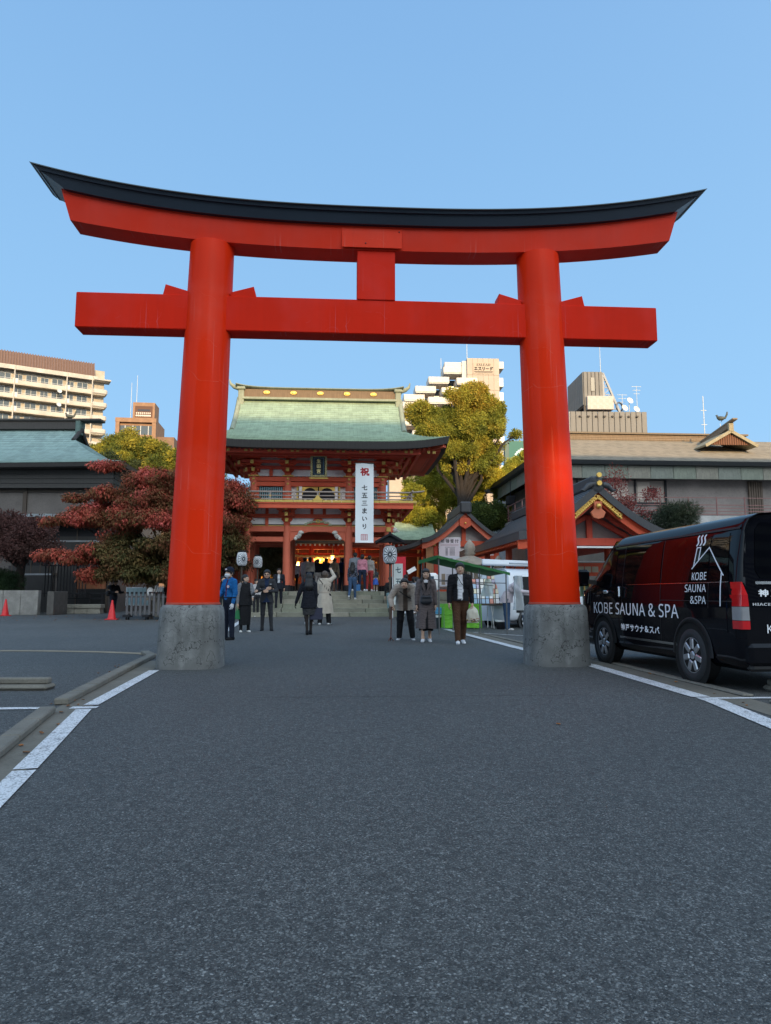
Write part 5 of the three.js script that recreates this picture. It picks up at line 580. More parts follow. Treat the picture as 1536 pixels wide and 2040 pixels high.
{ // hand-washing pavilion with gilded gable
  const bright = surf([0.62, 0.075, 0.02], 0.55, T.streak, 1.5), t = thing('purification_pavilion', 'dark-tiled pavilion with curved gable, orange barge boards and gilded pendant right of the torii', 'pavilion', [7.16, 0, -24.3], 0.07);
  gableRoof(t, { ay: 4.75, ey: 3.02, half: 2.75, len: 11, m: greyTile, edge: tileDark, barge: bright, bargeW: 0.3, over: 0.5, th: 0.26 });
  new G().box(0.36, 0.42, 11, 0, 4.86, -5.2, 0, 0, 0, 0.05).to('ridge', tileDark, t); for (const [y, r] of [[4.98, 0.17], [4.78, 0.25]]) new G().add(new THREE.SphereGeometry(r, 14, 10), M4(0, y - 0.1, 0.45, 0, 0, 0, [1, 0.9, 0.4])).to('ridge_end_tile', tileDark, t); for (const s of [-1, 1]) { const g = new G(); g.tube([V(s * 0.16, 4.76, 0.5), V(s * 0.34, 4.7, 0.5), V(s * 0.5, 4.54, 0.5), V(s * 0.6, 4.57, 0.5)], [0.08, 0.1, 0.07, 0.03], 8); g.to('ridge_scroll', tileDark, t); } for (const y of [5.06, 4.78]) new G().add(new THREE.CylinderGeometry(0.085, 0.085, 0.08, 16), M4(0, y, 0.62, PI / 2)).to('gold_disc', gold, t);
  { const g = new G(), r = rngOf(4); for (const s of [-1, 1]) for (let i = 0; i < 14; i++) { const u = 0.05 + i * 0.055; g.add(new THREE.TorusGeometry(0.05 + 0.02 * r(), 0.02, 5, 10), M4(s * u, 4.36 - u * 0.88 + 0.05 * r(), 0.42)); g.add(new THREE.SphereGeometry(0.045, 6, 5), M4(s * (u + 0.03), 4.29 - u * 0.88, 0.42)); } g.to('gilded_ornament', gold, t); new G().poly([[-0.16, 0.15], [0.16, 0.15], [0.14, -0.15], [0.3, -0.3], [0.2, -0.5], [0, -0.56], [-0.2, -0.5], [-0.3, -0.3], [-0.14, -0.15]], 0.1, M4(0, 4.04, 0.36, 0, 0, 0, 0.8), 0.02).to('gable_pendant', surf([0.6, 0.16, 0.07], 0.6, T.fine, 0.5), t); new G().add(new THREE.SphereGeometry(0.09, 10, 8), M4(0, 4.02, 0.5)).to('gold_boss', gold, t); }
  new G().poly([[-2.1, 2.9], [2.1, 2.9], [0.8, 3.6], [0, 4.15], [-0.8, 3.6]], 0.06, M4(0, 0, -0.6)).to('gable_panel', surf([0.25, 0.2, 0.19], 0.9, T.fine, 1), t); new G().box(0.2, 0.9, 0.12, 0, 3.35, -0.5).to('king_post', vermD, t); for (const s of [-1, 1]) { new G().beam(V(s * 1.5, 2.95, -0.45), V(s * 0.1, 3.75, -0.45), 0.12, 0.16).to('rafter_brace', vermD, t); for (let i = 0; i < 5; i++) new G().beam(V(s * (0.5 + i * 0.4), 3.72 - i * 0.26, -0.1 - i * 0.02), V(s * (0.9 + i * 0.4), 3.42 - i * 0.2, -0.1), 0.1, 0.1).to('rafter', vermD, t); }
  new G().box(4.6, 0.26, 0.24, 0, 2.86, -0.4, 0, 0, 0, 0.01).to('tie_beam', vermD, t); new G().box(4.6, 0.06, 0.3, 0, 2.68, -0.4).to('white_strip', plaster, t); for (const x of [-2.0, 2.0]) for (const z of [-0.5, -4, -8]) new G().cyl(V(x, 0, z), V(x, 2.9, z), 0.13, 0.13, 14).to('column', bright, t);
  const rg = new G().box(1.0, 0.09, 0.09, 0, 0, 0).geo(); for (let i = 0; i < 44; i++) { const m = put(rg, bright, 'rafter', t, -2.2, 2.86, 0.3 - i * 0.25); m.rotation.z = 0.12; }
  new G().box(4.2, 0.5, 0.1, 0, 2.0, -3).to('signboard', bright, t); new G().box(4.2, 0.04, 0.14, 0, 2.3, -3).to('white_strip', plaster, t); { const g = new G(); for (let i = 0; i < 7; i++) g.box(0.24, 0.22, 0.02, -0.6 + i * 0.28, 2.0, -2.93); g.to('sign_characters', surf([0.5, 0.42, 0.3], 0.8, T.fine, 1), t); } const lt = new G(); for (let i = 0; i < 20; i++) lt.box(0.05, 1.0, 0.05, -2 + i * 0.21, 1.1, -3.2); lt.to('lattice', goldP, t); new G().box(4.2, 1.0, 0.1, 0, 1.1, -3.3).to('basin_screen', surf([0.18, 0.3, 0.24], 0.8, T.mottle, 1), t); new G().box(0.16, 0.16, 0.6, -1.9, 2.5, 0.1).to('gold_beam_end', goldP, t);
}
{ // stone lanterns
  const sm = surf([0.4, 0.33, 0.26], 0.92, T.mottle, 0.7, { bumpMap: rep(T.bump, 0.4), bumpScale: 0.012 }), mk = (label, p, s) => { const o = thing('stone_lantern', label, 'stone lantern', p, 0.2); o.scale.setScalar(s);
    new G().lathe([[0.5, 0], [0.5, 0.12], [0.36, 0.22], [0.24, 0.3]], 6).to('base', sm, o); new G().lathe([[0.2, 0.28], [0.18, 0.6], [0.2, 0.66], [0.18, 0.7], [0.18, 1.1], [0.24, 1.2]], 14).to('shaft', sm, o); new G().lathe([[0.2, 1.18], [0.44, 1.34], [0.44, 1.42], [0.0, 1.42]], 6).to('platform', sm, o); const fb = new G(); for (let i = 0; i < 6; i++) { const a = i / 6 * 2 * PI; fb.box(0.07, 0.44, 0.07, 0.24 * cos(a), 1.64, 0.24 * sin(a), -a); } fb.lathe([[0, 1.42], [0.3, 1.42], [0.3, 1.48], [0, 1.48]], 6).lathe([[0, 1.8], [0.3, 1.8], [0.3, 1.87], [0, 1.87]], 6); fb.to('fire_box', sm, o); const cap = new G(); cap.grid(36, 6, (u, v) => { const a = u * 2 * PI, r = lerp(0.62, 0.12, v), c = pow(abs(cos(a * 3)), 6); return [cos(a) * r * (1 + 0.12 * c * (1 - v)), 1.9 + 0.1 * c * (1 - v) + 0.34 * pow(v, 0.8), sin(a) * r * (1 + 0.12 * c * (1 - v))]; }, true); cap.lathe([[0, 1.86], [0.62, 1.88], [0.62, 1.92]], 36); for (let i = 0; i < 6; i++) { const a = i / 6 * 2 * PI; cap.add(new THREE.SphereGeometry(0.1, 8, 6), M4(0.66 * cos(a), 2.0, 0.66 * sin(a))); } cap.to('cap', sm, o); new G().lathe([[0.12, 2.22], [0.2, 2.3], [0.14, 2.36], [0.2, 2.46], [0.16, 2.6], [0.06, 2.72], [0, 2.78]], 14).to('finial', sm, o); };
  mk('weathered stone lantern with scrolled cap rising behind the green stall awning', [3.08, 0, -26], 1.1); mk('second stone lantern, half hidden by the pavilion eave behind the open van', [4.2, 0, -26.5], 0.9);
}
{ // paper lanterns on posts
  const crest = (r0) => canvasTex(512, 320, (x, W, H) => { x.fillStyle = '#e2e4e8'; x.fillRect(0, 0, W, H); x.strokeStyle = '#27313c'; for (const cx of [128, 384]) { x.lineWidth = 6; x.beginPath(); x.arc(cx, 160, 88, 0, 7); x.stroke(); for (let i = 0; i < 16; i++) { const a = i / 16 * 2 * PI; x.beginPath(); x.moveTo(cx + 14 * cos(a), 160 + 14 * sin(a)); x.lineTo(cx + 84 * cos(a), 160 + 84 * sin(a)); x.lineWidth = 7; x.stroke(); } x.beginPath(); x.arc(cx, 160, 12, 0, 7); x.stroke(); } });
  const pm = mat([0.92, 0.92, 0.92], 0.8, { map: crest(), transmission: 0.15, thickness: 0 });
  const lan = (label, p, s, turn, roof, k = 0.85) => { const o = thing('paper_lantern', label, 'paper lantern', p, turn, 'crested paper lanterns by the gate'); const g = new THREE.LatheGeometry([[0.14, -0.36], [0.2, -0.36], [0.27, -0.26], [0.3, 0], [0.27, 0.26], [0.2, 0.36], [0.14, 0.36]].map((q) => new THREE.Vector2(q[0] * k, q[1] * k)), 32, PI / 2); const uv = g.attributes.uv; mesh('paper_body', new G().add(g, M4(0, 2.4, 0), true).geo(), pm, o); new G().lathe([[0.13, 2.4 - 0.4 * k], [0.15, 2.4 - 0.36 * k], [0.13, 2.4 - 0.35 * k]], 20).lathe([[0.13, 2.4 + 0.36 * k], [0.15, 2.4 + 0.36 * k], [0.15, 2.4 + 0.4 * k], [0.05, 2.4 + 0.4 * k]], 20).to('ring', blackM, o); new G().cyl(V(0, 0, 0), V(0, 2.4 - 0.36 * k, 0), 0.04, 0.035, 10).to('post', darkWood, o);
    if (roof) { const r = new G(); for (const sd of [-1, 1]) r.grid(8, 1, (u, v) => [sd * 0.52 * u, 3.12 - 0.28 * pow(u, 0.8), (v - 0.5) * 0.8 * sd]); for (const sd of [-1, 1]) r.beam(V(sd * 0.52, 2.83, 0.4), V(0, 3.12, 0.4), 0.05, 0.07).beam(V(sd * 0.52, 2.83, -0.4), V(0, 3.12, -0.4), 0.05, 0.07); r.poly([[-0.46, 2.84], [0.46, 2.84], [0, 3.1]], 0.5, M4(0, 0, -0.2)); r.beam(V(0, 3.14, -0.44), V(0, 3.14, 0.44), 0.08, 0.08).beam(V(0, 2.78, 0), V(0, 3.1, 0), 0.06, 0.06); r.to('lantern_roof', blackM, o); } else { new G().box(0.26, 0.05, 0.26, 0, 2.4 + 0.43 * k, 0).to('cap', blackM, o); } o.scale.setScalar(s); o.position.y = p[1]; };
  lan('large white paper lantern under a small black roof, right of the gate steps', [0.17, 0, -27], 1.06, 0, true); lan('white paper lantern left of the gate steps, nearer the left pillar', [-6.05, 0.08, -30], 1.02, 0.5, false, 0.76); lan('white paper lantern left of the gate steps, beside the leftmost gate column', [-5.6, 0.1, -31.2], 0.98, 0, false, 0.7);
}
{ // market stall: awning, table, goods
  const green = surf([0.02, 0.14, 0.03], 0.7, T.cloth, 0.8, { side: THREE.DoubleSide }), lime = surf([0.16, 0.5, 0.03], 0.65, T.cloth, 0.7, { bumpMap: rep(T.clothB, 0.7), bumpScale: 0.02 }), pole = mat([0.12, 0.12, 0.12], 0.5, { metalness: 0.4 });
  const t = thing('stall_awning', 'dark green sloping tarpaulin awning on thin poles over the souvenir stall', 'awning', [0, 0, 0]); const c = [[0.9, 1.98, -19.6], [1.35, 2.08, -18.7], [3.3, 1.63, -18.9], [3.05, 1.58, -20.9]], g = new G(); g.grid(12, 6, (u, v) => [0, 1, 2].map((k) => lerp(lerp(c[0][k], c[3][k], u), lerp(c[1][k], c[2][k], u), v) - (k === 1 ? 0.05 * sin(PI * u) * sin(PI * v) : 0))); g.to('tarpaulin', green, t); const vl = new G(); vl.grid(16, 1, (u, v) => [lerp(1.35, 3.3, u), lerp(2.08, 1.63, u) - (v < 0.5 ? 0 : 0.07 + 0.01 * sin(u * 40)), lerp(-18.69, -18.89, u)]); vl.grid(4, 1, (u, v) => [lerp(0.9, 1.35, u), lerp(1.98, 2.08, u) - (v < 0.5 ? 0 : 0.1), lerp(-19.6, -18.7, u)]); vl.to('valance', green, t); for (const [x, z, y] of [[1.0, -19.6, 1.97], [1.4, -18.75, 2.05], [3.2, -18.95, 1.62], [1.9, -20.2, 1.85], [2.5, -19, 1.78]]) new G().cyl(V(x, 0, z), V(x, y, z), 0.018, 0.018, 8).to('pole', pole, t); new G().cyl(V(1.0, 1.5, -19.5), V(3.1, 1.3, -20.5), 0.012, 0.012, 6).to('cross_bar', pole, t); new G().cyl(V(1.4, 1.4, -18.75), V(3.2, 1.35, -18.95), 0.012, 0.012, 6).to('cross_bar', pole, t);
  const tb = thing('stall_table', 'trestle table covered to the ground with a bright green cloth under the awning', 'table', [2.28, 0, -21.2], 0.12); new G().box(1.1, 0.04, 0.6, 0, 0.74, -0.3, 0, 0, 0, 0.008).to('tabletop', darkWood, tb); const cl = new G(); cl.grid(24, 5, (u, v) => [-0.56 + 1.12 * u, 0.77 - 0.7 * v, 0.03 + 0.03 * v * sin(u * 17) + 0.02 * v]); cl.grid(10, 5, (u, v) => [-0.56 - 0.02 * v, 0.77 - 0.7 * v, -0.6 + 0.63 * u]); cl.grid(10, 5, (u, v) => [0.56 + 0.02 * v, 0.77 - 0.7 * v, 0.03 - 0.63 * u]); cl.grid(4, 4, (u, v) => [-0.56 + 1.12 * u, 0.775, 0.03 - 0.63 * v]); cl.to('cloth', lime, tb);
  // postcard racks
  const r = rngOf(14), cards = [[0.7, 0.66, 0.6], [0.55, 0.2, 0.14], [0.3, 0.42, 0.55], [0.68, 0.6, 0.42], [0.72, 0.72, 0.72], [0.4, 0.35, 0.45]].map((k) => mat(k, 0.4)); const cg = chamferBox(0.1, 0.145, 0.012, 0.003); boxUV(cg);
  const rk = (label, p, turn, cols, rows) => { const o = thing('card_rack', label, 'display rack', p, turn); new G().box(cols * 0.125 + 0.04, 0.03, 0.5, 0, 0.74, -0.2, 0, 0, 0, 0.008).to('shelf', darkWood, o); new G().beam(V(0, 0.75, -0.02), V(0, 0.78 + rows * 0.15, -0.42), cols * 0.125 + 0.02, 0.015).to('back_panel', darkWood, o); for (let i = 0; i < cols; i++) for (let j = 0; j < rows; j++) { const m = put(cg, cards[floor(r() * 6)], 'card', o, (i - cols / 2 + 0.5) * 0.122, 0.85 + j * 0.15, -0.04 - 0.064 * j + 0.0); m.rotation.x = -0.38; } for (const s of [-1, 1]) { new G().beam(V(s * 0.3, 0, -0.4), V(s * 0.3, 0.73, 0.0), 0.02, 0.02).to('trestle_leg', plaster, o); new G().beam(V(s * 0.3, 0, 0.02), V(s * 0.3, 0.73, -0.4), 0.02, 0.02).to('trestle_leg', plaster, o); } };
  rk('tilted rack of white and grey printed cards nearest the stall table', [2.95, 0, -21.5], 0.05, 5, 5); rk('taller tilted rack of colourful picture cards beside the stooping stallholder', [3.42, 0, -21.9], -0.15, 5, 6);
  const bn = (label, p, h, col, lidc) => { const o = thing('waste_bin', label, 'bin', p, 0.1); new G().lathe([[0, 0.01], [0.15, 0.01], [0.19, h], [0.17, h], [0.14, 0.05]], 20).to('bucket', mat(col, 0.55, { map: rep(T.fine, 0.5) }), o); new G().lathe([[0.2, h - 0.05], [0.205, h], [0.18, h + 0.01]], 20).to('rim', plaster, o); if (lidc) { const b = new G().box(0.38, 0.2, 0.3, 0, h + 0.14, 0, 0, 0, 0, 0.03); b.to('blue_basket', mat(lidc, 0.5), o); const rb = new G().box(0.392, 0.02, 0.312, 0, 0, 0).geo(); for (let i = 0; i < 4; i++) put(rb, mat([0.25, 0.5, 0.68], 0.5), 'basket_rib', o, 0, h + 0.06 + i * 0.055, 0); } };
  bn('dark grey bucket with a bright blue basket on top beside the green table', [1.52, 0, -21.6], 0.42, [0.05, 0.06, 0.08], [0.03, 0.28, 0.6]); bn('grey lidded bin half hidden behind the woman in the long coat', [0.8, 0, -23], 0.5, [0.16, 0.17, 0.18], null); bn('large blue plastic tub behind the right base stone', [4.25, 0, -21.3], 0.5, [0.01, 0.08, 0.2], null); bn('small black bucket under the card rack', [3.45, 0, -21.3], 0.3, [0.015, 0.015, 0.02], null);
  const bg = thing('clear_bag', 'translucent plastic bags hanging from the awning bar above the cards', 'plastic bag', [2.95, 0, -20.6]); const g2 = new G(); g2.grid(20, 8, (u, v) => { const a = u * 2 * PI, q = (0.05 + 0.13 * pow(v, 0.6)) * (1 + 0.2 * sin(a * 3 + v * 5)); return [cos(a) * q, 1.5 - 0.5 * v, sin(a) * q * 0.6]; }, true); g2.to('bag', mat([0.75, 0.8, 0.78], 0.3, { transmission: 0.6, thickness: 0 }), bg);
  const bc = thing('clear_bag', 'long clear plastic bag hanging beside the stallholder', 'plastic bag', [3.85, 0, -20.7]); const g3 = new G(); g3.grid(20, 10, (u, v) => { const a = u * 2 * PI, q = (0.1 + 0.06 * v) * (1 + 0.18 * sin(a * 4 + v * 6)); return [cos(a) * q, 1.6 - 1.0 * v, sin(a) * q * 0.6]; }, true); g3.to('bag', mat([0.8, 0.84, 0.86], 0.25, { transmission: 0.75, thickness: 0 }), bc);
  const pr = thing('stall_paper_lantern', 'pale cylindrical lantern with dark brush marks hanging behind the woman in the long coat', 'lantern', [1.62, 0, -24.5]); new G().lathe([[0.1, 1.15], [0.19, 1.22], [0.2, 1.7], [0.1, 1.78]], 20).to('paper_body', plaster, pr); new G().box(0.16, 0.34, 0.02, -0.05, 1.5, 0.19, 0, 0, 0, 0.005).to('brush_mark', mat([0.03, 0.06, 0.09], 0.8), pr); new G().cyl(V(0, 0, 0), V(0, 1.2, 0), 0.03).to('post', darkWood, pr);
  const nb = thing('banner_flag', 'narrow white vertical banner flag with dark characters beside the right paper lantern', 'banner', [0.5, 0, -28]); new G().cyl(V(-0.22, 0, 0), V(-0.22, 2.4, 0), 0.015).to('pole', plaster, nb); new G().add(new THREE.PlaneGeometry(0.36, 1.6, 2, 8), M4(0, 1.45, 0), true).to('cloth', mat([0.85, 0.85, 0.85], 0.9, { side: THREE.DoubleSide, map: canvasTex(96, 420, (x, W, H) => { x.fillStyle = '#dde3df'; x.fillRect(0, 0, W, H); '七五三'.split('').forEach((c, i) => glyph(x, c, 16, 30 + i * 120, 64, 70, 12, '#2c4a55')); }) }), nb);
  const rd = thing('red_hanging', 'red cloth hanging with a white slanted panel right of the gate column', 'cloth', [1.0, 0, -31.5]); new G().box(0.5, 1.0, 0.03, -0.35, 2.2, 0, 0, 0, 0, 0.008).to('red_cloth', surf([0.6, 0.02, 0.04], 0.8, T.cloth, 0.5), rd); new G().box(0.4, 0.18, 0.03, 0.15, 2.1, 0.1, 0, 0, 0.5).to('white_panel', plaster, rd); for (const x of [-0.6, 0.7]) new G().cyl(V(x, 0, 0), V(x, 2.7, 0), 0.03).to('pole', darkWood, rd);
}
{ // shrubs by the terrace
  const pn = [[12.3, 4.4, -33], [13.3, 4.75, -33], [14.0, 4.9, -33.2], [12.9, 3.9, -32.8], [13.8, 4.2, -33]].map((p, i) => [...p, 0.75, 0.36, 0.6]);
  tree('pine_tree', 'small dark clipped pine with layered pads in front of the hall railing', [13.0, 0, -33.2], pn, { n: 520, clump: CL.needle, colours: [[0.02, 0.03, 0.018], [0.035, 0.05, 0.025], [0.06, 0.07, 0.035]], seed: 201, top: [0.1, 3.6, 0], r: 0.09, size: 1.2, gap: 0.4, fill: 0.6 });
  const bt = [[9.9, 5.6, -31, 0.5, 0.7, 0.5], [10.6, 5.0, -31, 0.7, 0.6, 0.6], [9.8, 4.7, -31, 0.6, 0.5, 0.6], [11.2, 4.6, -31, 0.6, 0.4, 0.5], [11.6, 5.4, -31, 0.6, 0.35, 0.5], [10.2, 6.1, -31, 0.35, 0.45, 0.4]];
  tree('cherry_tree', 'sparse nearly bare cherry tree with small dark red leaves in front of the hall window', [10.4, 0, -31.2], bt, { n: 520, clump: leafClump(7, 0.09, 0.045, 0.22, 0.5, 9), colours: [[0.14, 0.03, 0.03], [0.24, 0.05, 0.045], [0.3, 0.08, 0.06]], seed: 211, top: [0, 3.8, 0], r: 0.08, fill: 0.5, gap: 0.2, thick: 0.35 });
}
// ---------- vehicles ----------
function wheel(parent, x, z, side, R = 0.335, W = 0.2) { // axle along x; outer face towards side
  const w = new THREE.Group(); w.name = 'wheel'; parent.add(w); w.position.set(x, R, z); w.rotation.z = side > 0 ? -PI / 2 : PI / 2;  // lathe axis (y) to the outside
  const tyre = mat([0.018, 0.018, 0.02], 0.75, { bumpMap: rep(T.bump, 0.1), bumpScale: 0.002 }), rim = mat([0.5, 0.5, 0.52], 0.28, { metalness: 0.8 });
  new G().lathe([[0.2, -W], [R - 0.03, -W], [R - 0.006, -W + 0.025], [R, -W / 2], [R - 0.006, -0.025], [R - 0.03, 0], [R - 0.075, 0.012], [0.225, 0.006], [0.21, -0.012], [0.2, -0.03]], 40).to('tyre', tyre, w);
  const r = new G(); r.lathe([[0.0, -0.012], [0.06, -0.012], [0.075, -0.02], [0.13, -0.03], [0.19, -0.018], [0.21, -0.004], [0.215, -0.02], [0.215, -0.06]], 40); for (let i = 0; i < 7; i++) { const a = i / 7 * 2 * PI; r.add(chamferBox(0.13, 0.03, 0.075, 0.012), M4(0.135 * cos(a), -0.012, 0.135 * sin(a), 0, -a)); } r.to('rim', rim, w); const s = new G(); for (let i = 0; i < 7; i++) { const a = (i + 0.5) / 7 * 2 * PI; s.add(new THREE.CylinderGeometry(0.026, 0.026, 0.012, 10), M4(0.165 * cos(a), -0.016, 0.165 * sin(a))); } s.to('rim_slots', mat([0.01, 0.01, 0.01], 0.8), w); new G().lathe([[0, 0.004], [0.04, 0.002], [0.055, -0.012]], 20).to('hub_cap', rim, w);
}
function vanBody(o) { // returns section functions; z forward is -z
  const { L0, L1, hw, H, belt, hood } = o, sec = [[0.0, 0.24], [hw - 0.1, 0.24], [hw - 0.03, 0.3], [hw - 0.005, 0.42], [hw, 0.6], [hw, 0.9], [hw - 0.012, belt], [hw - 0.05, belt + 0.3], [hw - 0.1, H - 0.27], [hw - 0.13, H - 0.17], [hw - 0.18, H - 0.08], [hw - 0.3, H - 0.02], [hw - 0.55, H], [0, H + 0.015]];
  const sx = (y) => { for (let i = 1; i < sec.length - 1; i++) if (y <= sec[i + 1][1]) return lerp(sec[i][0], sec[i + 1][0], clamp((y - sec[i][1]) / (sec[i + 1][1] - sec[i][1]))); return sec[sec.length - 2][0]; };
  const zs = o.zs, warp = (x, y, z) => { const h = hood(z); if (y > belt) y = belt + (y - belt) * (h - belt) / (H - belt); const e = max(0, (-L0 - 0 + 0) * 0); let k = 1; const fr = (z - L0) / 0.35, re = (L1 - z) / 0.14; if (fr < 1) k = 1 - 0.16 * pow(1 - max(0, fr), 2); if (re < 1) k = min(k, 1 - 0.07 * pow(1 - max(0, re), 2)); return [x * k, y, z + (z > L1 - 0.01 ? -0.1 * clamp((y - belt) / (H - belt)) : 0)]; };
  const g = new G(), M = sec.length - 1; g.grid(M * 2, zs.length - 1, (u, v) => { const i = Math.round(u * M * 2), z = zs[Math.round(v * (zs.length - 1))]; const s = i <= M ? sec[M - (M - i)] : sec[M * 2 - i], sd = i <= M ? -1 : 1; return warp(sd * s[0], s[1], z); });
  for (const [z, f] of [[zs[0], 1], [zs[zs.length - 1], -1]]) g.grid(8, M, (u, v) => { const s = sec[Math.round(v * M)], x = s[0] * (-1 + 2 * u) * f; return warp(x, s[1], z); });
  return { g, sx, warp };
}
function sidePatch(van, side, off, z0, z1, y0, y1, edge = {}, nu = 10, nv = 8) { // patch lying on the van's side; edge.l / edge.r shift the ends with height; u runs rear-ward on the left side
  const g = new THREE.BufferGeometry(), P = [], U = [], I = []; for (let j = 0; j <= nv; j++) for (let i = 0; i <= nu; i++) { const v = j / nv, u = i / nu, y = lerp(y0, y1, v), a = z0 + (edge.l ? edge.l(v) : 0), b = z1 + (edge.r ? edge.r(v) : 0); const z = lerp(a, b, u), p = van.warp(side * (van.sx(y) + off), y, z); P.push(...p); U.push(side < 0 ? u : 1 - u, v); }
  for (let j = 0; j < nv; j++) for (let i = 0; i < nu; i++) { const a = j * (nu + 1) + i, b = a + 1, c = a + nu + 1, d = c + 1; side < 0 ? I.push(a, b, d, a, d, c) : I.push(a, d, b, a, c, d); }
  g.setAttribute('position', new THREE.Float32BufferAttribute(P, 3)); g.setAttribute('uv', new THREE.Float32BufferAttribute(U, 2)); g.setIndex(I); g.computeVertexNormals(); return g;
}
const alphaDecal = (w, h, draw, col = [0.78, 0.79, 0.82]) => { const c = canvasTex(w, h, (x, W, H) => { x.fillStyle = '#000'; x.fillRect(0, 0, W, H); x.fillStyle = x.strokeStyle = '#fff'; draw(x, W, H); }); c.colorSpace = THREE.NoColorSpace; return mat(col, 0.5, { alphaMap: c, transparent: true, side: THREE.FrontSide }); };
{
  const t = thing('passenger_van', 'glossy black passenger van with white spa lettering parked beyond the right pillar', 'van', [4.52, 0, -10.03], 0.109);
  const zs = [-2.5, -2.46, -2.38, -2.25, -2.1, -1.95, -1.8, -1.6, -1.4, -1.2, -1.0, -0.5, 0, 0.5, 1.0, 1.5, 1.9, 2.05, 2.12, 2.17, 2.2];
  const van = vanBody({ L0: -2.5, L1: 2.2, hw: 0.94, H: 1.98, belt: 1.12, hood: (z) => z > -1.15 ? 1.98 : z > -2.2 ? lerp(1.98, 1.16, pow((-1.15 - z) / 1.05, 1.15)) : lerp(1.16, 1.0, (-2.2 - z) / 0.3), zs });
  const paint = mat([0.004, 0.004, 0.006], 0.6, { clearcoat: 0.55, clearcoatRoughness: 0.03, specularIntensity: 0 }), glass = mat([0.002, 0.002, 0.003], 0.03, { specularIntensity: 0.45 }), chrome = mat([0.65, 0.66, 0.68], 0.2, { metalness: 1 }), trim = mat([0.012, 0.012, 0.013], 0.6);
  van.g.to('body', paint, t);
  // roof gutter, belt moulding, panel seams
  for (const s of [-1, 1]) { new G().add(sidePatch(van, s, 0.012, -1.15, 2.1, 1.79, 1.815, {}, 24, 2), null, true).to('roof_gutter', trim, t); new G().add(sidePatch(van, s, 0.004, -0.6, 1.98, 1.2, 1.207, {}, 24, 2), null, true).to('window_moulding', chrome, t); new G().add(sidePatch(van, s, 0.012, -0.8, 0.85, 0.425, 0.455, {}, 24, 2), null, true).to('sill_moulding', chrome, t);
    const front = sidePatch(van, s, 0.006, -0.66, 0.42, 1.22, 1.76, { l: (v) => 0.1 * pow(1 - v, 3) - 0.02 * v }), mid = sidePatch(van, s, 0.006, 0.46, 1.56, 1.22, 1.76), rear = sidePatch(van, s, 0.006, 1.6, 1.98, 1.22, 1.76, { r: (v) => -0.05 * v }), door = sidePatch(van, s, 0.006, -1.86, -0.98, 1.22, 1.72, { l: (v) => 0.62 * pow(v, 1.1), r: (v) => 0 });
    for (const [g, n] of [[front, 'side_window'], [mid, 'side_window'], [rear, 'side_window'], [door, 'door_window']]) new G().add(g, null, true).to(n, glass, t);
    for (const [z0, y0, y1, l] of [[-0.72, 0.3, 1.8, 0], [0.44, 0.46, 1.78, 0], [1.58, 0.9, 1.2, 0], [-1.9, 0.75, 1.2, 0]]) new G().add(sidePatch(van, s, 0.003, z0, z0 + 0.009, y0, y1, {}, 1, 14), null, true).to('panel_seam', trim, t);
    new G().add(sidePatch(van, s, 0.003, 0.45, 2.1, 0.985, 0.992, {}, 20, 1), null, true).to('slide_rail', trim, t); new G().add(sidePatch(van, s, 0.02, 0.1, 0.1 + 0.001, 0.3, 0.31, {}, 1, 1), null, true);
    for (const z of [-1.2, -0.72]) { const g = new G().box(0.05, z < -1 ? 0.05 : 0.16, z < -1 ? 0.17 : 0.05, s * 0.965, 1.1, z, 0, 0, 0, 0.015); g.to('door_handle', chrome, t); }
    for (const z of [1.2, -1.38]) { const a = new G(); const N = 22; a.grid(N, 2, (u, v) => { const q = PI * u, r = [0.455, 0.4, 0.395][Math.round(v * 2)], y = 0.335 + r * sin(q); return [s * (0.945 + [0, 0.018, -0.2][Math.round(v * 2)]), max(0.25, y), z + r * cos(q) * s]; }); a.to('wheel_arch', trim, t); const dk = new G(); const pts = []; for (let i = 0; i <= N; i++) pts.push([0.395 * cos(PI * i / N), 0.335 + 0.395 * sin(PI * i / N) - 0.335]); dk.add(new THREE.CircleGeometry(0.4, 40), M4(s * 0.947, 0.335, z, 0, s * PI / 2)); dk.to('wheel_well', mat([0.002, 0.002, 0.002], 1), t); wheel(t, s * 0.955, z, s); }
    const ml = new G().box(0.2, 0.27, 0.12, s * 1.1, 1.33, -1.78, 0, 0, 0, 0.04); ml.to('mirror', paint, t); new G().beam(V(s * 0.9, 1.25, -1.72), V(s * 1.05, 1.27, -1.75), 0.05, 0.07).to('mirror_arm', trim, t);
    // tail lamp
    const lm = mat([0.5, 0.004, 0.008], 0.12, { clearcoat: 1, clearcoatRoughness: 0.05 }), clr = mat([0.34, 0.33, 0.34], 0.18, { clearcoat: 1, bumpMap: rep(T.bump, 0.05), bumpScale: 0.01 });
    const lamp = (y0, y1, m, n, w0, w1) => { const g = new G(); g.grid(8, 4, (u, v) => { const y = lerp(y0, y1, v), a = u * 2, wd = lerp(w0, w1, v); return a < 1 ? [s * (van.sx(y) * 0.985 + 0.014), y, 2.05 + 0.15 * a - 0.04 * v * (y > 1)] : [s * (lerp(van.sx(y) * 0.985 + 0.014, van.sx(y) - wd, a - 1)), y, 2.215 - 0.03 * clamp((y - 1.12) / 0.8)]; }); g.to(n, m, t); };
    lamp(0.69, 0.78, lm, 'tail_lamp', 0.1, 0.1); lamp(0.785, 0.93, clr, 'reversing_lamp', 0.1, 0.095); lamp(0.935, 1.06, lm, 'tail_lamp', 0.095, 0.08); lamp(1.06, 1.2, mat([0.62, 0.01, 0.012], 0.12, { clearcoat: 1, clearcoatRoughness: 0.05 }), 'tail_lamp', 0.08, 0.012);
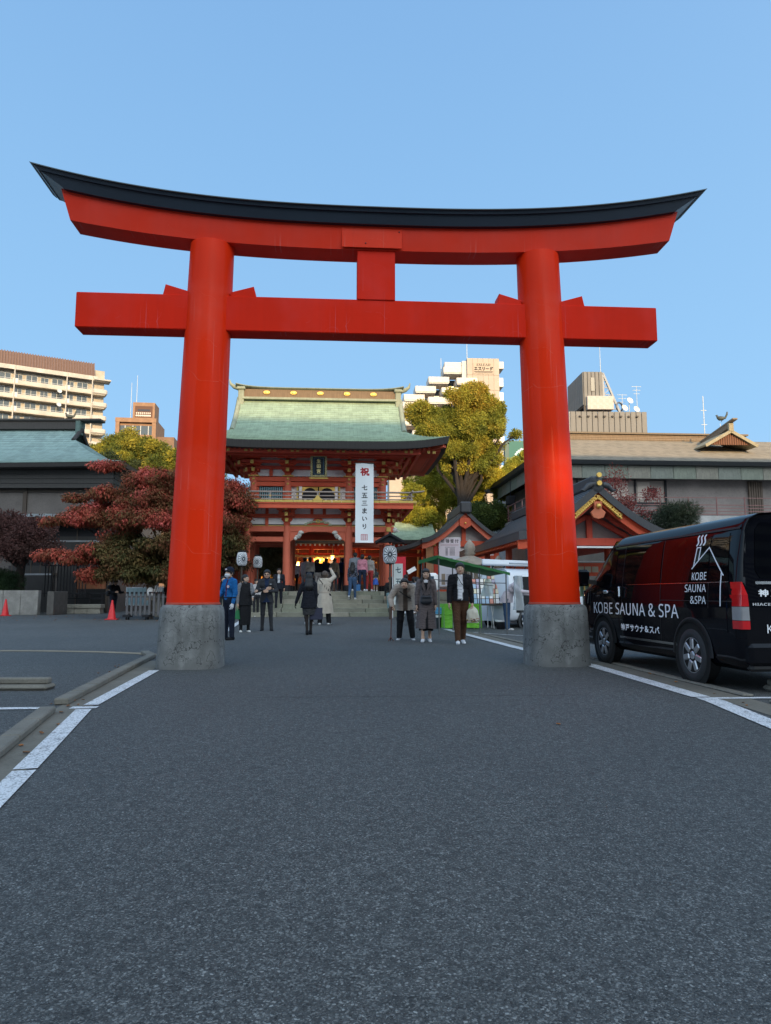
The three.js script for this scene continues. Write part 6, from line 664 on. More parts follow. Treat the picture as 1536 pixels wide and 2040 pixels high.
    new G().box(0.36, 0.12, 0.05, s * 0.66, 0.82, -2.5, 0, 0, 0, 0.02).to('headlight', clr, t);
  }
  // rear
  const rz = (y) => 2.2 - 0.1 * clamp((y - 1.12) / 0.86); { const g = new G(); g.grid(12, 8, (u, v) => { const y = lerp(1.24, 1.86, v), w = lerp(0.74, 0.66, v) - 0.06 * pow(abs(2 * v - 1), 8); return [-w + 2 * w * u, y, rz(y) + 0.006]; }); g.to('rear_window', glass, t); new G().box(1.78, 0.24, 0.14, 0, 0.42, 2.2, 0, 0, 0, 0.04).to('rear_bumper', paint, t); new G().box(1.72, 0.1, 0.12, 0, 0.29, 2.17, 0, 0, 0, 0.03).to('bumper_lip', trim, t); new G().box(1.5, 0.03, 0.02, 0, 1.19, 2.2).to('rear_moulding', chrome, t); new G().box(0.14, 0.1, 0.3, -0.25, 0.24, 2.05, 0, 0, 0, 0.02).to('exhaust_bracket', trim, t); { const w = new G(); w.grid(12, 6, (u, v) => { const z = lerp(-2.16, -1.3, v), y = lerp(1.19, 1.88, pow(v, 0.85)) + 0.015; return [lerp(-0.76, 0.76, u) * (1 - 0.06 * v), y, z - 0.02]; }); w.to('windscreen', glass, t); } }
  // lettering
  const dec = (m, z0, z1, y0, y1) => new G().add(sidePatch(van, -1, 0.0085, z0, z1, y0, y1), null, true).to('lettering', m, t);
  dec(alphaDecal(1024, 128, (x, W, H) => { x.font = '122px sans-serif'; const w = x.measureText('KOBE SAUNA & SPA').width; x.save(); x.scale(W / (w + 8), 1.18); x.fillText('KOBE SAUNA & SPA', 4, 98); x.restore(); }), -1.78, 0.93, 0.745, 0.955);
  dec(alphaDecal(800, 120, (x) => { '神戸サウナ'.split('').forEach((c, i) => glyph(x, c, 8 + i * 100, 14, 88, 92, 15, '#fff')); x.font = 'bold 110px sans-serif'; x.fillText('&', 508, 98); 'スパ'.split('').forEach((c, i) => glyph(x, c, 600 + i * 98, 14, 88, 92, 15, '#fff')); }), -0.77, 0.43, 0.525, 0.65);
  dec(alphaDecal(640, 1024, (x, W, H) => { x.textAlign = 'right'; const tx = (s, y, w) => { x.save(); x.font = '150px sans-serif'; const m = x.measureText(s).width; x.translate(392, y); x.scale(w / m, 1); x.fillText(s, 0, 0); x.restore(); }; tx('KOBE', 648, 238); tx('SAUNA', 818, 338); tx('&SPA', 985, 246); x.lineWidth = 15; x.lineCap = 'butt'; x.beginPath(); x.moveTo(150, 486); x.lineTo(394, 196); x.lineTo(630, 600); x.moveTo(600, 560); x.lineTo(598, 1010); x.moveTo(178, 450); x.lineTo(206, 182); x.lineTo(262, 182); x.lineTo(246, 376); x.stroke(); x.lineWidth = 22; x.lineCap = 'round'; for (let i = 0; i < 3; i++) { x.beginPath(); x.moveTo(212 + i * 52, 12); x.bezierCurveTo(170 + i * 52, 60, 250 + i * 52, 90, 196 + i * 52, 150); x.stroke(); } }), 0.99, 1.9, 0.92, 1.78);
  const rear = (m, x0, x1, y0, y1) => { const g = new THREE.PlaneGeometry(x1 - x0, y1 - y0); new G().add(g, M4((x0 + x1) / 2, (y0 + y1) / 2, 2.214, -0.0), true).to('lettering', m, t); };
  rear(alphaDecal(900, 120, (x) => { '神戸サウナ'.split('').forEach((c, i) => glyph(x, c, 8 + i * 110, 14, 92, 92, 15, '#fff')); x.font = 'bold 110px sans-serif'; x.fillText('&', 566, 98); 'スパ'.split('').forEach((c, i) => glyph(x, c, 670 + i * 104, 14, 92, 92, 15, '#fff')); }), -0.74, 0.44, 1.03, 1.13); rear(alphaDecal(400, 80, (x) => { x.font = 'bold 72px sans-serif'; x.save(); x.scale(1.35, 0.9); x.fillText('HIACE', 6, 74); x.restore(); }, [0.5, 0.5, 0.52]), -0.81, -0.51, 0.935, 0.985); rear(alphaDecal(1100, 130, (x) => { x.font = '130px sans-serif'; x.fillText('KOBE SAUNA & SPA', 0, 112); }), -0.66, 0.5, 0.63, 0.76); new G().box(0.4, 0.18, 0.02, 0, 0.87, 2.215, 0, 0, 0, 0.01).to('number_plate_recess', trim, t);
}
{ // white van with open side, behind the stall
  const t = thing('delivery_van', 'white delivery van with open dark side and roof rack standing behind the souvenir stall', 'van', [4.75, 0, -23.2], -0.95);
  const zs = [-1.75, -1.7, -1.62, -1.5, -1.35, -1.2, -1.0, -0.8, -0.5, 0, 0.5, 1.0, 1.5, 1.68, 1.72]; const van = vanBody({ L0: -1.75, L1: 1.72, hw: 0.74, H: 1.85, belt: 0.98, hood: (z) => z > -0.85 ? 1.85 : z > -1.5 ? lerp(1.85, 1.0, (-0.85 - z) / 0.65) : lerp(1.0, 0.85, (-1.5 - z) / 0.25), zs });
  const paint = mat([0.66, 0.68, 0.72], 0.4, { clearcoat: 0.8, clearcoatRoughness: 0.08 }), glass = mat([0.03, 0.045, 0.05], 0.05), trim = mat([0.03, 0.03, 0.032], 0.6); van.g.to('body', paint, t);
  for (const s of [-1, 1]) { new G().add(sidePatch(van, s, 0.006, -1.4, -0.55, 1.05, 1.55, { l: (v) => 0.38 * v }), null, true).to('door_window', glass, t); new G().add(sidePatch(van, s, 0.008, -0.4, 1.5, 0.5, 1.6), null, true).to('dark_opening_panel', mat([0.006, 0.006, 0.007], 0.9), t); new G().add(sidePatch(van, s, 0.004, -0.48, -0.47, 0.4, 1.7, {}, 1, 8), null, true).to('panel_seam', trim, t); for (const z of [1.1, -1.05]) { new G().add(new THREE.CircleGeometry(0.33, 24), M4(s * 0.746, 0.28, z, 0, s * PI / 2)).to('wheel_well', trim, t); wheel(t, s * 0.75, z, s, 0.27, 0.15); } new G().box(0.12, 0.2, 0.1, s * 0.88, 1.2, -1.2, 0, 0, 0, 0.03).to('mirror', paint, t); new G().box(0.24, 0.14, 0.05, s * 0.52, 0.74, -1.74, 0, 0, 0, 0.03).to('headlight', mat([0.6, 0.6, 0.6], 0.15), t); }  // open sides are black panels standing in for the unlit cargo space
  { const w = new G(); w.grid(8, 5, (u, v) => { const z = lerp(-1.49, -0.9, v), y = lerp(1.02, 1.79, v) + 0.012; return [lerp(-0.62, 0.62, u) * (1 - 0.08 * v), y, z - 0.015]; }); w.to('windscreen', glass, t); }
  for (const x of [-0.6, 0.6]) new G().cyl(V(x, 2.0, -0.7), V(x, 2.0, 1.6), 0.025, 0.025, 8).to('rack_bar', mat([0.4, 0.42, 0.45], 0.4, { metalness: 0.6 }), t); new G().box(0.06, 0.16, 2.2, -0.66, 2.1, 0.45, 0, 0, 0, 0.01).to('rack_board', paint, t); for (let i = 0; i < 5; i++) new G().tube([V(-0.78, 1.62, -0.5 + i * 0.5), V(-0.82, 1.78, -0.5 + i * 0.5), V(-0.72, 1.98, -0.5 + i * 0.5), V(-0.7, 2.16, -0.5 + i * 0.5)], 0.022, 6).to('rack_hook', trim, t); new G().box(0.02, 0.26, 2.3, -0.76, 1.74, 0.5, 0, 0, 0.2).to('rolled_sheet', paint, t);
}
// ---------- people: one continuous surface each, meshed from tapered capsules ----------
const lin3 = (hex) => { const c = new THREE.Color(hex); return [c.r, c.g, c.b]; };
function netMesh(bones, cell, k = 0.03, paint) {  // bones: {a,b,ra,rb,c,fz,neg}
  let lo = [9, 9, 9], hi = [-9, -9, -9]; for (const b of bones) if (!b.neg) for (const [p, r] of [[b.a, b.ra], [b.b, b.rb]]) for (let i = 0; i < 3; i++) { lo[i] = min(lo[i], p[i] - r - 3 * cell); hi[i] = max(hi[i], p[i] + r + 3 * cell); }
  const n = [0, 1, 2].map((i) => Math.ceil((hi[i] - lo[i]) / cell) + 1), N = n[0] * n[1] * n[2], F = new Float32Array(N).fill(1), best = new Float32Array(N).fill(9), id = new Int16Array(N);
  bones.forEach((b, bi) => {
    const m = max(b.ra, b.rb) + k + 2.5 * cell, l = [], h = []; for (let i = 0; i < 3; i++) { l[i] = max(0, floor((min(b.a[i], b.b[i]) - m - lo[i]) / cell)); h[i] = min(n[i] - 1, Math.ceil((max(b.a[i], b.b[i]) + m - lo[i]) / cell)); }
    const dx = b.b[0] - b.a[0], dy = b.b[1] - b.a[1], dz = b.b[2] - b.a[2], L2 = dx * dx + dy * dy + dz * dz || 1e-9, fz = b.fz || 1, kk = b.k ?? k;
    for (let z = l[2]; z <= h[2]; z++) for (let y = l[1]; y <= h[1]; y++) for (let x = l[0]; x <= h[0]; x++) {
      const px = lo[0] + x * cell - b.a[0], py = lo[1] + y * cell - b.a[1], pz = lo[2] + z * cell - b.a[2], t = clamp((px * dx + py * dy + pz * dz) / L2), ox = px - t * dx, oy = py - t * dy, oz = (pz - t * dz) / fz;
      const d = (sqrt(ox * ox + oy * oy + oz * oz) - (b.ra + (b.rb - b.ra) * t)) * min(1, fz), o = (z * n[1] + y) * n[0] + x;
      if (b.neg) { if (-d > F[o]) F[o] = -d; continue; }
      if (d < best[o]) { best[o] = d; id[o] = bi; } const f = F[o], q = clamp(0.5 + 0.5 * (d - f) / kk); F[o] = d + (f - d) * q - kk * q * (1 - q);
    } });
  const P = [], CO = [], I = [], vi = new Int32Array(N).fill(-1), st = [1, n[0], n[0] * n[1]];
  for (let z = 0; z < n[2] - 1; z++) for (let y = 0; y < n[1] - 1; y++) for (let x = 0; x < n[0] - 1; x++) {
    const o = (z * n[1] + y) * n[0] + x; let mask = 0; for (let c = 0; c < 8; c++) if (F[o + (c & 1) + ((c >> 1) & 1) * st[1] + (c >> 2) * st[2]] < 0) mask |= 1 << c; if (mask === 0 || mask === 255) continue;
    let sx = 0, sy = 0, sz = 0, cnt = 0; for (let c = 0; c < 8; c++) for (let a = 0; a < 3; a++) { if (c & (1 << a)) continue; const d = c | (1 << a); if (((mask >> c) & 1) === ((mask >> d) & 1)) continue; const fc = F[o + (c & 1) + ((c >> 1) & 1) * st[1] + (c >> 2) * st[2]], fd = F[o + (d & 1) + ((d >> 1) & 1) * st[1] + (d >> 2) * st[2]], t = fc / (fc - fd); sx += (c & 1) + (a === 0 ? t : 0); sy += ((c >> 1) & 1) + (a === 1 ? t : 0); sz += (c >> 2) + (a === 2 ? t : 0); cnt++; }
    const p = [lo[0] + (x + sx / cnt) * cell, lo[1] + (y + sy / cnt) * cell, lo[2] + (z + sz / cnt) * cell]; vi[o] = P.length / 3; P.push(...p); const b = bones[id[o]]; CO.push(...((paint && paint(p, b)) || b.c));
  }
  for (let z = 1; z < n[2] - 1; z++) for (let y = 1; y < n[1] - 1; y++) for (let x = 1; x < n[0] - 1; x++) { const o = (z * n[1] + y) * n[0] + x; for (let a = 0; a < 3; a++) { const s0 = F[o] < 0, s1 = F[o + st[a]] < 0; if (s0 === s1) continue; const u = st[(a + 1) % 3], v = st[(a + 2) % 3], q = [vi[o - u - v], vi[o - v], vi[o], vi[o - u]]; if (q.some((e) => e < 0)) continue; s0 ? I.push(q[0], q[1], q[2], q[0], q[2], q[3]) : I.push(q[0], q[2], q[1], q[0], q[3], q[2]); } }
  const g = new THREE.BufferGeometry(); g.setAttribute('position', new THREE.Float32BufferAttribute(P, 3)); g.setAttribute('color', new THREE.Float32BufferAttribute(CO, 3)); g.setIndex(I); g.computeVertexNormals(); return g;
}
const bone = (a, b, ra, rb, c, o = {}) => ({ a, b, ra, rb, c, ...o });
const SKIN = [0.56, 0.36, 0.26], HAIR = [0.012, 0.01, 0.01];
// head: centre of the skull at the origin, facing +z
function headGeo(cell, smile) {
  const S = SKIN, B = [bone([0, 0.035, -0.012], [0, 0.03, -0.005], 0.087, 0.085, S, { fz: 1.12 }), bone([0, 0.0, 0.032], [0, -0.078, 0.048], 0.066, 0.036, S), bone([-0.03, -0.05, 0.03], [0.03, -0.05, 0.03], 0.048, 0.048, S), bone([0, 0.008, 0.092], [0, -0.026, 0.107], 0.009, 0.0135, S, { k: 0.012 }), bone([-0.012, -0.03, 0.097], [0.012, -0.03, 0.097], 0.009, 0.009, S, { k: 0.01 }), bone([-0.02, -0.058, 0.083], [0.02, -0.058, 0.083], 0.009, 0.009, S, { k: 0.012 }), bone([-0.035, 0.022, 0.079], [0.035, 0.022, 0.079], 0.013, 0.013, S, { k: 0.02 })];
  for (const s of [-1, 1]) B.push(bone([s * 0.084, 0.015, 0.0], [s * 0.083, -0.022, 0.004], 0.017, 0.012, S, { k: 0.008 }), bone([s * 0.045, -0.018, 0.066], [s * 0.04, -0.03, 0.068], 0.02, 0.02, S));
  const lip = [0.42, 0.16, 0.13], dk = [0.02, 0.014, 0.012], wh = [0.62, 0.58, 0.55];
  return netMesh(B, cell, 0.022, (p) => { const [x, y, z] = p, ax = abs(abs(x) - 0.033); if (z > 0.055) { if (pow(ax / 0.0065, 2) + pow((y - 0.002) / 0.0065, 2) < 1) return dk; if (pow(ax / 0.016, 2) + pow((y - 0.002) / 0.007, 2) < 1) return wh; if (ax < 0.018 && abs(y - 0.024 + ax * 0.15) < 0.0036) return [0.1, 0.06, 0.045]; if (abs(x) < 0.024 && abs(y + 0.06 - (smile ? x * x * 9 : 0)) < 0.0045) return smile && abs(x) < 0.018 ? wh : [0.25, 0.08, 0.07]; if (abs(x) < 0.026 && abs(y + 0.06) < 0.0095) return lip; } return null; });
}
const HEADS = { near: headGeo(0.0048, false), smile: headGeo(0.0048, true), far: headGeo(0.0085, false) };
function handGeo(cell, curl, c) { // left hand hanging: fingers along -y, palm towards -x, thumb +z
  const B = [bone([0, 0.02, 0], [0, -0.02, 0], 0.024, 0.026, c, { k: 0.02 })]; for (let i = 0; i < 4; i++) { const z = 0.03 - i * 0.02, L = [0.072, 0.08, 0.075, 0.058][i], r = 0.0088 - 0.0007 * (i === 3); B.push(bone([0, -0.015, z * 0.7], [0, -0.085, z], 0.013, 0.0115, c, { k: 0.016 })); let p = [0, -0.085, z], a = 0.12 + 0.3 * curl + 0.06 * i; for (const f of [0.45, 0.3, 0.25]) { const q = [p[0] - sin(a) * L * f, p[1] - cos(a) * L * f, p[2] + 0.03 * (z) * f]; B.push(bone(p, q, r, r * 0.92, c, { k: 0.006 })); p = q; a += 0.22 + 0.85 * curl; } }
  let p = [-0.004, -0.025, 0.026], q = [-0.012 - 0.01 * curl, -0.055, 0.05 - 0.012 * curl], s = [-0.02 - 0.02 * curl, -0.083, 0.055 - 0.025 * curl]; B.push(bone(p, q, 0.0135, 0.0105, c, { k: 0.012 }), bone(q, s, 0.0102, 0.0085, c, { k: 0.006 })); return netMesh(B, cell, 0.008);
}
const HANDS = {}; const hand = (cell, curl, c) => HANDS[[cell, curl, c].join()] ??= handGeo(cell, curl, c);
const clothMat = mat([1, 1, 1], 0.85, { vertexColors: true, map: rep(T.cloth, 0.35), bumpMap: rep(T.clothB, 0.34), bumpScale: 0.012, specularIntensity: 0.35 }), skinMat = clothMat;
const hairMat = mat([1, 1, 1], 0.45, { vertexColors: true, bumpMap: rep(tex(256, 256, (u, v) => vn(u * 128, v * 6, 128, 8)), 0.2), bumpScale: 0.006 });
function addC(g, geo, m) { g.add(geo, m); }
// o: h, pos, yaw, top (shirt colour), legs (trouser colour), shoe, skin pose values ...
function person(label, o) {
  const near = o.near ?? true, t = thing('person', label, 'person', o.pos, o.yaw || 0, o.group), s = (o.h || 1.68) / 1.7; t.scale.setScalar(s);
  const f = o.f ? 1 : 0, sh = f ? 0.155 : 0.18, hip = 0.09, bulk = o.bulk || 0, top = o.top, legC = o.legs, B = [];
  const lean = o.lean || 0, rot = (y, z = 0) => [0, 0.92 + (y - 0.92) * cos(lean) - z * sin(lean), (y - 0.92) * sin(lean) + z * cos(lean)], at = (x, y, z = 0) => { const r = rot(y, z); return [x, r[1], r[2]]; };
  // legs
  const feet = []; const LG = o.leg || [{}, {}];
  [-1, 1].forEach((sd, i) => { const q = LG[i] || {}, a = q.f || 0, kb = q.k || 0, w = q.o || 0.02, H = [sd * hip, 0.9, 0], K = [sd * (hip + w * 0.5), 0.9 - 0.42 * cos(a), 0.42 * sin(a)], a2 = a - kb, A = [sd * (hip + w), K[1] - 0.4 * cos(a2), K[2] + 0.4 * sin(a2)], tr = (o.loose || 0), bare = q.bare || o.bareLeg; feet.push([A, kb + max(0, -a2) * 0.6, sd]);
    B.push(bone(H, K, 0.088 + tr, (f ? 0.058 : 0.062) + tr, bare || legC), bone(K, A, (f ? 0.054 : 0.06) + tr, (bare ? 0.034 : 0.044 + tr), bare || legC)); });
  const low = min(...feet.map(([A]) => A[1])), dy = 0.085 - low; // lift so that the lower foot stands on the ground
  const up = (p) => [p[0], p[1] + dy, p[2]]; B.forEach((b) => { b.a = up(b.a); b.b = up(b.b); });
  const fb = []; feet.forEach(([A, ex, sd]) => { A = up(A); const toe = min(0.9, ex), c = cos(toe), n = sin(toe), ft = o.toeOut ?? 0.15, hx = sin(ft) * sd; const heel = [A[0] - 0.03 * hx, A[1] - 0.045 + 0.03 * n, A[2] - 0.035], bl = [A[0] + 0.11 * hx * c, A[1] - 0.055 - 0.12 * n, A[2] + 0.12 * c], tp = [A[0] + 0.15 * hx, A[1] - 0.06 - 0.16 * n, A[2] + 0.165 * c]; fb.push([A, heel, bl, tp]); B.push(bone(A, heel, 0.042, 0.034, o.sock || o.bareLeg || legC)); });
  // torso
  const Pz = (p) => up(p), tb = (a, b, ra, rb, c, oo) => B.push(bone(Pz(a), Pz(b), ra, rb, c, oo));
  tb(at(-0.065, 0.93), at(0.065, 0.93), 0.115 + bulk * 0.6, 0.115 + bulk * 0.6, o.skirtC || legC, { fz: 0.9 }); tb(at(0, 0.98), at(0, 1.12), (f ? 0.115 : 0.128) + bulk, (f ? 0.105 : 0.125) + bulk, top, { fz: 0.82 }); tb(at(-0.06, 1.0), at(0.06, 1.0), 0.105 + bulk, 0.105 + bulk, top, { fz: 0.85 }); tb(at(-0.075, 1.27), at(0.075, 1.27), (f ? 0.108 : 0.12) + bulk, (f ? 0.108 : 0.12) + bulk, top, { fz: 0.82 }); tb(at(-sh + 0.05, 1.385), at(sh - 0.05, 1.385), 0.066 + bulk * 0.6, 0.066 + bulk * 0.6, top); tb(at(-sh + 0.06, 1.4, -0.01), at(0, 1.45, -0.015), 0.05, 0.055, top); tb(at(sh - 0.06, 1.4, -0.01), at(0, 1.45, -0.015), 0.05, 0.055, top);
  const hp = o.head || [0, 0], hc = Pz(at(0, 1.575 + (o.neck || 0), 0.02 + (o.jut || 0))), nk = Pz(at(0, 1.42, -0.005)); B.push(bone(nk, [hc[0], hc[1] - 0.055, hc[2] - 0.015], 0.056, 0.05, o.neckC || SKIN, { k: 0.02 }));
  // arms
  const AR = o.arm || [{}, {}], hands = []; [-1, 1].forEach((sd, i) => { const q = AR[i] || {}, S0 = Pz(at(sd * sh, 1.385)); let E, W; if (q.E) { E = [q.E[0], q.E[1], q.E[2]]; W = q.W; } else { const a = q.f ?? 0.05, w = q.o ?? 0.14, e = q.e ?? 0.18; E = [S0[0] + sd * 0.28 * sin(w), S0[1] - 0.28 * cos(a) * cos(w), S0[2] + 0.28 * sin(a)]; const a2 = a + e; W = [E[0] + sd * 0.24 * sin(w * (q.in ?? 0.4)), E[1] - 0.24 * cos(a2), E[2] + 0.24 * sin(a2)]; }
    const sl = o.sleeve || top, cr = 0.006 + bulk * 0.35 + (o.puff || 0); B.push(bone(S0, E, 0.062 + cr, 0.047 + cr, q.c || sl), bone(E, W, 0.046 + cr, 0.034 + cr * 0.9, o.fore || q.c || sl)); hands.push([E, W, sd, q]); });
  const body = new G(), cell = near ? 0.013 : 0.021; body.add(netMesh(B, cell, 0.028, o.paint ? (p, b) => o.paint([p[0], p[1] - dy, p[2]], b) : null));
  const hm = new THREE.Matrix4().compose(V(...hc), new THREE.Quaternion().setFromEuler(new THREE.Euler(hp[1] + lean * 0.2, hp[0], hp[2] || 0, 'YXZ')), V(f ? 0.96 : 1, f ? 0.96 : 1, f ? 0.96 : 1)); body.add(o.smile && near ? HEADS.smile : near ? HEADS.near : HEADS.far, hm);
  hands.forEach(([E, W, sd, q]) => { const d = V(...W).sub(V(...E)).normalize(), y = d.clone().negate(); let z = V(...(q.thumb || [0, 0.15, 1])); z.addScaledVector(y, -z.dot(y)).normalize(); const x = y.clone().cross(z), m = new THREE.Matrix4().makeBasis(x, y, z); const c = q.glove || o.glove || SKIN, hg = hand(near ? 0.0045 : 0.008, q.curl ?? 0.3, c); if (sd < 0) m.multiply(new THREE.Matrix4().makeScale(-1, 1, 1)); m.setPosition(V(...W).addScaledVector(d, 0.02)); let gg = hg; if (sd < 0) { gg = hg.clone(); const ix = gg.index.array.slice(); for (let i = 0; i < ix.length; i += 3) { const k = ix[i]; ix[i] = ix[i + 1]; ix[i + 1] = k; } gg.setIndex(new THREE.BufferAttribute(ix, 1)); } body.add(gg, m); });
  body.to('body', clothMat, t);
  // shoes
  const sc = o.shoe || [0.6, 0.6, 0.62], sole = o.sole || [0.5, 0.5, 0.5]; fb.forEach(([A, heel, bl, tp]) => { mesh('shoe', new G().add(netMesh([bone([A[0], A[1] + 0.0, A[2] - 0.01], heel, 0.045, 0.042, sc), bone(heel, bl, 0.04, 0.038, sc), bone(bl, tp, 0.038, 0.027, sc)], near ? 0.009 : 0.016, 0.02, (p) => (p[1] < 0.035 ? sole : null))).geo(), clothMat, t); });
  // hair
  const hr = (bones, c) => { const g = netMesh(bones.map((b) => ({ ...b, c: c || o.hairC || HAIR })), near ? 0.009 : 0.014, 0.03); mesh('hair', new G().add(g, hm).geo(), hairMat, t); };
  const faceNeg = bone([0, -0.012, 0.115], [0, -0.12, 0.1], 0.066, 0.07, HAIR, { neg: true }), faceNegF = bone([0, -0.018, 0.115], [0, -0.13, 0.1], 0.062, 0.06, HAIR, { neg: true }), cap0 = bone([0, 0.048, -0.018], [0, 0.035, -0.022], 0.097, 0.093, HAIR, { fz: 1.1 });
  const st = o.hair || 'short';
  if (st === 'short') hr([cap0, bone([0, 0.0, -0.05], [0, -0.045, -0.055], 0.066, 0.045, HAIR), bone([-0.045, 0.072, 0.062], [0.045, 0.076, 0.062], 0.034, 0.034, HAIR), bone([-0.075, 0.04, 0.02], [-0.078, 0.0, 0.015], 0.026, 0.014, HAIR), bone([0.075, 0.04, 0.02], [0.078, 0.0, 0.015], 0.026, 0.014, HAIR), faceNeg]);
  if (st === 'bob') hr([cap0, bone([0, 0, -0.04], [0, -0.08, -0.04], 0.09, 0.075, HAIR), bone([-0.055, 0.06, 0.06], [0.055, 0.06, 0.06], 0.036, 0.036, HAIR), faceNegF]);
  if (st === 'bun') hr([cap0, bone([0, 0.0, -0.05], [0, -0.03, -0.06], 0.066, 0.05, HAIR), bone([0, 0.02, -0.12], [0, 0.0, -0.125], 0.042, 0.04, HAIR), faceNegF]);
  if (st === 'long') hr([cap0, bone([0, -0.02, -0.055], [0, -0.26, -0.1], 0.085, o.hairW || 0.085, HAIR, { fz: 0.75 }), bone([0, -0.26, -0.1], [0.01, -0.42, -0.11], o.hairW || 0.085, 0.035, HAIR, { fz: 0.7 }), bone([-0.085, -0.02, -0.005], [-0.1, -0.16, 0.06], 0.032, 0.036, HAIR), bone([-0.1, -0.16, 0.06], [-0.085, -0.37, 0.125], 0.036, 0.02, HAIR), bone([0.085, -0.02, -0.005], [0.1, -0.16, 0.06], 0.032, 0.036, HAIR), bone([0.1, -0.16, 0.06], [0.09, -0.34, 0.125], 0.036, 0.02, HAIR), bone([-0.06, -0.1, -0.07], [-0.07, -0.34, -0.09], 0.05, 0.03, HAIR), bone([0.06, -0.1, -0.07], [0.08, -0.31, -0.09], 0.05, 0.03, HAIR), bone([-0.05, 0.07, 0.06], [0.05, 0.07, 0.06], 0.034, 0.034, HAIR), faceNegF]);
  const prt = (n, g, m) => mesh(n, g.geo(), m || clothMat, t);
  // loose lower garment or coat: stacked ellipses with folds. levels: [y, rx, rz, cz]
  const garment = (name, levels, c, oo = {}) => { const n = 48, L = levels.map((l) => [l[0] + dy * (oo.fix ? 0 : 1), l[1], l[2], l[3] || 0]), M = (L.length - 1) * 4; const geo = gridGeo(n, M, (u, v) => { const q = v * (L.length - 1), i = min(L.length - 2, floor(q)), tt = q - i, a = -u * 2 * PI, l = [0, 1, 2, 3].map((k) => lerp(L[i][k], L[i + 1][k], tt)), fo = 1 + (oo.fold ?? 0.035) * v * (sin(a * 7 + (oo.seed || 0)) + 0.6 * sin(a * 11 + 2 + v * 3)); return [sin(a) * l[1] * fo, l[0] + 0.006 * sin(a * 5), cos(a) * l[2] * fo + l[3]]; }, true); const g2 = geo.toNonIndexed(), pp = g2.attributes.position, cc = new Float32Array(pp.count * 3); for (let i = 0; i < pp.count; i++) cc.set((oo.paint && oo.paint([pp.getX(i), pp.getY(i) - dy, pp.getZ(i)])) || c, i * 3); g2.setAttribute('color', new THREE.BufferAttribute(cc, 3)); mesh(name, new G().add(g2).geo(), clothMat, t); };
  if (o.extra) o.extra({ t, hm, hc, dy, garment, prt, hands, Pz, at, hr, cap0 });
  return { t, hands, s };
}
const K = { black: [0.012, 0.012, 0.014], navy: [0.012, 0.018, 0.035], white: [0.68, 0.69, 0.72], char: [0.028, 0.029, 0.033], beige: [0.42, 0.35, 0.27], jean: [0.045, 0.085, 0.16] };
const worldHand = (p, i) => { const [E, W, , ] = p.hands[i], d = V(...W).sub(V(...E)).normalize(), v = V(...W).addScaledVector(d, 0.09); p.t.updateMatrixWorld(true); return p.t.localToWorld(v); };
const tote = (name, label, cat, p, w, h, d, c, turn, o = {}) => { const t = thing(name, label, cat, [p.x, p.y, p.z], turn || 0), g = new G(); g.grid(24, 6, (u, v) => { const a = u * 2 * PI, k = (o.taper ?? 1), ww = lerp(1, k, v), sx = Math.sign(cos(a)) * pow(abs(cos(a)), 0.4), sz = Math.sign(sin(a)) * pow(abs(sin(a)), 0.5); return [sx * w / 2 * ww * (1 + 0.03 * sin(a * 5 + v * 6)), -0.02 - (o.drop ?? 0.12) - h * (1 - v), sz * d / 2 * (0.5 + 0.5 * (1 - v)) * (1 + 0.06 * sin(a * 3 + v * 4))]; }, true); g.box(w * 0.94, 0.015, d * 0.8, 0, -0.02 - (o.drop ?? 0.12) - h, 0); g.to('bag_body', c, t); const hd = new G(); for (const s of [-1, 1]) hd.tube([V(-w * 0.25 * (o.taper ?? 1), -(o.drop ?? 0.12) - 0.03, s * d * 0.2), V(-w * 0.12, -0.03, s * 0.01), V(0, 0.0, s * 0.008), V(w * 0.12, -0.03, s * 0.01), V(w * 0.25 * (o.taper ?? 1), -(o.drop ?? 0.12) - 0.03, s * d * 0.2)], 0.008, 6); hd.to('handle', c, t); return t; };

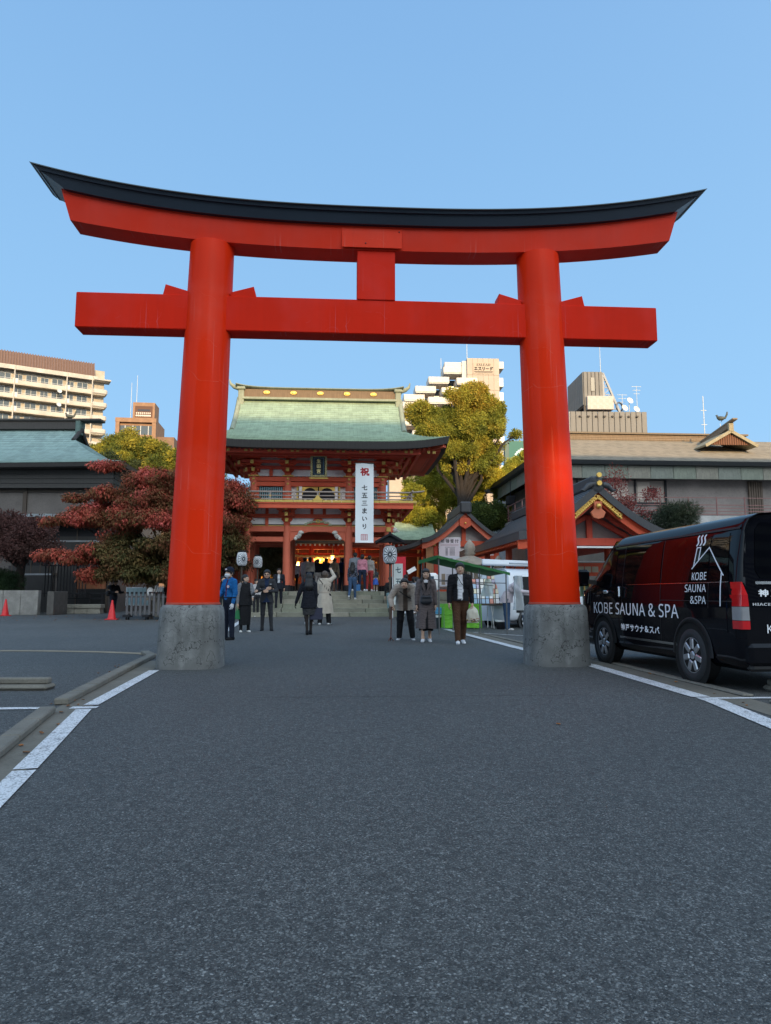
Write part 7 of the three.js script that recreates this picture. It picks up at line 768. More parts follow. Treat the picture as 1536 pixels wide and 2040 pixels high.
{ // security guard
  const sh = [0.012, 0.12, 0.34]; const g = person('guard in blue shirt, navy cap, white mask and white gloves beside the left pillar', { h: 1.66, pos: [-3.68, 0, -16.9], yaw: -0.75, top: sh, legs: [0.012, 0.016, 0.03], shoe: K.black, sole: K.black, glove: [0.75, 0.75, 0.78], arm: [{ f: 0.25, o: 0.16, e: 0.5 }, { f: 0.02, o: 0.2, e: 0.28 }], leg: [{ o: 0.05 }, { o: 0.04 }], loose: 0.012, bulk: 0.012, hair: 'short', head: [0.15, 0.05],
    paint: (p, b) => (b.c === sh && p[2] > 0.06 && abs(p[0]) < 0.024 && p[1] < 1.44 && p[1] > 1.03 ? [0.09, 0.01, 0.03] : p[1] < 1.02 && p[1] > 0.985 && b.c === sh ? K.black : null),
    extra: ({ hm, prt, t, hc }) => { const m = new G(); m.add(netMesh([bone([-0.03, -0.03, 0.07], [0.03, -0.03, 0.07], 0.045, 0.045, [0.72, 0.74, 0.76]), bone([0, -0.03, 0.08], [0, -0.075, 0.065], 0.045, 0.035, [0.72, 0.74, 0.76])], 0.009, 0.02), hm); prt('mask', m); const c = new G(); c.add(netMesh([bone([0, 0.07, -0.01], [0, 0.075, -0.015], 0.104, 0.1, K.navy, { fz: 1.12 }), bone([-0.05, 0.075, 0.115], [0.05, 0.075, 0.115], 0.03, 0.03, K.navy), bone([0, 0.0, 0.1], [0, -0.2, 0.1], 0.11, 0.11, K.navy, { neg: true })], 0.009, 0.02), hm); prt('cap', c); const e = new G(); e.add(chamferBox(0.06, 0.035, 0.012, 0.004), hm.clone().multiply(M4(0, 0.11, 0.108, -0.4))); prt('cap_badge', e, mat([0.6, 0.5, 0.52], 0.5)); const a = new G(); a.add(new THREE.CylinderGeometry(0.035, 0.035, 0.008, 14), M4(0.1, 1.27, 0.122, PI / 2, 0.3)); prt('emblem', a, mat([0.6, 0.45, 0.47], 0.6)); } });
}
{ // woman in vest with the green bag
  const gr = [0.2, 0.2, 0.21], v = [0.015, 0.015, 0.017]; const p = person('woman in black vest, grey sleeves and long black skirt facing the man in sunglasses', { f: 1, h: 1.6, pos: [-3.92, 0.0, -20.0], yaw: 0.35, top: v, sleeve: gr, legs: v, shoe: [0.66, 0.64, 0.6], neckC: gr, arm: [{ f: 0.0, o: 0.16, e: 0.1 }, { f: 0.35, o: 0.2, e: 1.5, curl: 0.6 }], hair: 'bun', head: [0.75, -0.05], smile: true, bulk: 0.012,
    extra: ({ garment }) => { garment('vest', [[1.36, 0.17, 0.12], [1.2, 0.18, 0.15], [0.95, 0.2, 0.17], [0.8, 0.225, 0.185]], v, { fold: 0.02 }); garment('skirt', [[0.98, 0.15, 0.13], [0.8, 0.18, 0.155], [0.5, 0.18, 0.16], [0.22, 0.16, 0.15]], v, { fold: 0.05 }); } });
  tote('green_bag', 'small green drawstring bag hanging from the hand of the woman in the black vest', 'bag', worldHand(p, 0), 0.16, 0.24, 0.1, surf([0.01, 0.16, 0.05], 0.7, T.cloth, 0.3), 0.4, { taper: 0.6, drop: 0.1 });
}
{ // man with crossed arms
  const su = [0.036, 0.037, 0.042], nv = [0.014, 0.026, 0.06]; person('man in a charcoal suit and sunglasses standing with arms crossed', { h: 1.75, pos: [-3.42, 0, -20.6], yaw: 0.12, top: su, legs: su, shoe: K.black, sole: K.black, neckC: nv, arm: [{ E: [-0.27, 1.12, 0.05], W: [-0.02, 1.17, 0.2], thumb: [0, 1, 0], curl: 0.5 }, { E: [0.27, 1.12, 0.05], W: [0.06, 1.11, 0.24], thumb: [0, 1, 0], curl: 0.5 }], leg: [{ o: 0.0 }, { f: 0.1, o: 0.06 }], hair: 'short', head: [-0.05, 0.02],
    paint: (p, b) => (b.c === su && p[2] > 0.05 && p[1] > 1.02 && p[1] < 1.47 && abs(p[0]) < 0.025 + max(0, p[1] - 1.1) * 0.12 ? nv : null),
    extra: ({ garment, prt, hm }) => { garment('jacket', [[1.08, 0.155, 0.125], [0.95, 0.17, 0.135], [0.8, 0.19, 0.145]], su, { fold: 0.015, paint: (p) => (p[2] > 0.05 && abs(p[0]) < 0.02 + max(0, 0.95 - p[1]) * 0.5 ? nv : null) }); const g = new G(); for (const s of [-1, 1]) g.add(new THREE.SphereGeometry(0.024, 12, 8), hm.clone().multiply(M4(s * 0.034, 0.0, 0.098, 0, 0, 0, [1.05, 0.75, 0.35]))); g.add(chamferBox(0.02, 0.006, 0.006, 0.002), hm.clone().multiply(M4(0, 0.006, 0.103))); for (const s of [-1, 1]) g.add(chamferBox(0.005, 0.008, 0.1, 0.002), hm.clone().multiply(M4(s * 0.078, 0.005, 0.05))); prt('sunglasses', g, mat([0.012, 0.008, 0.007], 0.1)); const q = new G().box(0.05, 0.02, 0.01, 0.11, 1.31, 0.125, 0.3); prt('pocket_square', q, mat([0.35, 0.36, 0.38], 0.8)); } });
}
{ // man in suit on the steps
  const d = [0.016, 0.018, 0.026]; person('man in dark suit and white shirt coming down the steps', { h: 1.66, pos: [-4.5, 0.48, -30.15], yaw: 0.15, top: d, legs: d, shoe: K.black, sole: K.black, arm: [{ f: 0.2 }, { f: -0.1, e: 0.1 }], leg: [{ f: 0.25, k: 0.3 }, { f: -0.08, k: 0.1 }], hair: 'short', paint: (p, b) => (b.c === d && p[2] > 0.05 && p[1] > 1.05 && p[1] < 1.47 && abs(p[0]) < 0.045 ? (abs(p[0]) < 0.014 ? K.navy : K.white) : null), extra: ({ garment }) => garment('jacket', [[1.08, 0.16, 0.13], [0.92, 0.18, 0.14], [0.8, 0.19, 0.145]], d, { fold: 0.015 }) });
}
{ // woman in black walking away
  const d = [0.014, 0.015, 0.021], tights = [0.03, 0.024, 0.022]; const p = person('woman with long black hair, dark jacket and short grey skirt walking away', { f: 1, h: 1.62, pos: [-2.02, 0, -18.9], yaw: PI + 0.05, top: d, legs: tights, bareLeg: tights, sock: tights, shoe: K.black, sole: K.black, arm: [{ f: -0.05, o: 0.1, e: 0.15, curl: 0.9 }, { f: -0.05, o: 0.42, e: 0.15, in: 0.8, glove: K.black }], leg: [{ f: 0.12, k: 0.1, o: -0.04 }, { f: -0.14, k: 0.1, o: -0.06 }], hair: 'long', hairW: 0.12, toeOut: 0.05, bulk: 0.014,
    extra: ({ garment }) => { garment('jacket', [[1.2, 0.165, 0.13], [1.0, 0.185, 0.15], [0.86, 0.215, 0.17], [0.74, 0.235, 0.185]], d, { fold: 0.025 }); garment('skirt', [[0.86, 0.17, 0.14], [0.7, 0.185, 0.15], [0.55, 0.165, 0.135]], [0.05, 0.05, 0.052], { fold: 0.03 }); } });
  tote('tote_bag', 'dark navy tote bag hanging from the hand of the woman walking away', 'bag', worldHand(p, 0), 0.36, 0.3, 0.1, surf([0.02, 0.022, 0.05], 0.7, T.cloth, 0.3), 0.4, { drop: 0.02 });
}
{ // trench coat woman photographing
  const b = [0.46, 0.4, 0.33]; const p = person('woman in a long beige trench coat seen from behind, raising a phone towards the gate', { f: 1, h: 1.74, pos: [-1.98, 0.07, -23.3], yaw: PI - 0.1, top: b, legs: K.black, loose: 0.03, shoe: [0.62, 0.62, 0.62], hair: 'bob', hairC: [0.07, 0.045, 0.032], bulk: 0.025, arm: [{ E: [-0.27, 1.52, 0.2], W: [-0.16, 1.72, 0.3], thumb: [1, 0, 0], curl: 0.7 }, { f: 0.0, o: 0.22, e: 0.25 }], head: [0, -0.2], leg: [{ o: 0.05 }, { o: 0.06 }],
    paint: (q, bb) => (bb.c === b && q[2] < 0 && abs(q[1] - 1.24 - q[0] * 1.1) < 0.02 ? K.black : null),
    extra: ({ garment }) => { garment('trench_coat', [[1.28, 0.17, 0.145], [1.02, 0.175, 0.15], [0.85, 0.225, 0.185], [0.6, 0.255, 0.215], [0.36, 0.275, 0.235]], b, { fold: 0.045, paint: (q) => (q[2] < 0 && q[1] > 1.05 && abs(q[1] - 1.24 - q[0] * 1.1) < 0.016 ? K.black : null) }); garment('belt', [[1.04, 0.186, 0.16], [1.0, 0.19, 0.163]], [0.4, 0.34, 0.28], { fold: 0.01 }); } });
  const w = worldHand(p, 0), ph = thing('phone', 'dark smartphone held up by the woman in the trench coat', 'phone', [w.x, w.y + 0.02, w.z], 0.1); new G().box(0.075, 0.15, 0.009, 0, 0, 0, 0, 0, 0, 0.003).to('case', K.black && mat(K.black, 0.4), ph);
  person('companion in a pinkish coat and brown trousers, half hidden behind the woman walking away', { f: 1, h: 1.6, pos: [-2.5, 0.07, -23.5], yaw: PI, top: [0.4, 0.3, 0.27], legs: [0.1, 0.05, 0.04], hair: 'bob', extra: ({ garment }) => garment('coat', [[1.25, 0.17, 0.14], [0.9, 0.22, 0.18], [0.55, 0.26, 0.22]], [0.42, 0.33, 0.3], {}) });
}
{ // people on the steps and platform
  const j = person('woman in dark patterned top and jeans climbing the steps with a blue bag', { f: 1, h: 1.6, pos: [-1.42, 0.83, -30.75], yaw: PI - 0.1, top: [0.03, 0.035, 0.05], legs: K.jean, shoe: [0.6, 0.6, 0.6], hair: 'long', near: false, loose: 0.012, leg: [{ f: 0.1 }, { f: -0.25, k: 0.35 }], paint: (p, b) => (b.c[0] === 0.03 && hash(floor(p[0] * 40), floor(p[1] * 40), 3) > 0.75 ? [0.14, 0.15, 0.2] : null) });
  tote('tote_bag', 'bright blue shopping bag carried by the woman in jeans on the steps', 'bag', worldHand(j, 0), 0.26, 0.26, 0.1, surf([0.02, 0.12, 0.3], 0.6, T.cloth, 0.3), 0.2, { drop: 0.08 });
  const P = [['person in a grey padded jacket standing on the platform between the gate columns', -1.36, -31.9, { top: [0.2, 0.22, 0.25], legs: K.black, bulk: 0.04, h: 1.72 }], ['woman in a pink jacket and dark jeans on the gate platform', -1.03, -31.7, { f: 1, top: [0.55, 0.22, 0.28], legs: [0.02, 0.03, 0.06], h: 1.64, bulk: 0.02, hair: 'bob', shoe: K.white }], ['person in a grey cardigan and red trousers on the gate platform', -0.72, -32.0, { f: 1, top: [0.33, 0.31, 0.29], legs: [0.4, 0.05, 0.05], h: 1.6, bulk: 0.02, hair: 'short' }], ['small child in a blue skirt beside the right gate column', -0.45, -32.1, { f: 1, top: [0.05, 0.06, 0.07], legs: [0.5, 0.36, 0.28], h: 1.02, hair: 'bob', shoe: K.white, sk: [0.05, 0.13, 0.5] }], ['person in black with a white shirt front beside the right paper lantern', 0.22, -30.5, { top: [0.02, 0.02, 0.022], legs: [0.2, 0.3, 0.32], h: 1.66, y: 0.13 }], ['man in black seen from behind, left of the stall awning', 0.84, -29.5, { top: K.black, legs: K.black, h: 1.72, y: 0.13 }], ['person in a dark grey coat facing the office, next to the man in black', 1.18, -29.8, { f: 1, top: [0.03, 0.028, 0.026], legs: K.black, h: 1.64, hair: 'bob', y: 0.13 }], ['person with a patterned grey bag standing behind the old man', 0.98, -27.5, { f: 1, top: [0.14, 0.15, 0.18], legs: [0.08, 0.09, 0.12], h: 1.45, hair: 'short', y: 0.1 }], ['person in grey tarpaulin-coloured raincoat behind the woman in the long coat', 1.15, -26.2, { f: 1, top: [0.22, 0.24, 0.28], legs: K.char, h: 1.6, bulk: 0.03, y: 0.08 }], ['person photographing with raised hands between the left lanterns', -5.35, -29.6, { f: 1, top: [0.45, 0.42, 0.42], legs: K.char, h: 1.55, hair: 'bob', y: 0.13 }], ['person in dark clothes under the left lantern, close to the left pillar', -6.6, -29.0, { top: K.black, legs: K.char, h: 1.68, y: 0.1 }], ['woman in grey standing left of the gate column behind the guard', -6.1, -30.3, { f: 1, top: [0.25, 0.25, 0.28], legs: K.black, h: 1.55, hair: 'bob', y: 0.12 }]];
  P.forEach(([l, x, z, o], i) => person(l, { near: false, pos: [x, o.y ?? 1.18, z], yaw: i < 9 ? PI + 0.3 * sin(i * 5) : 0.6, leg: [{ f: 0.05 }, { f: -0.05 }], ...o, extra: o.sk ? ({ garment }) => garment('skirt', [[0.98, 0.14, 0.12], [0.7, 0.2, 0.18], [0.5, 0.24, 0.2]], o.sk, {}) : null }));
  // visitors in the courtyard behind the gate
  const r = rngOf(404), cols = [[0.02, 0.02, 0.024], [0.5, 0.48, 0.45], [0.03, 0.04, 0.07], [0.16, 0.09, 0.05], [0.05, 0.07, 0.14], [0.6, 0.58, 0.58], [0.1, 0.1, 0.11], [0.4, 0.33, 0.24], [0.07, 0.05, 0.05], [0.02, 0.06, 0.2]], cn = ['black', 'cream', 'dark navy', 'brown', 'navy blue', 'white', 'dark grey', 'beige', 'dark brown', 'blue'];
  const spots = [[-4.75, -37.5, 5], [-4.35, -38.5, 0], [-4.15, -36.6, 5], [-3.75, -35.4, 1], [-3.62, -37, 8], [-3.4, -35.8, 0], [-3.2, -38.5, 6], [-3.05, -36.6, 2], [-2.85, -39.5, 0], [-2.7, -37.4, 3], [-2.55, -35.6, 7], [-2.4, -38.4, 2], [-2.2, -36.4, 9], [-2.08, -39.5, 0], [-1.9, -35.9, 3], [-1.78, -37.6, 6], [-3.9, -40, 0], [-3.5, -40.5, 2], [-2.5, -41, 0], [-1.4, -36.5, 8]];
  const rel = ['behind the left gate bay', 'at the back of the left gate bay', 'in the left gate bay, nearest the column', 'just right of the left middle column', 'behind the one in cream near the left middle column', 'at the front of the central opening, left side', 'deep in the central opening, left of centre', 'left of centre in the central opening', 'far back near the altar light, left', 'in the middle of the central opening', 'at the front of the central opening, centre right', 'right of centre behind the front row', 'beside the trench-coated woman’s head', 'far back near the altar, right', 'near the right middle column, in front', 'near the right middle column, behind', 'deep behind the left middle column', 'farthest back left of centre', 'farthest back right of centre', 'just left of the right middle column'];
  spots.forEach(([x, z, c], i) => person('visitor in ' + cn[c] + ' ' + rel[i], { near: false, f: i & 1, h: 1.55 + 0.2 * r(), pos: [x, 1.17, z], yaw: PI + (r() - 0.5) * 1.2, top: cols[c], legs: cols[[0, 6, 2, 5][floor(r() * 4)]], shoe: [0.2, 0.2, 0.2], hair: i & 1 ? 'bob' : 'short', bulk: 0.02, leg: [{ f: 0.1 * r() }, { f: -0.1 * r() }] }));
}
{ // old man with cane
  const q = [0.4, 0.34, 0.29]; const p = person('stooped elderly man in a beige padded jacket and black trousers walking with a cane', { h: 1.66, pos: [0.46, 0, -16.95], yaw: -0.05, lean: 0.78, jut: 0.05, neck: -0.01, top: q, legs: K.black, loose: 0.022, shoe: [0.016, 0.02, 0.035], sole: [0.5, 0.5, 0.52], bulk: 0.03, puff: 0.012, arm: [{ E: [-0.34, 1.0, 0.3], W: [-0.3, 0.82, 0.42], curl: 1 }, { f: 0.1, o: 0.22, e: 0.35, curl: 0.8 }], leg: [{ f: 0.12, k: 0.25, o: 0.05 }, { f: 0.25, k: 0.4, o: 0.09 }], hair: 'short', hairC: [0.02, 0.015, 0.014], head: [-0.05, -0.1], toeOut: 0.35,
    paint: (v, b) => (b.c !== q || v[1] > 1.5 ? null : v[2] > 0.05 && abs(v[0] - 0.02) < 0.05 && v[1] < 1.26 ? [0.1, 0.075, 0.06] : null),
    extra: ({ garment, prt, Pz, at }) => { garment('padded_jacket', [[1.2, 0.19, 0.16, 0.28], [1.05, 0.21, 0.18, 0.15], [0.9, 0.225, 0.19, 0.04], [0.7, 0.22, 0.185, 0]], q, { fold: 0.03, paint: (v) => (v[2] > 0.1 && abs(v[0] - 0.02) < 0.05 ? [0.1, 0.075, 0.06] : null) }); const c = new G(); const hh = Pz(at(0, 1.43, 0.0)); for (let i = 0; i < 9; i++) { const a = i / 8 * PI; c.add(new THREE.SphereGeometry(0.05, 8, 6), M4(hh[0] + 0.105 * cos(a), hh[1] + 0.02, hh[2] - 0.07 * sin(a))); } prt('hood_collar', c, mat([0.42, 0.34, 0.27], 0.9, { map: rep(T.cloth, 0.3) })); const s = new G(); s.tube([Pz(at(-0.12, 1.38, 0.13)), Pz(at(0.05, 1.25, 0.17)), Pz(at(0.2, 1.12, 0.14))].map((e) => V(...e)), 0.012, 6); prt('shoulder_strap', s, mat(K.black, 0.7)); } });
  const w = worldHand(p, 0), c = thing('walking_cane', 'brown walking cane with small tripod foot in the hand of the stooped elderly man', 'cane', [w.x - 0.02, 0, w.z + 0.04], 0.1), m = mat([0.1, 0.035, 0.025], 0.5); new G().tube([V(-0.1, 0, 0).multiplyScalar(0.2).add(V(0, 0.05, 0)), V(0, w.y + 0.04, 0)], 0.011, 8).to('shaft', m, c); new G().tube([V(0, w.y + 0.03, -0.05), V(0, w.y + 0.05, 0), V(0, w.y + 0.035, 0.08)], 0.014, 8).to('handle', m, c); const f = new G(); for (let i = 0; i < 3; i++) { const a = i * 2.09 + 0.5; f.tube([V(-0.02, 0.09, 0), V(0.06 * cos(a) - 0.02, 0.02, 0.06 * sin(a)), V(0.065 * cos(a) - 0.02, 0.0, 0.065 * sin(a))], [0.012, 0.01, 0.012], 6); } f.to('tripod_foot', m, c);
}
{ // woman in long coat
  const c = [0.135, 0.11, 0.108]; const p = person('smiling woman with long dark hair in a grey-brown long coat and white sneakers', { f: 1, h: 1.64, pos: [0.92, 0, -16.25], yaw: -0.05, top: c, legs: K.black, bareLeg: SKIN, shoe: K.white, sole: K.white, smile: true, hair: 'long', bulk: 0.024, hairC: [0.016, 0.011, 0.01], arm: [{ f: 0.05, o: 0.17, e: 0.15 }, { f: 0.05, o: 0.17, e: 0.15 }], leg: [{ f: 0.16, k: 0.05, o: -0.01 }, { f: -0.08, k: 0.1, o: -0.01 }], toeOut: 0.1,
    paint: (v, b) => (b.c === c && v[2] > 0.06 && v[1] > 1.12 && abs(v[0]) < (v[1] - 1.1) * 0.17 ? (v[1] > 1.38 ? K.white : K.black) : null),
    extra: ({ garment, prt }) => { garment('dress', [[0.6, 0.15, 0.13], [0.4, 0.16, 0.14], [0.26, 0.17, 0.15]], K.black, {}); const op = (v) => (v[2] > 0.05 && v[1] < 0.75 && abs(v[0] - 0.02) < 0.012 + max(0, 0.75 - v[1]) * 0.05 ? K.black : v[2] > 0.05 && v[1] > 1.15 && abs(v[0]) < (v[1] - 1.12) * 0.17 ? K.black : null); garment('coat', [[1.3, 0.165, 0.135], [1.1, 0.175, 0.15], [0.9, 0.2, 0.17], [0.6, 0.225, 0.19], [0.31, 0.245, 0.205]], c, { fold: 0.028, paint: op }); const l = new G(); for (const s of [-1, 1]) l.poly(s > 0 ? [[0.012, 1.12], [0.115, 1.34], [0.075, 1.4], [0.045, 1.36]] : [[-0.012, 1.12], [-0.045, 1.36], [-0.075, 1.4], [-0.115, 1.34]], 0.012, M4(0, 0, 0.138, 0.06)); prt('lapel', l, mat([0.125, 0.1, 0.098], 0.9, { map: rep(T.cloth, 0.3) })); for (const [x, y] of [[-0.06, 1.1], [0.07, 1.1], [0.07, 0.95]]) { const b = new G(); b.add(new THREE.CylinderGeometry(0.013, 0.013, 0.008, 10), M4(x, y, 0.165, PI / 2)); prt('button', b, mat(K.black, 0.4)); } } });
  const t = thing('crossbody_bag', 'small black crossbody bag worn in front by the woman in the long coat', 'bag', [0.91, 0, -16.05], -0.05), bm = mat([0.014, 0.016, 0.022], 0.5); new G().add(netMesh([bone([-0.07, 0.98, 0], [0.07, 0.98, 0], 0.055, 0.055, K.black, { fz: 0.6 }), bone([-0.075, 0.9, 0], [0.075, 0.9, 0], 0.06, 0.06, K.black, { fz: 0.7 })], 0.012, 0.03)).to('bag_body', bm, t); new G().box(0.2, 0.05, 0.012, 0, 0.985, 0.038, 0, 0.1, 0, 0.005).to('flap', bm, t); new G().tube([V(-0.09, 1.0, 0), V(-0.13, 1.2, -0.03), V(-0.08, 1.38, -0.12)], 0.006, 6).tube([V(0.09, 1.0, 0), V(0.12, 1.18, -0.04), V(0.1, 1.36, -0.13)], 0.006, 6).to('strap', bm, t);
}
{ // man in black jacket
  const j = [0.013, 0.013, 0.016], br = [0.085, 0.042, 0.024]; const p = person('man in black jacket, white T-shirt and brown corduroy trousers walking towards the camera', { h: 1.75, pos: [1.63, 0, -15.65], yaw: 0.0, top: j, legs: br, skirtC: br, shoe: K.white, sole: K.white, bulk: 0.02, loose: 0.014, arm: [{ f: 0.08, o: 0.16, e: 0.15 }, { f: 0.02, o: 0.18, e: 0.2, curl: 0.9 }], leg: [{ f: 0.18, k: 0.04, o: -0.02 }, { f: -0.15, k: 0.2, o: -0.02 }], hair: 'short', toeOut: 0.1,
    paint: (v, b) => (b.c === j && v[2] > 0.05 && v[1] > 0.98 && v[1] < 1.47 && abs(v[0] + 0.005) < 0.055 ? K.white : null),
    extra: ({ garment, prt }) => { garment('jacket', [[1.15, 0.175, 0.145], [1.02, 0.185, 0.15], [0.9, 0.2, 0.158]], j, { fold: 0.015, paint: (v) => (v[2] > 0.05 && abs(v[0] + 0.005) < 0.052 && v[1] > 0.93 ? K.white : null) }); const l = new G(); for (const s of [-1, 1]) l.poly(s > 0 ? [[0.05, 1.3], [0.12, 1.42], [0.06, 1.46]] : [[-0.05, 1.3], [-0.06, 1.46], [-0.12, 1.42]], 0.015, M4(0, 0, 0.11, 0)); prt('collar', l, mat(j, 0.9)); const st = new G(); st.tube([V(-0.06, 1.4, 0.13), V(0.0, 1.28, 0.16), V(0.06, 1.2, 0.165)], 0.007, 6); prt('shoulder_strap', st, mat(K.black, 0.7)); } });
  const w = worldHand(p, 1), bagM = mat([0.72, 0.7, 0.64], 0.5, { transmission: 0.2, thickness: 0, map: canvasTex(256, 256, (x, W, H) => { x.fillStyle = '#ece8dd'; x.fillRect(0, 0, W, H); const r = rngOf(3); for (let i = 0; i < 40; i++) { x.fillStyle = ['#5a2f22', '#b0402f', '#c9a13a', '#3d3a35'][floor(r() * 4)]; x.fillRect(r() * W, H * 0.72 + r() * H * 0.18, 10 + r() * 26, 5 + r() * 12); } }) });
  const t = thing('shopping_bag', 'white plastic shopping bag hanging from the hand of the man in the black jacket', 'bag', [w.x, w.y, w.z], 0.1); { const g = gridGeo(32, 12, (u, v) => { const a = u * 2 * PI, k = v < 0.3 ? lerp(0.02, 0.12, pow(v / 0.3, 0.8)) : lerp(0.12, 0.135, sin((v - 0.3) / 0.7 * PI)), q = k * (1 + 0.08 * sin(a * 4 + v * 9) + 0.05 * sin(a * 9)); return [cos(a) * q, 0.0 - 0.36 * v, sin(a) * q * 0.6 * (v > 0.95 ? 0.6 : 1)]; }, true), n = g.attributes.position.count, uv = new Float32Array(n * 2); for (let i = 0; i < n; i++) { uv[i * 2] = (i % 32) / 16; uv[i * 2 + 1] = 1 - floor(i / 32) / 12; } g.setAttribute('uv', new THREE.BufferAttribute(uv, 2)); mesh('bag_body', g.toNonIndexed(), bagM, t); new G().tube([V(-0.02, -0.03, 0), V(-0.015, 0.03, 0), V(0, 0.045, 0), V(0.015, 0.03, 0), V(0.02, -0.03, 0)], 0.006, 6).to('handle', bagM, t); }
}
{ // stallholder and backpack man
  const pk = [0.6, 0.52, 0.55]; person('stallholder in pale pink shirt and jeans bending over goods beside the white van', { h: 1.68, pos: [3.55, 0, -21.05], yaw: 1.25, lean: 0.55, top: pk, legs: K.jean, shoe: [0.55, 0.53, 0.52], bulk: 0.03, loose: 0.025, arm: [{ f: 0.9, o: 0.15, e: 0.6 }, { f: 0.7, o: 0.15, e: 0.7 }], leg: [{ f: 0.05, o: 0.04 }, { f: 0.0, o: 0.06 }], hair: 'short', head: [0, 0.3], extra: ({ garment }) => garment('shirt', [[1.16, 0.18, 0.16, 0.1], [1.0, 0.2, 0.18, 0.02], [0.82, 0.22, 0.2, -0.02]], pk, { fold: 0.05 }) });
  const d = [0.016, 0.018, 0.024]; const p = person('man in dark clothes with a backpack looking down beside the traffic cone', { h: 1.7, pos: [-11.85, 0, -31.2], yaw: 1.0, lean: 0.08, top: d, legs: [0.018, 0.022, 0.035], shoe: K.white, sole: K.white, arm: [{ f: 0.5, e: 1.1 }, { f: 0.4, e: 1.2 }], leg: [{ f: 0.12, k: 0.05 }, { f: -0.14, k: 0.1 }], hair: 'short', head: [0.2, 0.35] });
  const t = thing('backpack', 'dark rounded backpack worn by the man beside the traffic cone', 'backpack', [-11.85, 0, -31.2], 1.0); new G().add(netMesh([bone([-0.08, 1.36, -0.2], [0.08, 1.36, -0.2], 0.1, 0.1, K.black), bone([-0.09, 1.08, -0.24], [0.09, 1.08, -0.24], 0.12, 0.12, K.black), bone([-0.06, 1.05, -0.34], [0.06, 1.05, -0.34], 0.07, 0.07, K.black)], 0.016, 0.05)).to('bag_body', surf([0.018, 0.018, 0.022], 0.7, T.cloth, 0.3), t); for (const s of [-1, 1]) new G().tube([V(s * 0.11, 1.44, -0.14), V(s * 0.13, 1.45, 0.02), V(s * 0.12, 1.25, 0.14), V(s * 0.14, 1.05, 0.02), V(s * 0.13, 1.0, -0.16)], 0.016, 6).to('strap', mat(K.black, 0.7), t);
}
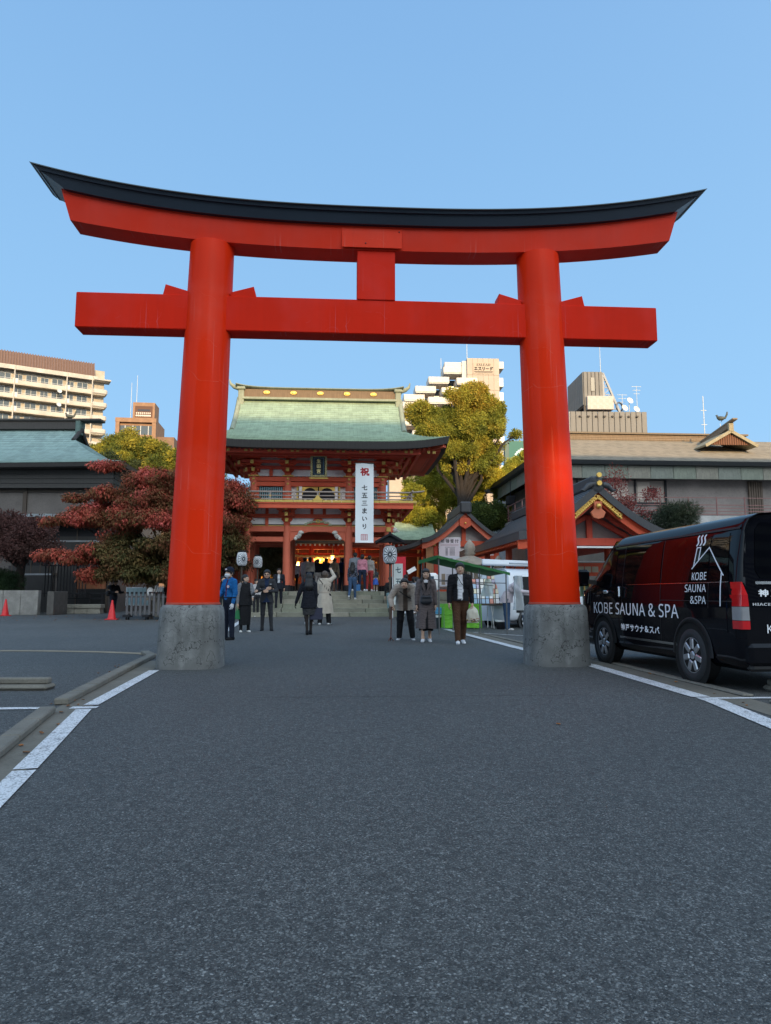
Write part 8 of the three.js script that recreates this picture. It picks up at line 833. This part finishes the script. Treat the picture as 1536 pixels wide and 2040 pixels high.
// ---------- city buildings ----------
{
  const cream = surf([0.58, 0.52, 0.44], 0.85, T.mottle, 5), creamW = surf([0.52, 0.45, 0.35], 0.85, T.mottle, 4), glass = mat([0.06, 0.075, 0.085], 0.12, { specularIntensity: 0.8 }), frameW = mat([0.55, 0.54, 0.5], 0.6), brown = surf([0.17, 0.1, 0.075], 0.7, T.streak, 2);
  const F = 2.9, t = thing('apartment_block', 'long cream apartment block with balconies and ribbed brown roof edge on the left skyline', 'apartment building', [-60.8, 0, -150], 0.52);
  new G().box(34, 49.5, 10, -17, 24.75, -6.5).to('wall', creamW, t);
  const par = new G().box(31.4, 0.85, 0.25, 0, 0, 0, 0, 0, 0, 0.03).geo(), slab = new G().box(34, 0.22, 1.7, 0, 0, 0).geo(), railG = new G().box(31.4, 0.05, 0.05, 0, 0, 0).geo(), winG = new G().box(2.1, 1.75, 0.08, 0, 0, 0).geo(), frG = new G(); for (const q of [[2.2, 0.09, 0.1, 0, 0.88, 0.02], [2.2, 0.09, 0.1, 0, -0.88, 0.02], [0.09, 1.8, 0.1, -1.05, 0, 0.02], [0.09, 1.8, 0.1, 1.05, 0, 0.02], [0.08, 1.8, 0.1, 0, 0, 0.03]]) frG.box(...q); const fr = frG.geo(), corner = new G().box(3.0, 1.15, 2.9, 0, 0, 0, 0, 0, 0, 0.25).geo(), grey = new G().box(0.9, 1.0, 0.05, 0, 0, 0).geo();
  for (let k = 9; k < 17; k++) { const y = k * F - 2.6; put(par, cream, 'balcony_parapet', t, -18.4, y + 0.36, 0.1); put(slab, creamW, 'balcony_slab', t, -17, y - 0.08, -0.6); put(railG, frameW, 'balcony_rail', t, -18.4, y + 1.05, 0.1); put(corner, cream, 'corner_balcony', t, -1.0, y + 0.55, -0.9);
    for (let b = 0; b < 6; b++) { const x = -4.4 - b * 4.9, w = put(winG, glass, 'window', t, x, y + 1.6, -1.46); mesh('frame', fr, frameW, w); if (b < 5) { const w2 = put(winG, glass, 'window', t, x - 2.45, y + 1.75, -1.46); w2.scale.set(0.7, 0.7, 1); mesh('frame', fr, frameW, w2); } if (b % 2) put(grey, frameW, 'partition', t, x + 1.9, y + 0.6, 0.24); }
    put(new G().box(0.1, 2, 2.2, 0, 0, 0).geo(), glass, 'window', t, 0.06, y + 1.4, -3.2); }
  for (const x of [-2.6, -7.6, -17.4, -27.2]) new G().cyl(V(x, 20, 0.32), V(x, 47.6, 0.32), 0.13, 0.13, 8).to('drain_pipe', cream, t);
  new G().box(33, 0.9, 0.5, -18, 47.2, 0).to('cornice', cream, t); new G().box(3.4, 0.3, 3, -0.6, 47.0, -0.9).to('corner_canopy', cream, t);
  { const g = new G(); g.poly([[0, 0], [0, -2], [-1.2, 0.2], [-1.2, 3.0], [-1.0, 3.1]].map(([a, b]) => [a, b]), 31, M4(-33, 47.6, 0, 0, PI / 2)); const rg = new G(); rg.beam(V(0, 47.4, 0.1), V(0, 50.9, -1.35), 0.22, 0.3); const rb = rg.geo(); new G().beam(V(-18.5, 47.4, -0.1), V(-18.5, 50.8, -1.5), 32.5, 0.16).to('mansard_roof', brown, t); for (let i = 0; i < 62; i++) put(rb, brown, 'roof_rib', t, -34 + i * 0.52, 0, 0); }
  for (const [x, y] of [[-9, 41.6], [-9, 38.7]]) { new G().lathe([[0, 0.02], [0.3, 0.06], [0.48, 0.16]], 16, M4(x, y + 1.6, 0.7, 1.2, 0.2)).to('satellite_dish', frameW, t); }
  // brown block
  const bb = surf([0.36, 0.2, 0.11], 0.85, T.mottle, 2), b = thing('brown_block', 'small brown tiled block with rooftop sign tower on the left skyline', 'building', [-46.5, 0, -130], 0.12);
  new G().box(7.2, 33.5, 8, 0, 16.75, -4).to('wall', bb, b); new G().box(3.4, 30.4, 7, 5.1, 15.2, -4.2).to('annex', surf([0.26, 0.15, 0.09], 0.85, T.mottle, 2), b); new G().box(4, 3.6, 4, 1, 35.2, -3).to('sign_tower', bb, b);
  for (const y of [31.4, 27.8]) { const w = put(new G().box(6, 1.7, 0.1, 0, 0, 0).geo(), glass, 'window', b, 0, y, 0.03); for (let i = 0; i < 4; i++) new G().box(0.12, 1.7, 0.12, -2 + i * 1.4, 0, 0.03).to('mullion', frameW, w); new G().box(6.4, 1.5, 0.5, 0, y - 1.7, 0.3).to('balcony_parapet', bb, b); } for (const s of [-1, 1]) new G().box(0.7, 8, 0.7, s * 3.3, 29.5, 0.25).to('pier', bb, b); new G().box(7.4, 0.8, 0.8, 0, 33.2, 0.25).to('roof_beam', bb, b);
  for (const [x, y, w, h] of [[4.6, 27.9, 1.6, 1.8], [6.0, 27.9, 1.0, 1.8], [5.4, 25.6, 1.4, 1.5]]) put(new G().box(w, h, 0.1, 0, 0, 0).geo(), glass, 'window', b, x, y, -0.68);
  new G().add(new THREE.PlaneGeometry(3.2, 2.2), M4(1, 35.2, -0.96), true).to('sign', mat([1, 1, 1], 0.7, { map: canvasTex(256, 176, (x, W, H) => { x.fillStyle = '#5b3b28'; x.fillRect(0, 0, W, H); x.fillStyle = '#2f3440'; x.fillRect(40, 50, 180, 30); x.fillStyle = '#e8dfd0'; for (let i = 0; i < 8; i++) { x.fillRect(16 + i * 28, 98, 20, 6); x.fillRect(16 + i * 28, 110, 20, 5); x.fillRect(22 + i * 28, 98, 5, 28); x.fillRect(14 + i * 28, 136, 22, 22); } x.fillStyle = '#5b3b28'; for (let i = 0; i < 8; i++) x.fillRect(20 + i * 28, 144, 10, 6); }) }), b);
  for (const x of [-1.6, -0.6]) new G().cyl(V(x, 34, -2), V(x, x < -1 ? 41 : 42.5, -2), 0.06, 0.04, 6).to('antenna_mast', frameW, b);
  // stepped apartment block
  const tile = surf([0.5, 0.4, 0.31], 0.8, tex(512, 512, (u, v) => (0.8 + 0.2 * fbm(u, v, 6, 4, 300)) * ((v * 64) % 1 < 0.12 ? 0.85 : 1)), 4), wht = surf([0.68, 0.62, 0.54], 0.85, T.fine, 3), e = thing('stepped_apartments', 'beige apartment tower with stepped white balconies and dark rooftop lettering behind the camphor tree', 'apartment building', [16.0, 0, -135], 0.06);
  new G().box(6.3, 47.0, 9, 3.15, 23.5, -4.5).to('wall', tile, e); new G().box(0.9, 46.6, 9, -0.46, 23.3, -5.1).to('side_pier', wht, e);
  const seamM = surf([0.36, 0.29, 0.22], 0.9, T.fine, 1), seamG = new G().box(0.06, 47, 0.06, 0, 23.5, 0.0).geo(), seamH = new G().box(6.3, 0.06, 0.06, 3.15, 0, 0.0).geo(); for (let i = 1; i < 6; i++) put(seamG, seamM, 'wall_joint', e, i * 1.05, 0, 0.01); for (let i = 0; i < 14; i++) put(seamH, seamM, 'wall_joint', e, 0, 4 + i * 3.05, 0.012);
  new G().add(new THREE.PlaneGeometry(4.0, 2.25), M4(3.2, 45.0, 0.08), true).to('lettering', mat([1, 1, 1], 0.8, { map: canvasTex(512, 288, (x, W, H) => { x.fillStyle = '#b5a08a'; x.fillRect(0, 0, W, H); x.fillStyle = '#111112'; x.font = 'bold 88px serif'; x.textAlign = 'center'; x.fillText('ESLEAD', W / 2, 88); 'エスリード'.split('').forEach((c, i) => glyph(x, c, 18 + i * 97, 112, 90, 92, 22, '#111112')); x.fillRect(16, 226, 480, 14); x.fillRect(30, 250, 450, 10); }) }), e);
  const balc = (x, y, z, w, d) => { const g = new G(); g.box(w, 1.15, 0.18, 0, 0.57, d / 2, 0, 0, 0, 0.03).box(0.18, 1.15, d, -w / 2, 0.57, 0, 0, 0, 0.03).box(0.18, 1.15, d, w / 2, 0.57, 0, 0, 0, 0.03).box(w, 0.22, d, 0, -0.1, 0); put(g.geo(), wht, 'balcony', e, x, y, z); };
  new G().box(3.4, 1.5, 4, -2.6, 45.7, -3, 0, 0, 0, 0.05).to('roof_box', wht, e);
  const st = [[-4.4, 44.3], [-7.3, 42.4], [-9.9, 40.6], [-12.1, 39.0], [-14.0, 37.6], [-15.4, 36.5]]; st.forEach(([x, y], k) => { const z = -3 - 0.4 * k; balc(x + 1.9, y, z, 3.9, 4); balc(x + 4.3, y - 2.5, z + 1.2, 3.9, 4); balc(x + 6.6, y - 5.0, z + 2.0, 3.6, 3.6); new G().box(-x, 3.2, 5, x / 2 + 0.2, y - 1.8, z - 5).to('setback_storey', tile, e); for (const [a, b] of [[2.2, 1.1], [4.4, 3.7]]) put(new G().box(1.5, 1.7, 0.1, 0, 0, 0).geo(), glass, 'window', e, x + a, y - b, z - 2.45); });
  new G().box(15, 33, 6, -7.4, 16.5, -9).to('lower_wall', tile, e);
  for (let k = 0; k < 9; k++) { const y = 41.6 - 2.9 * k; new G().box(0.9, 0.25, 3, 6.75, y, -2).to('balcony_slab', wht, e); const p = new G().box(0.8, 1.5, 0.08, 6.75, y + 0.9, -0.6).box(0.08, 1.5, 2.8, 7.15, y + 0.9, -2); p.to('balcony_screen', mat([0.3, 0.36, 0.4], 0.3), e); }
  new G().box(1.0, 1.4, 3.4, 6.8, 45.8, -2).to('roof_box', wht, e);
  for (const [x, y0, y1] of [[0.7, 46, 51.5], [-4.6, 44, 48.2], [-9.4, 39, 42.5]]) new G().cyl(V(x, y0, -4), V(x, y1, -4), 0.09, 0.05, 6).to('antenna_mast', frameW, e);
  // green crest sign building
  const c = thing('sign_building', 'dark building with a teal wall sign bearing a white crest beside the right pillar', 'building', [17.3, 0, -100], 0.05);
  new G().box(12, 18.2, 8, 6, 9.1, -4.4).to('wall', surf([0.2, 0.2, 0.21], 0.8, T.mottle, 3), c); new G().box(0.6, 5, 1, 0.1, 20.4, -0.6).to('sign_side', mat([0.012, 0.07, 0.065], 0.5), c); for (let y = 3; y < 17; y += 3) put(new G().box(1.3, 1.6, 0.1, 0, 0, 0).geo(), glass, 'window', c, 1.2, y + 1, -0.36);
  new G().box(8, 5, 0.4, 4.4, 20.4, -0.3).to('sign_panel', mat([0.014, 0.115, 0.1], 0.5), c);
  new G().add(new THREE.PlaneGeometry(4.4, 4.8), M4(2.6, 20.4, -0.085), true).to('crest', mat([1, 1, 1], 0.6, { map: canvasTex(440, 480, (x, W, H) => { x.fillStyle = '#206257'; x.fillRect(0, 0, W, H); x.strokeStyle = x.fillStyle = '#dfeee9'; x.lineWidth = 9; x.beginPath(); x.moveTo(150, 150); x.lineTo(290, 150); x.lineTo(290, 230); x.quadraticCurveTo(280, 310, 220, 340); x.quadraticCurveTo(160, 310, 150, 230); x.closePath(); x.stroke(); x.font = 'bold 66px serif'; x.textAlign = 'center'; x.fillText('C', 186, 262); x.fillText('C', 254, 262); for (const s of [-1, 1]) for (let i = 0; i < 11; i++) { const a = PI * (0.12 + i * 0.078), q = 138; x.save(); x.translate(220 + s * sin(a) * q, 250 + cos(a) * q); x.rotate(-s * a + s * 0.9); x.beginPath(); x.ellipse(0, 0, 9, 24, 0, 0, 7); x.fill(); x.restore(); } x.beginPath(); x.moveTo(180, 128); x.lineTo(172, 92); x.lineTo(200, 110); x.lineTo(220, 80); x.lineTo(240, 110); x.lineTo(268, 92); x.lineTo(260, 128); x.closePath(); x.fill(); for (let i = 0; i < 6; i++) { x.fillRect(70 + i * 52, 424, 38, 12); x.fillRect(70 + i * 52, 444, 38, 10); } }) }), c);
  // clad block with plant tower
  const clad = surf([0.21, 0.19, 0.165], 0.7, T.streak, 4), d = thing('plant_tower', 'grey-brown clad block with tall rooftop plant room, steel truss and dishes on the right skyline', 'building', [29.2, 0, -110], 0.03);
  const pan = (w, h, x, y, z, ry, n) => { const pw = w / n, g = new G().box(pw - 0.08, h, 0.16, 0, 0, 0, 0, 0, 0, 0.03).geo(); for (let i = 0; i < n; i++) { const o = put(g, clad, 'cladding_panel', d, x + cos(ry) * (i + 0.5 - n / 2) * pw, y, z - sin(ry) * (i + 0.5 - n / 2) * pw); o.rotation.y = ry; } };
  const core = mat([0.12, 0.1, 0.085], 0.9); new G().box(12.2, 29.6, 9, 6.2, 14.8, -4.7).to('wall', core, d); pan(12.3, 7, 6.2, 26.3, -0.12, 0, 14); new G().box(0.2, 29.8, 9, 0, 14.9, -4.7).to('side_wall', surf([0.4, 0.37, 0.33], 0.8, T.mottle, 3), d);
  new G().box(3, 5.6, 8.4, 4.0, 33.6, -4.7).to('plant_room', core, d); pan(3.1, 5.6, 4.0, 33.6, -0.42, 0, 5); pan(8.4, 5.4, 2.42, 33.7, -4.7, -PI / 2, 9); for (const [x, z] of [[2.6, -0.6], [5.3, -0.6], [2.6, -8]]) new G().box(0.35, 1.4, 0.35, x, 30.2, z).to('plant_room_leg', core, d); put(new G().box(0.6, 2.2, 0.1, 0, 0, 0).geo(), glass, 'window', d, 3.9, 34.3, -0.3);
  { const s = mat([0.14, 0.15, 0.17], 0.5, { metalness: 0.5 }); new G().beam(V(5.8, 36.4, -1), V(8.4, 29.8, -1), 0.3, 0.3).to('truss_leg', s, d); new G().beam(V(5.7, 36.4, -1), V(5.9, 29.8, -1), 0.3, 0.3).to('truss_leg', s, d); for (let i = 0; i < 5; i++) { const y = 30.6 + i * 1.15; new G().beam(V(5.9, y, -1), V(8.2 - i * 0.45, y - 0.2, -1), 0.12, 0.12).to('truss_bar', s, d); new G().beam(V(5.9, y, -1), V(7.7 - i * 0.45, y + 0.9, -1), 0.1, 0.1).to('truss_bar', s, d); } new G().cyl(V(5.6, 36, -1.4), V(5.6, 42, -1.4), 0.06, 0.03, 6).to('antenna_mast', frameW, d);
    new G().box(4.2, 2.2, 2, 4.9, 31.2, 0.4 - 1.2, 0, 0, 0, 0.05).to('air_handler', surf([0.62, 0.52, 0.44], 0.7, T.mottle, 1), d); const fan = new G(); fan.add(new THREE.TorusGeometry(0.7, 0.14, 8, 20), M4(8.4, 30.9, -1.2, 0, 0.5)); fan.to('fan_ring', s, d);
    for (const [x, y] of [[9.1, 30.6], [10.0, 31.8], [11.0, 30.4]]) { new G().lathe([[0, 0], [0.3, 0.04], [0.55, 0.2]], 18, M4(x, y, -1, 1.2, 0.3)).to('dish', wht, d); new G().cyl(V(x, 29.6, -1.2), V(x, y, -1.2), 0.05, 0.05, 6).to('dish_post', frameW, d); } for (const [x, h] of [[9.2, 33.2], [11.6, 34.6]]) { const g = new G(); g.cyl(V(x, 29.6, -2), V(x, h, -2), 0.05, 0.03, 6); for (let i = 0; i < 3; i++) g.box(1.6 - 0.3 * i, 0.05, 0.05, x, h - 0.1 - i * 0.6, -2); g.to('aerial', frameW, d); } for (let i = 0; i < 8; i++) new G().box(0.35, 0.2, 0.4, 1.6 + i * 1.3, 29.0, 0.1).to('vent', core, d); }
  const p = thing('peach_block', 'plain peach-coloured block rising behind the right hall roof', 'building', [54.5, 0, -120], 0.03); new G().box(6, 27.4, 8, 3, 13.7, -4).to('wall', surf([0.66, 0.45, 0.3], 0.85, T.mottle, 4), p); new G().box(6.3, 0.5, 8.2, 3, 27.3, -4).to('parapet', surf([0.7, 0.5, 0.34], 0.85, T.mottle, 4), p); new G().cyl(V(4.8, 27.5, -3), V(4.8, 31, -3), 0.06, 0.04, 6).to('antenna_mast', frameW, p);
  const q = thing('pale_block', 'pale yellow-green block at the right edge of the skyline', 'building', [56.5, 0, -105]); new G().box(9, 23.0, 8, 4.5, 11.5, -4).to('wall', surf([0.6, 0.6, 0.46], 0.85, T.mottle, 4), q); new G().box(9.2, 0.4, 8.2, 4.5, 23.1, -4).to('parapet', wht, q); new G().box(1.6, 0.9, 2, -1, 18.5, -2).to('roof_unit', wht, q);
  const an = thing('radio_mast', 'thin white mast standing behind the right hall ridge end', 'antenna', [43.5, 0, -95]); new G().cyl(V(0, 0, 0), V(0, 28, 0), 0.1, 0.05, 8).to('pole', frameW, an); for (const y of [24, 26]) new G().box(0.8, 0.06, 0.06, 0, y, 0).to('crossbar', frameW, an);
}
// ---------- city behind the photographer (casts the afternoon shade) ----------
{
  const facade = surf([0.42, 0.38, 0.33], 0.85, T.mottle, 6), dark = mat([0.05, 0.06, 0.08], 0.2);
  const tower = (label, x0, x1, h, z0, dpt) => {
    const o = thing('office_tower', label, 'building', [(x0 + x1) / 2, 0, z0]); const w = x1 - x0;
    new G().box(w, h, dpt, 0, h / 2, dpt / 2).to('wall', facade, o);
    const g = new THREE.BoxGeometry(w * 0.92, 1.7, 0.1); for (let y = 3; y < h - 3; y += 3.6) put(g, dark, 'window', o, 0, y + 1, -0.06);
  };
  tower('tall office tower across the street behind the shrine approach, west side', -70, 25, 59, 110, 25);
  { // slab tower with an added slot that throws the sun patch on the pillar
    const o = thing('sun_slot_tower', 'slab tower behind the shrine approach with an added slot for sun on the right pillar', 'building', [35, 0, 110]), H = 51.6, x0 = 0.0, x1 = 0.75, y0 = 38.3, y1 = 39.8;
    for (const [a, b, c, d] of [[-10, x0, 0, H], [x1, 10, 0, H], [x0, x1, 0, y0], [x0, x1, y1, H]]) new G().box(b - a, d - c, 2, (a + b) / 2, (c + d) / 2, 1).to('wall', facade, o);
  }
  tower('wide office tower across the street behind the shrine approach, east side', 45, 120, 53.2, 110, 25);
}
renderer.render(scene, camera);
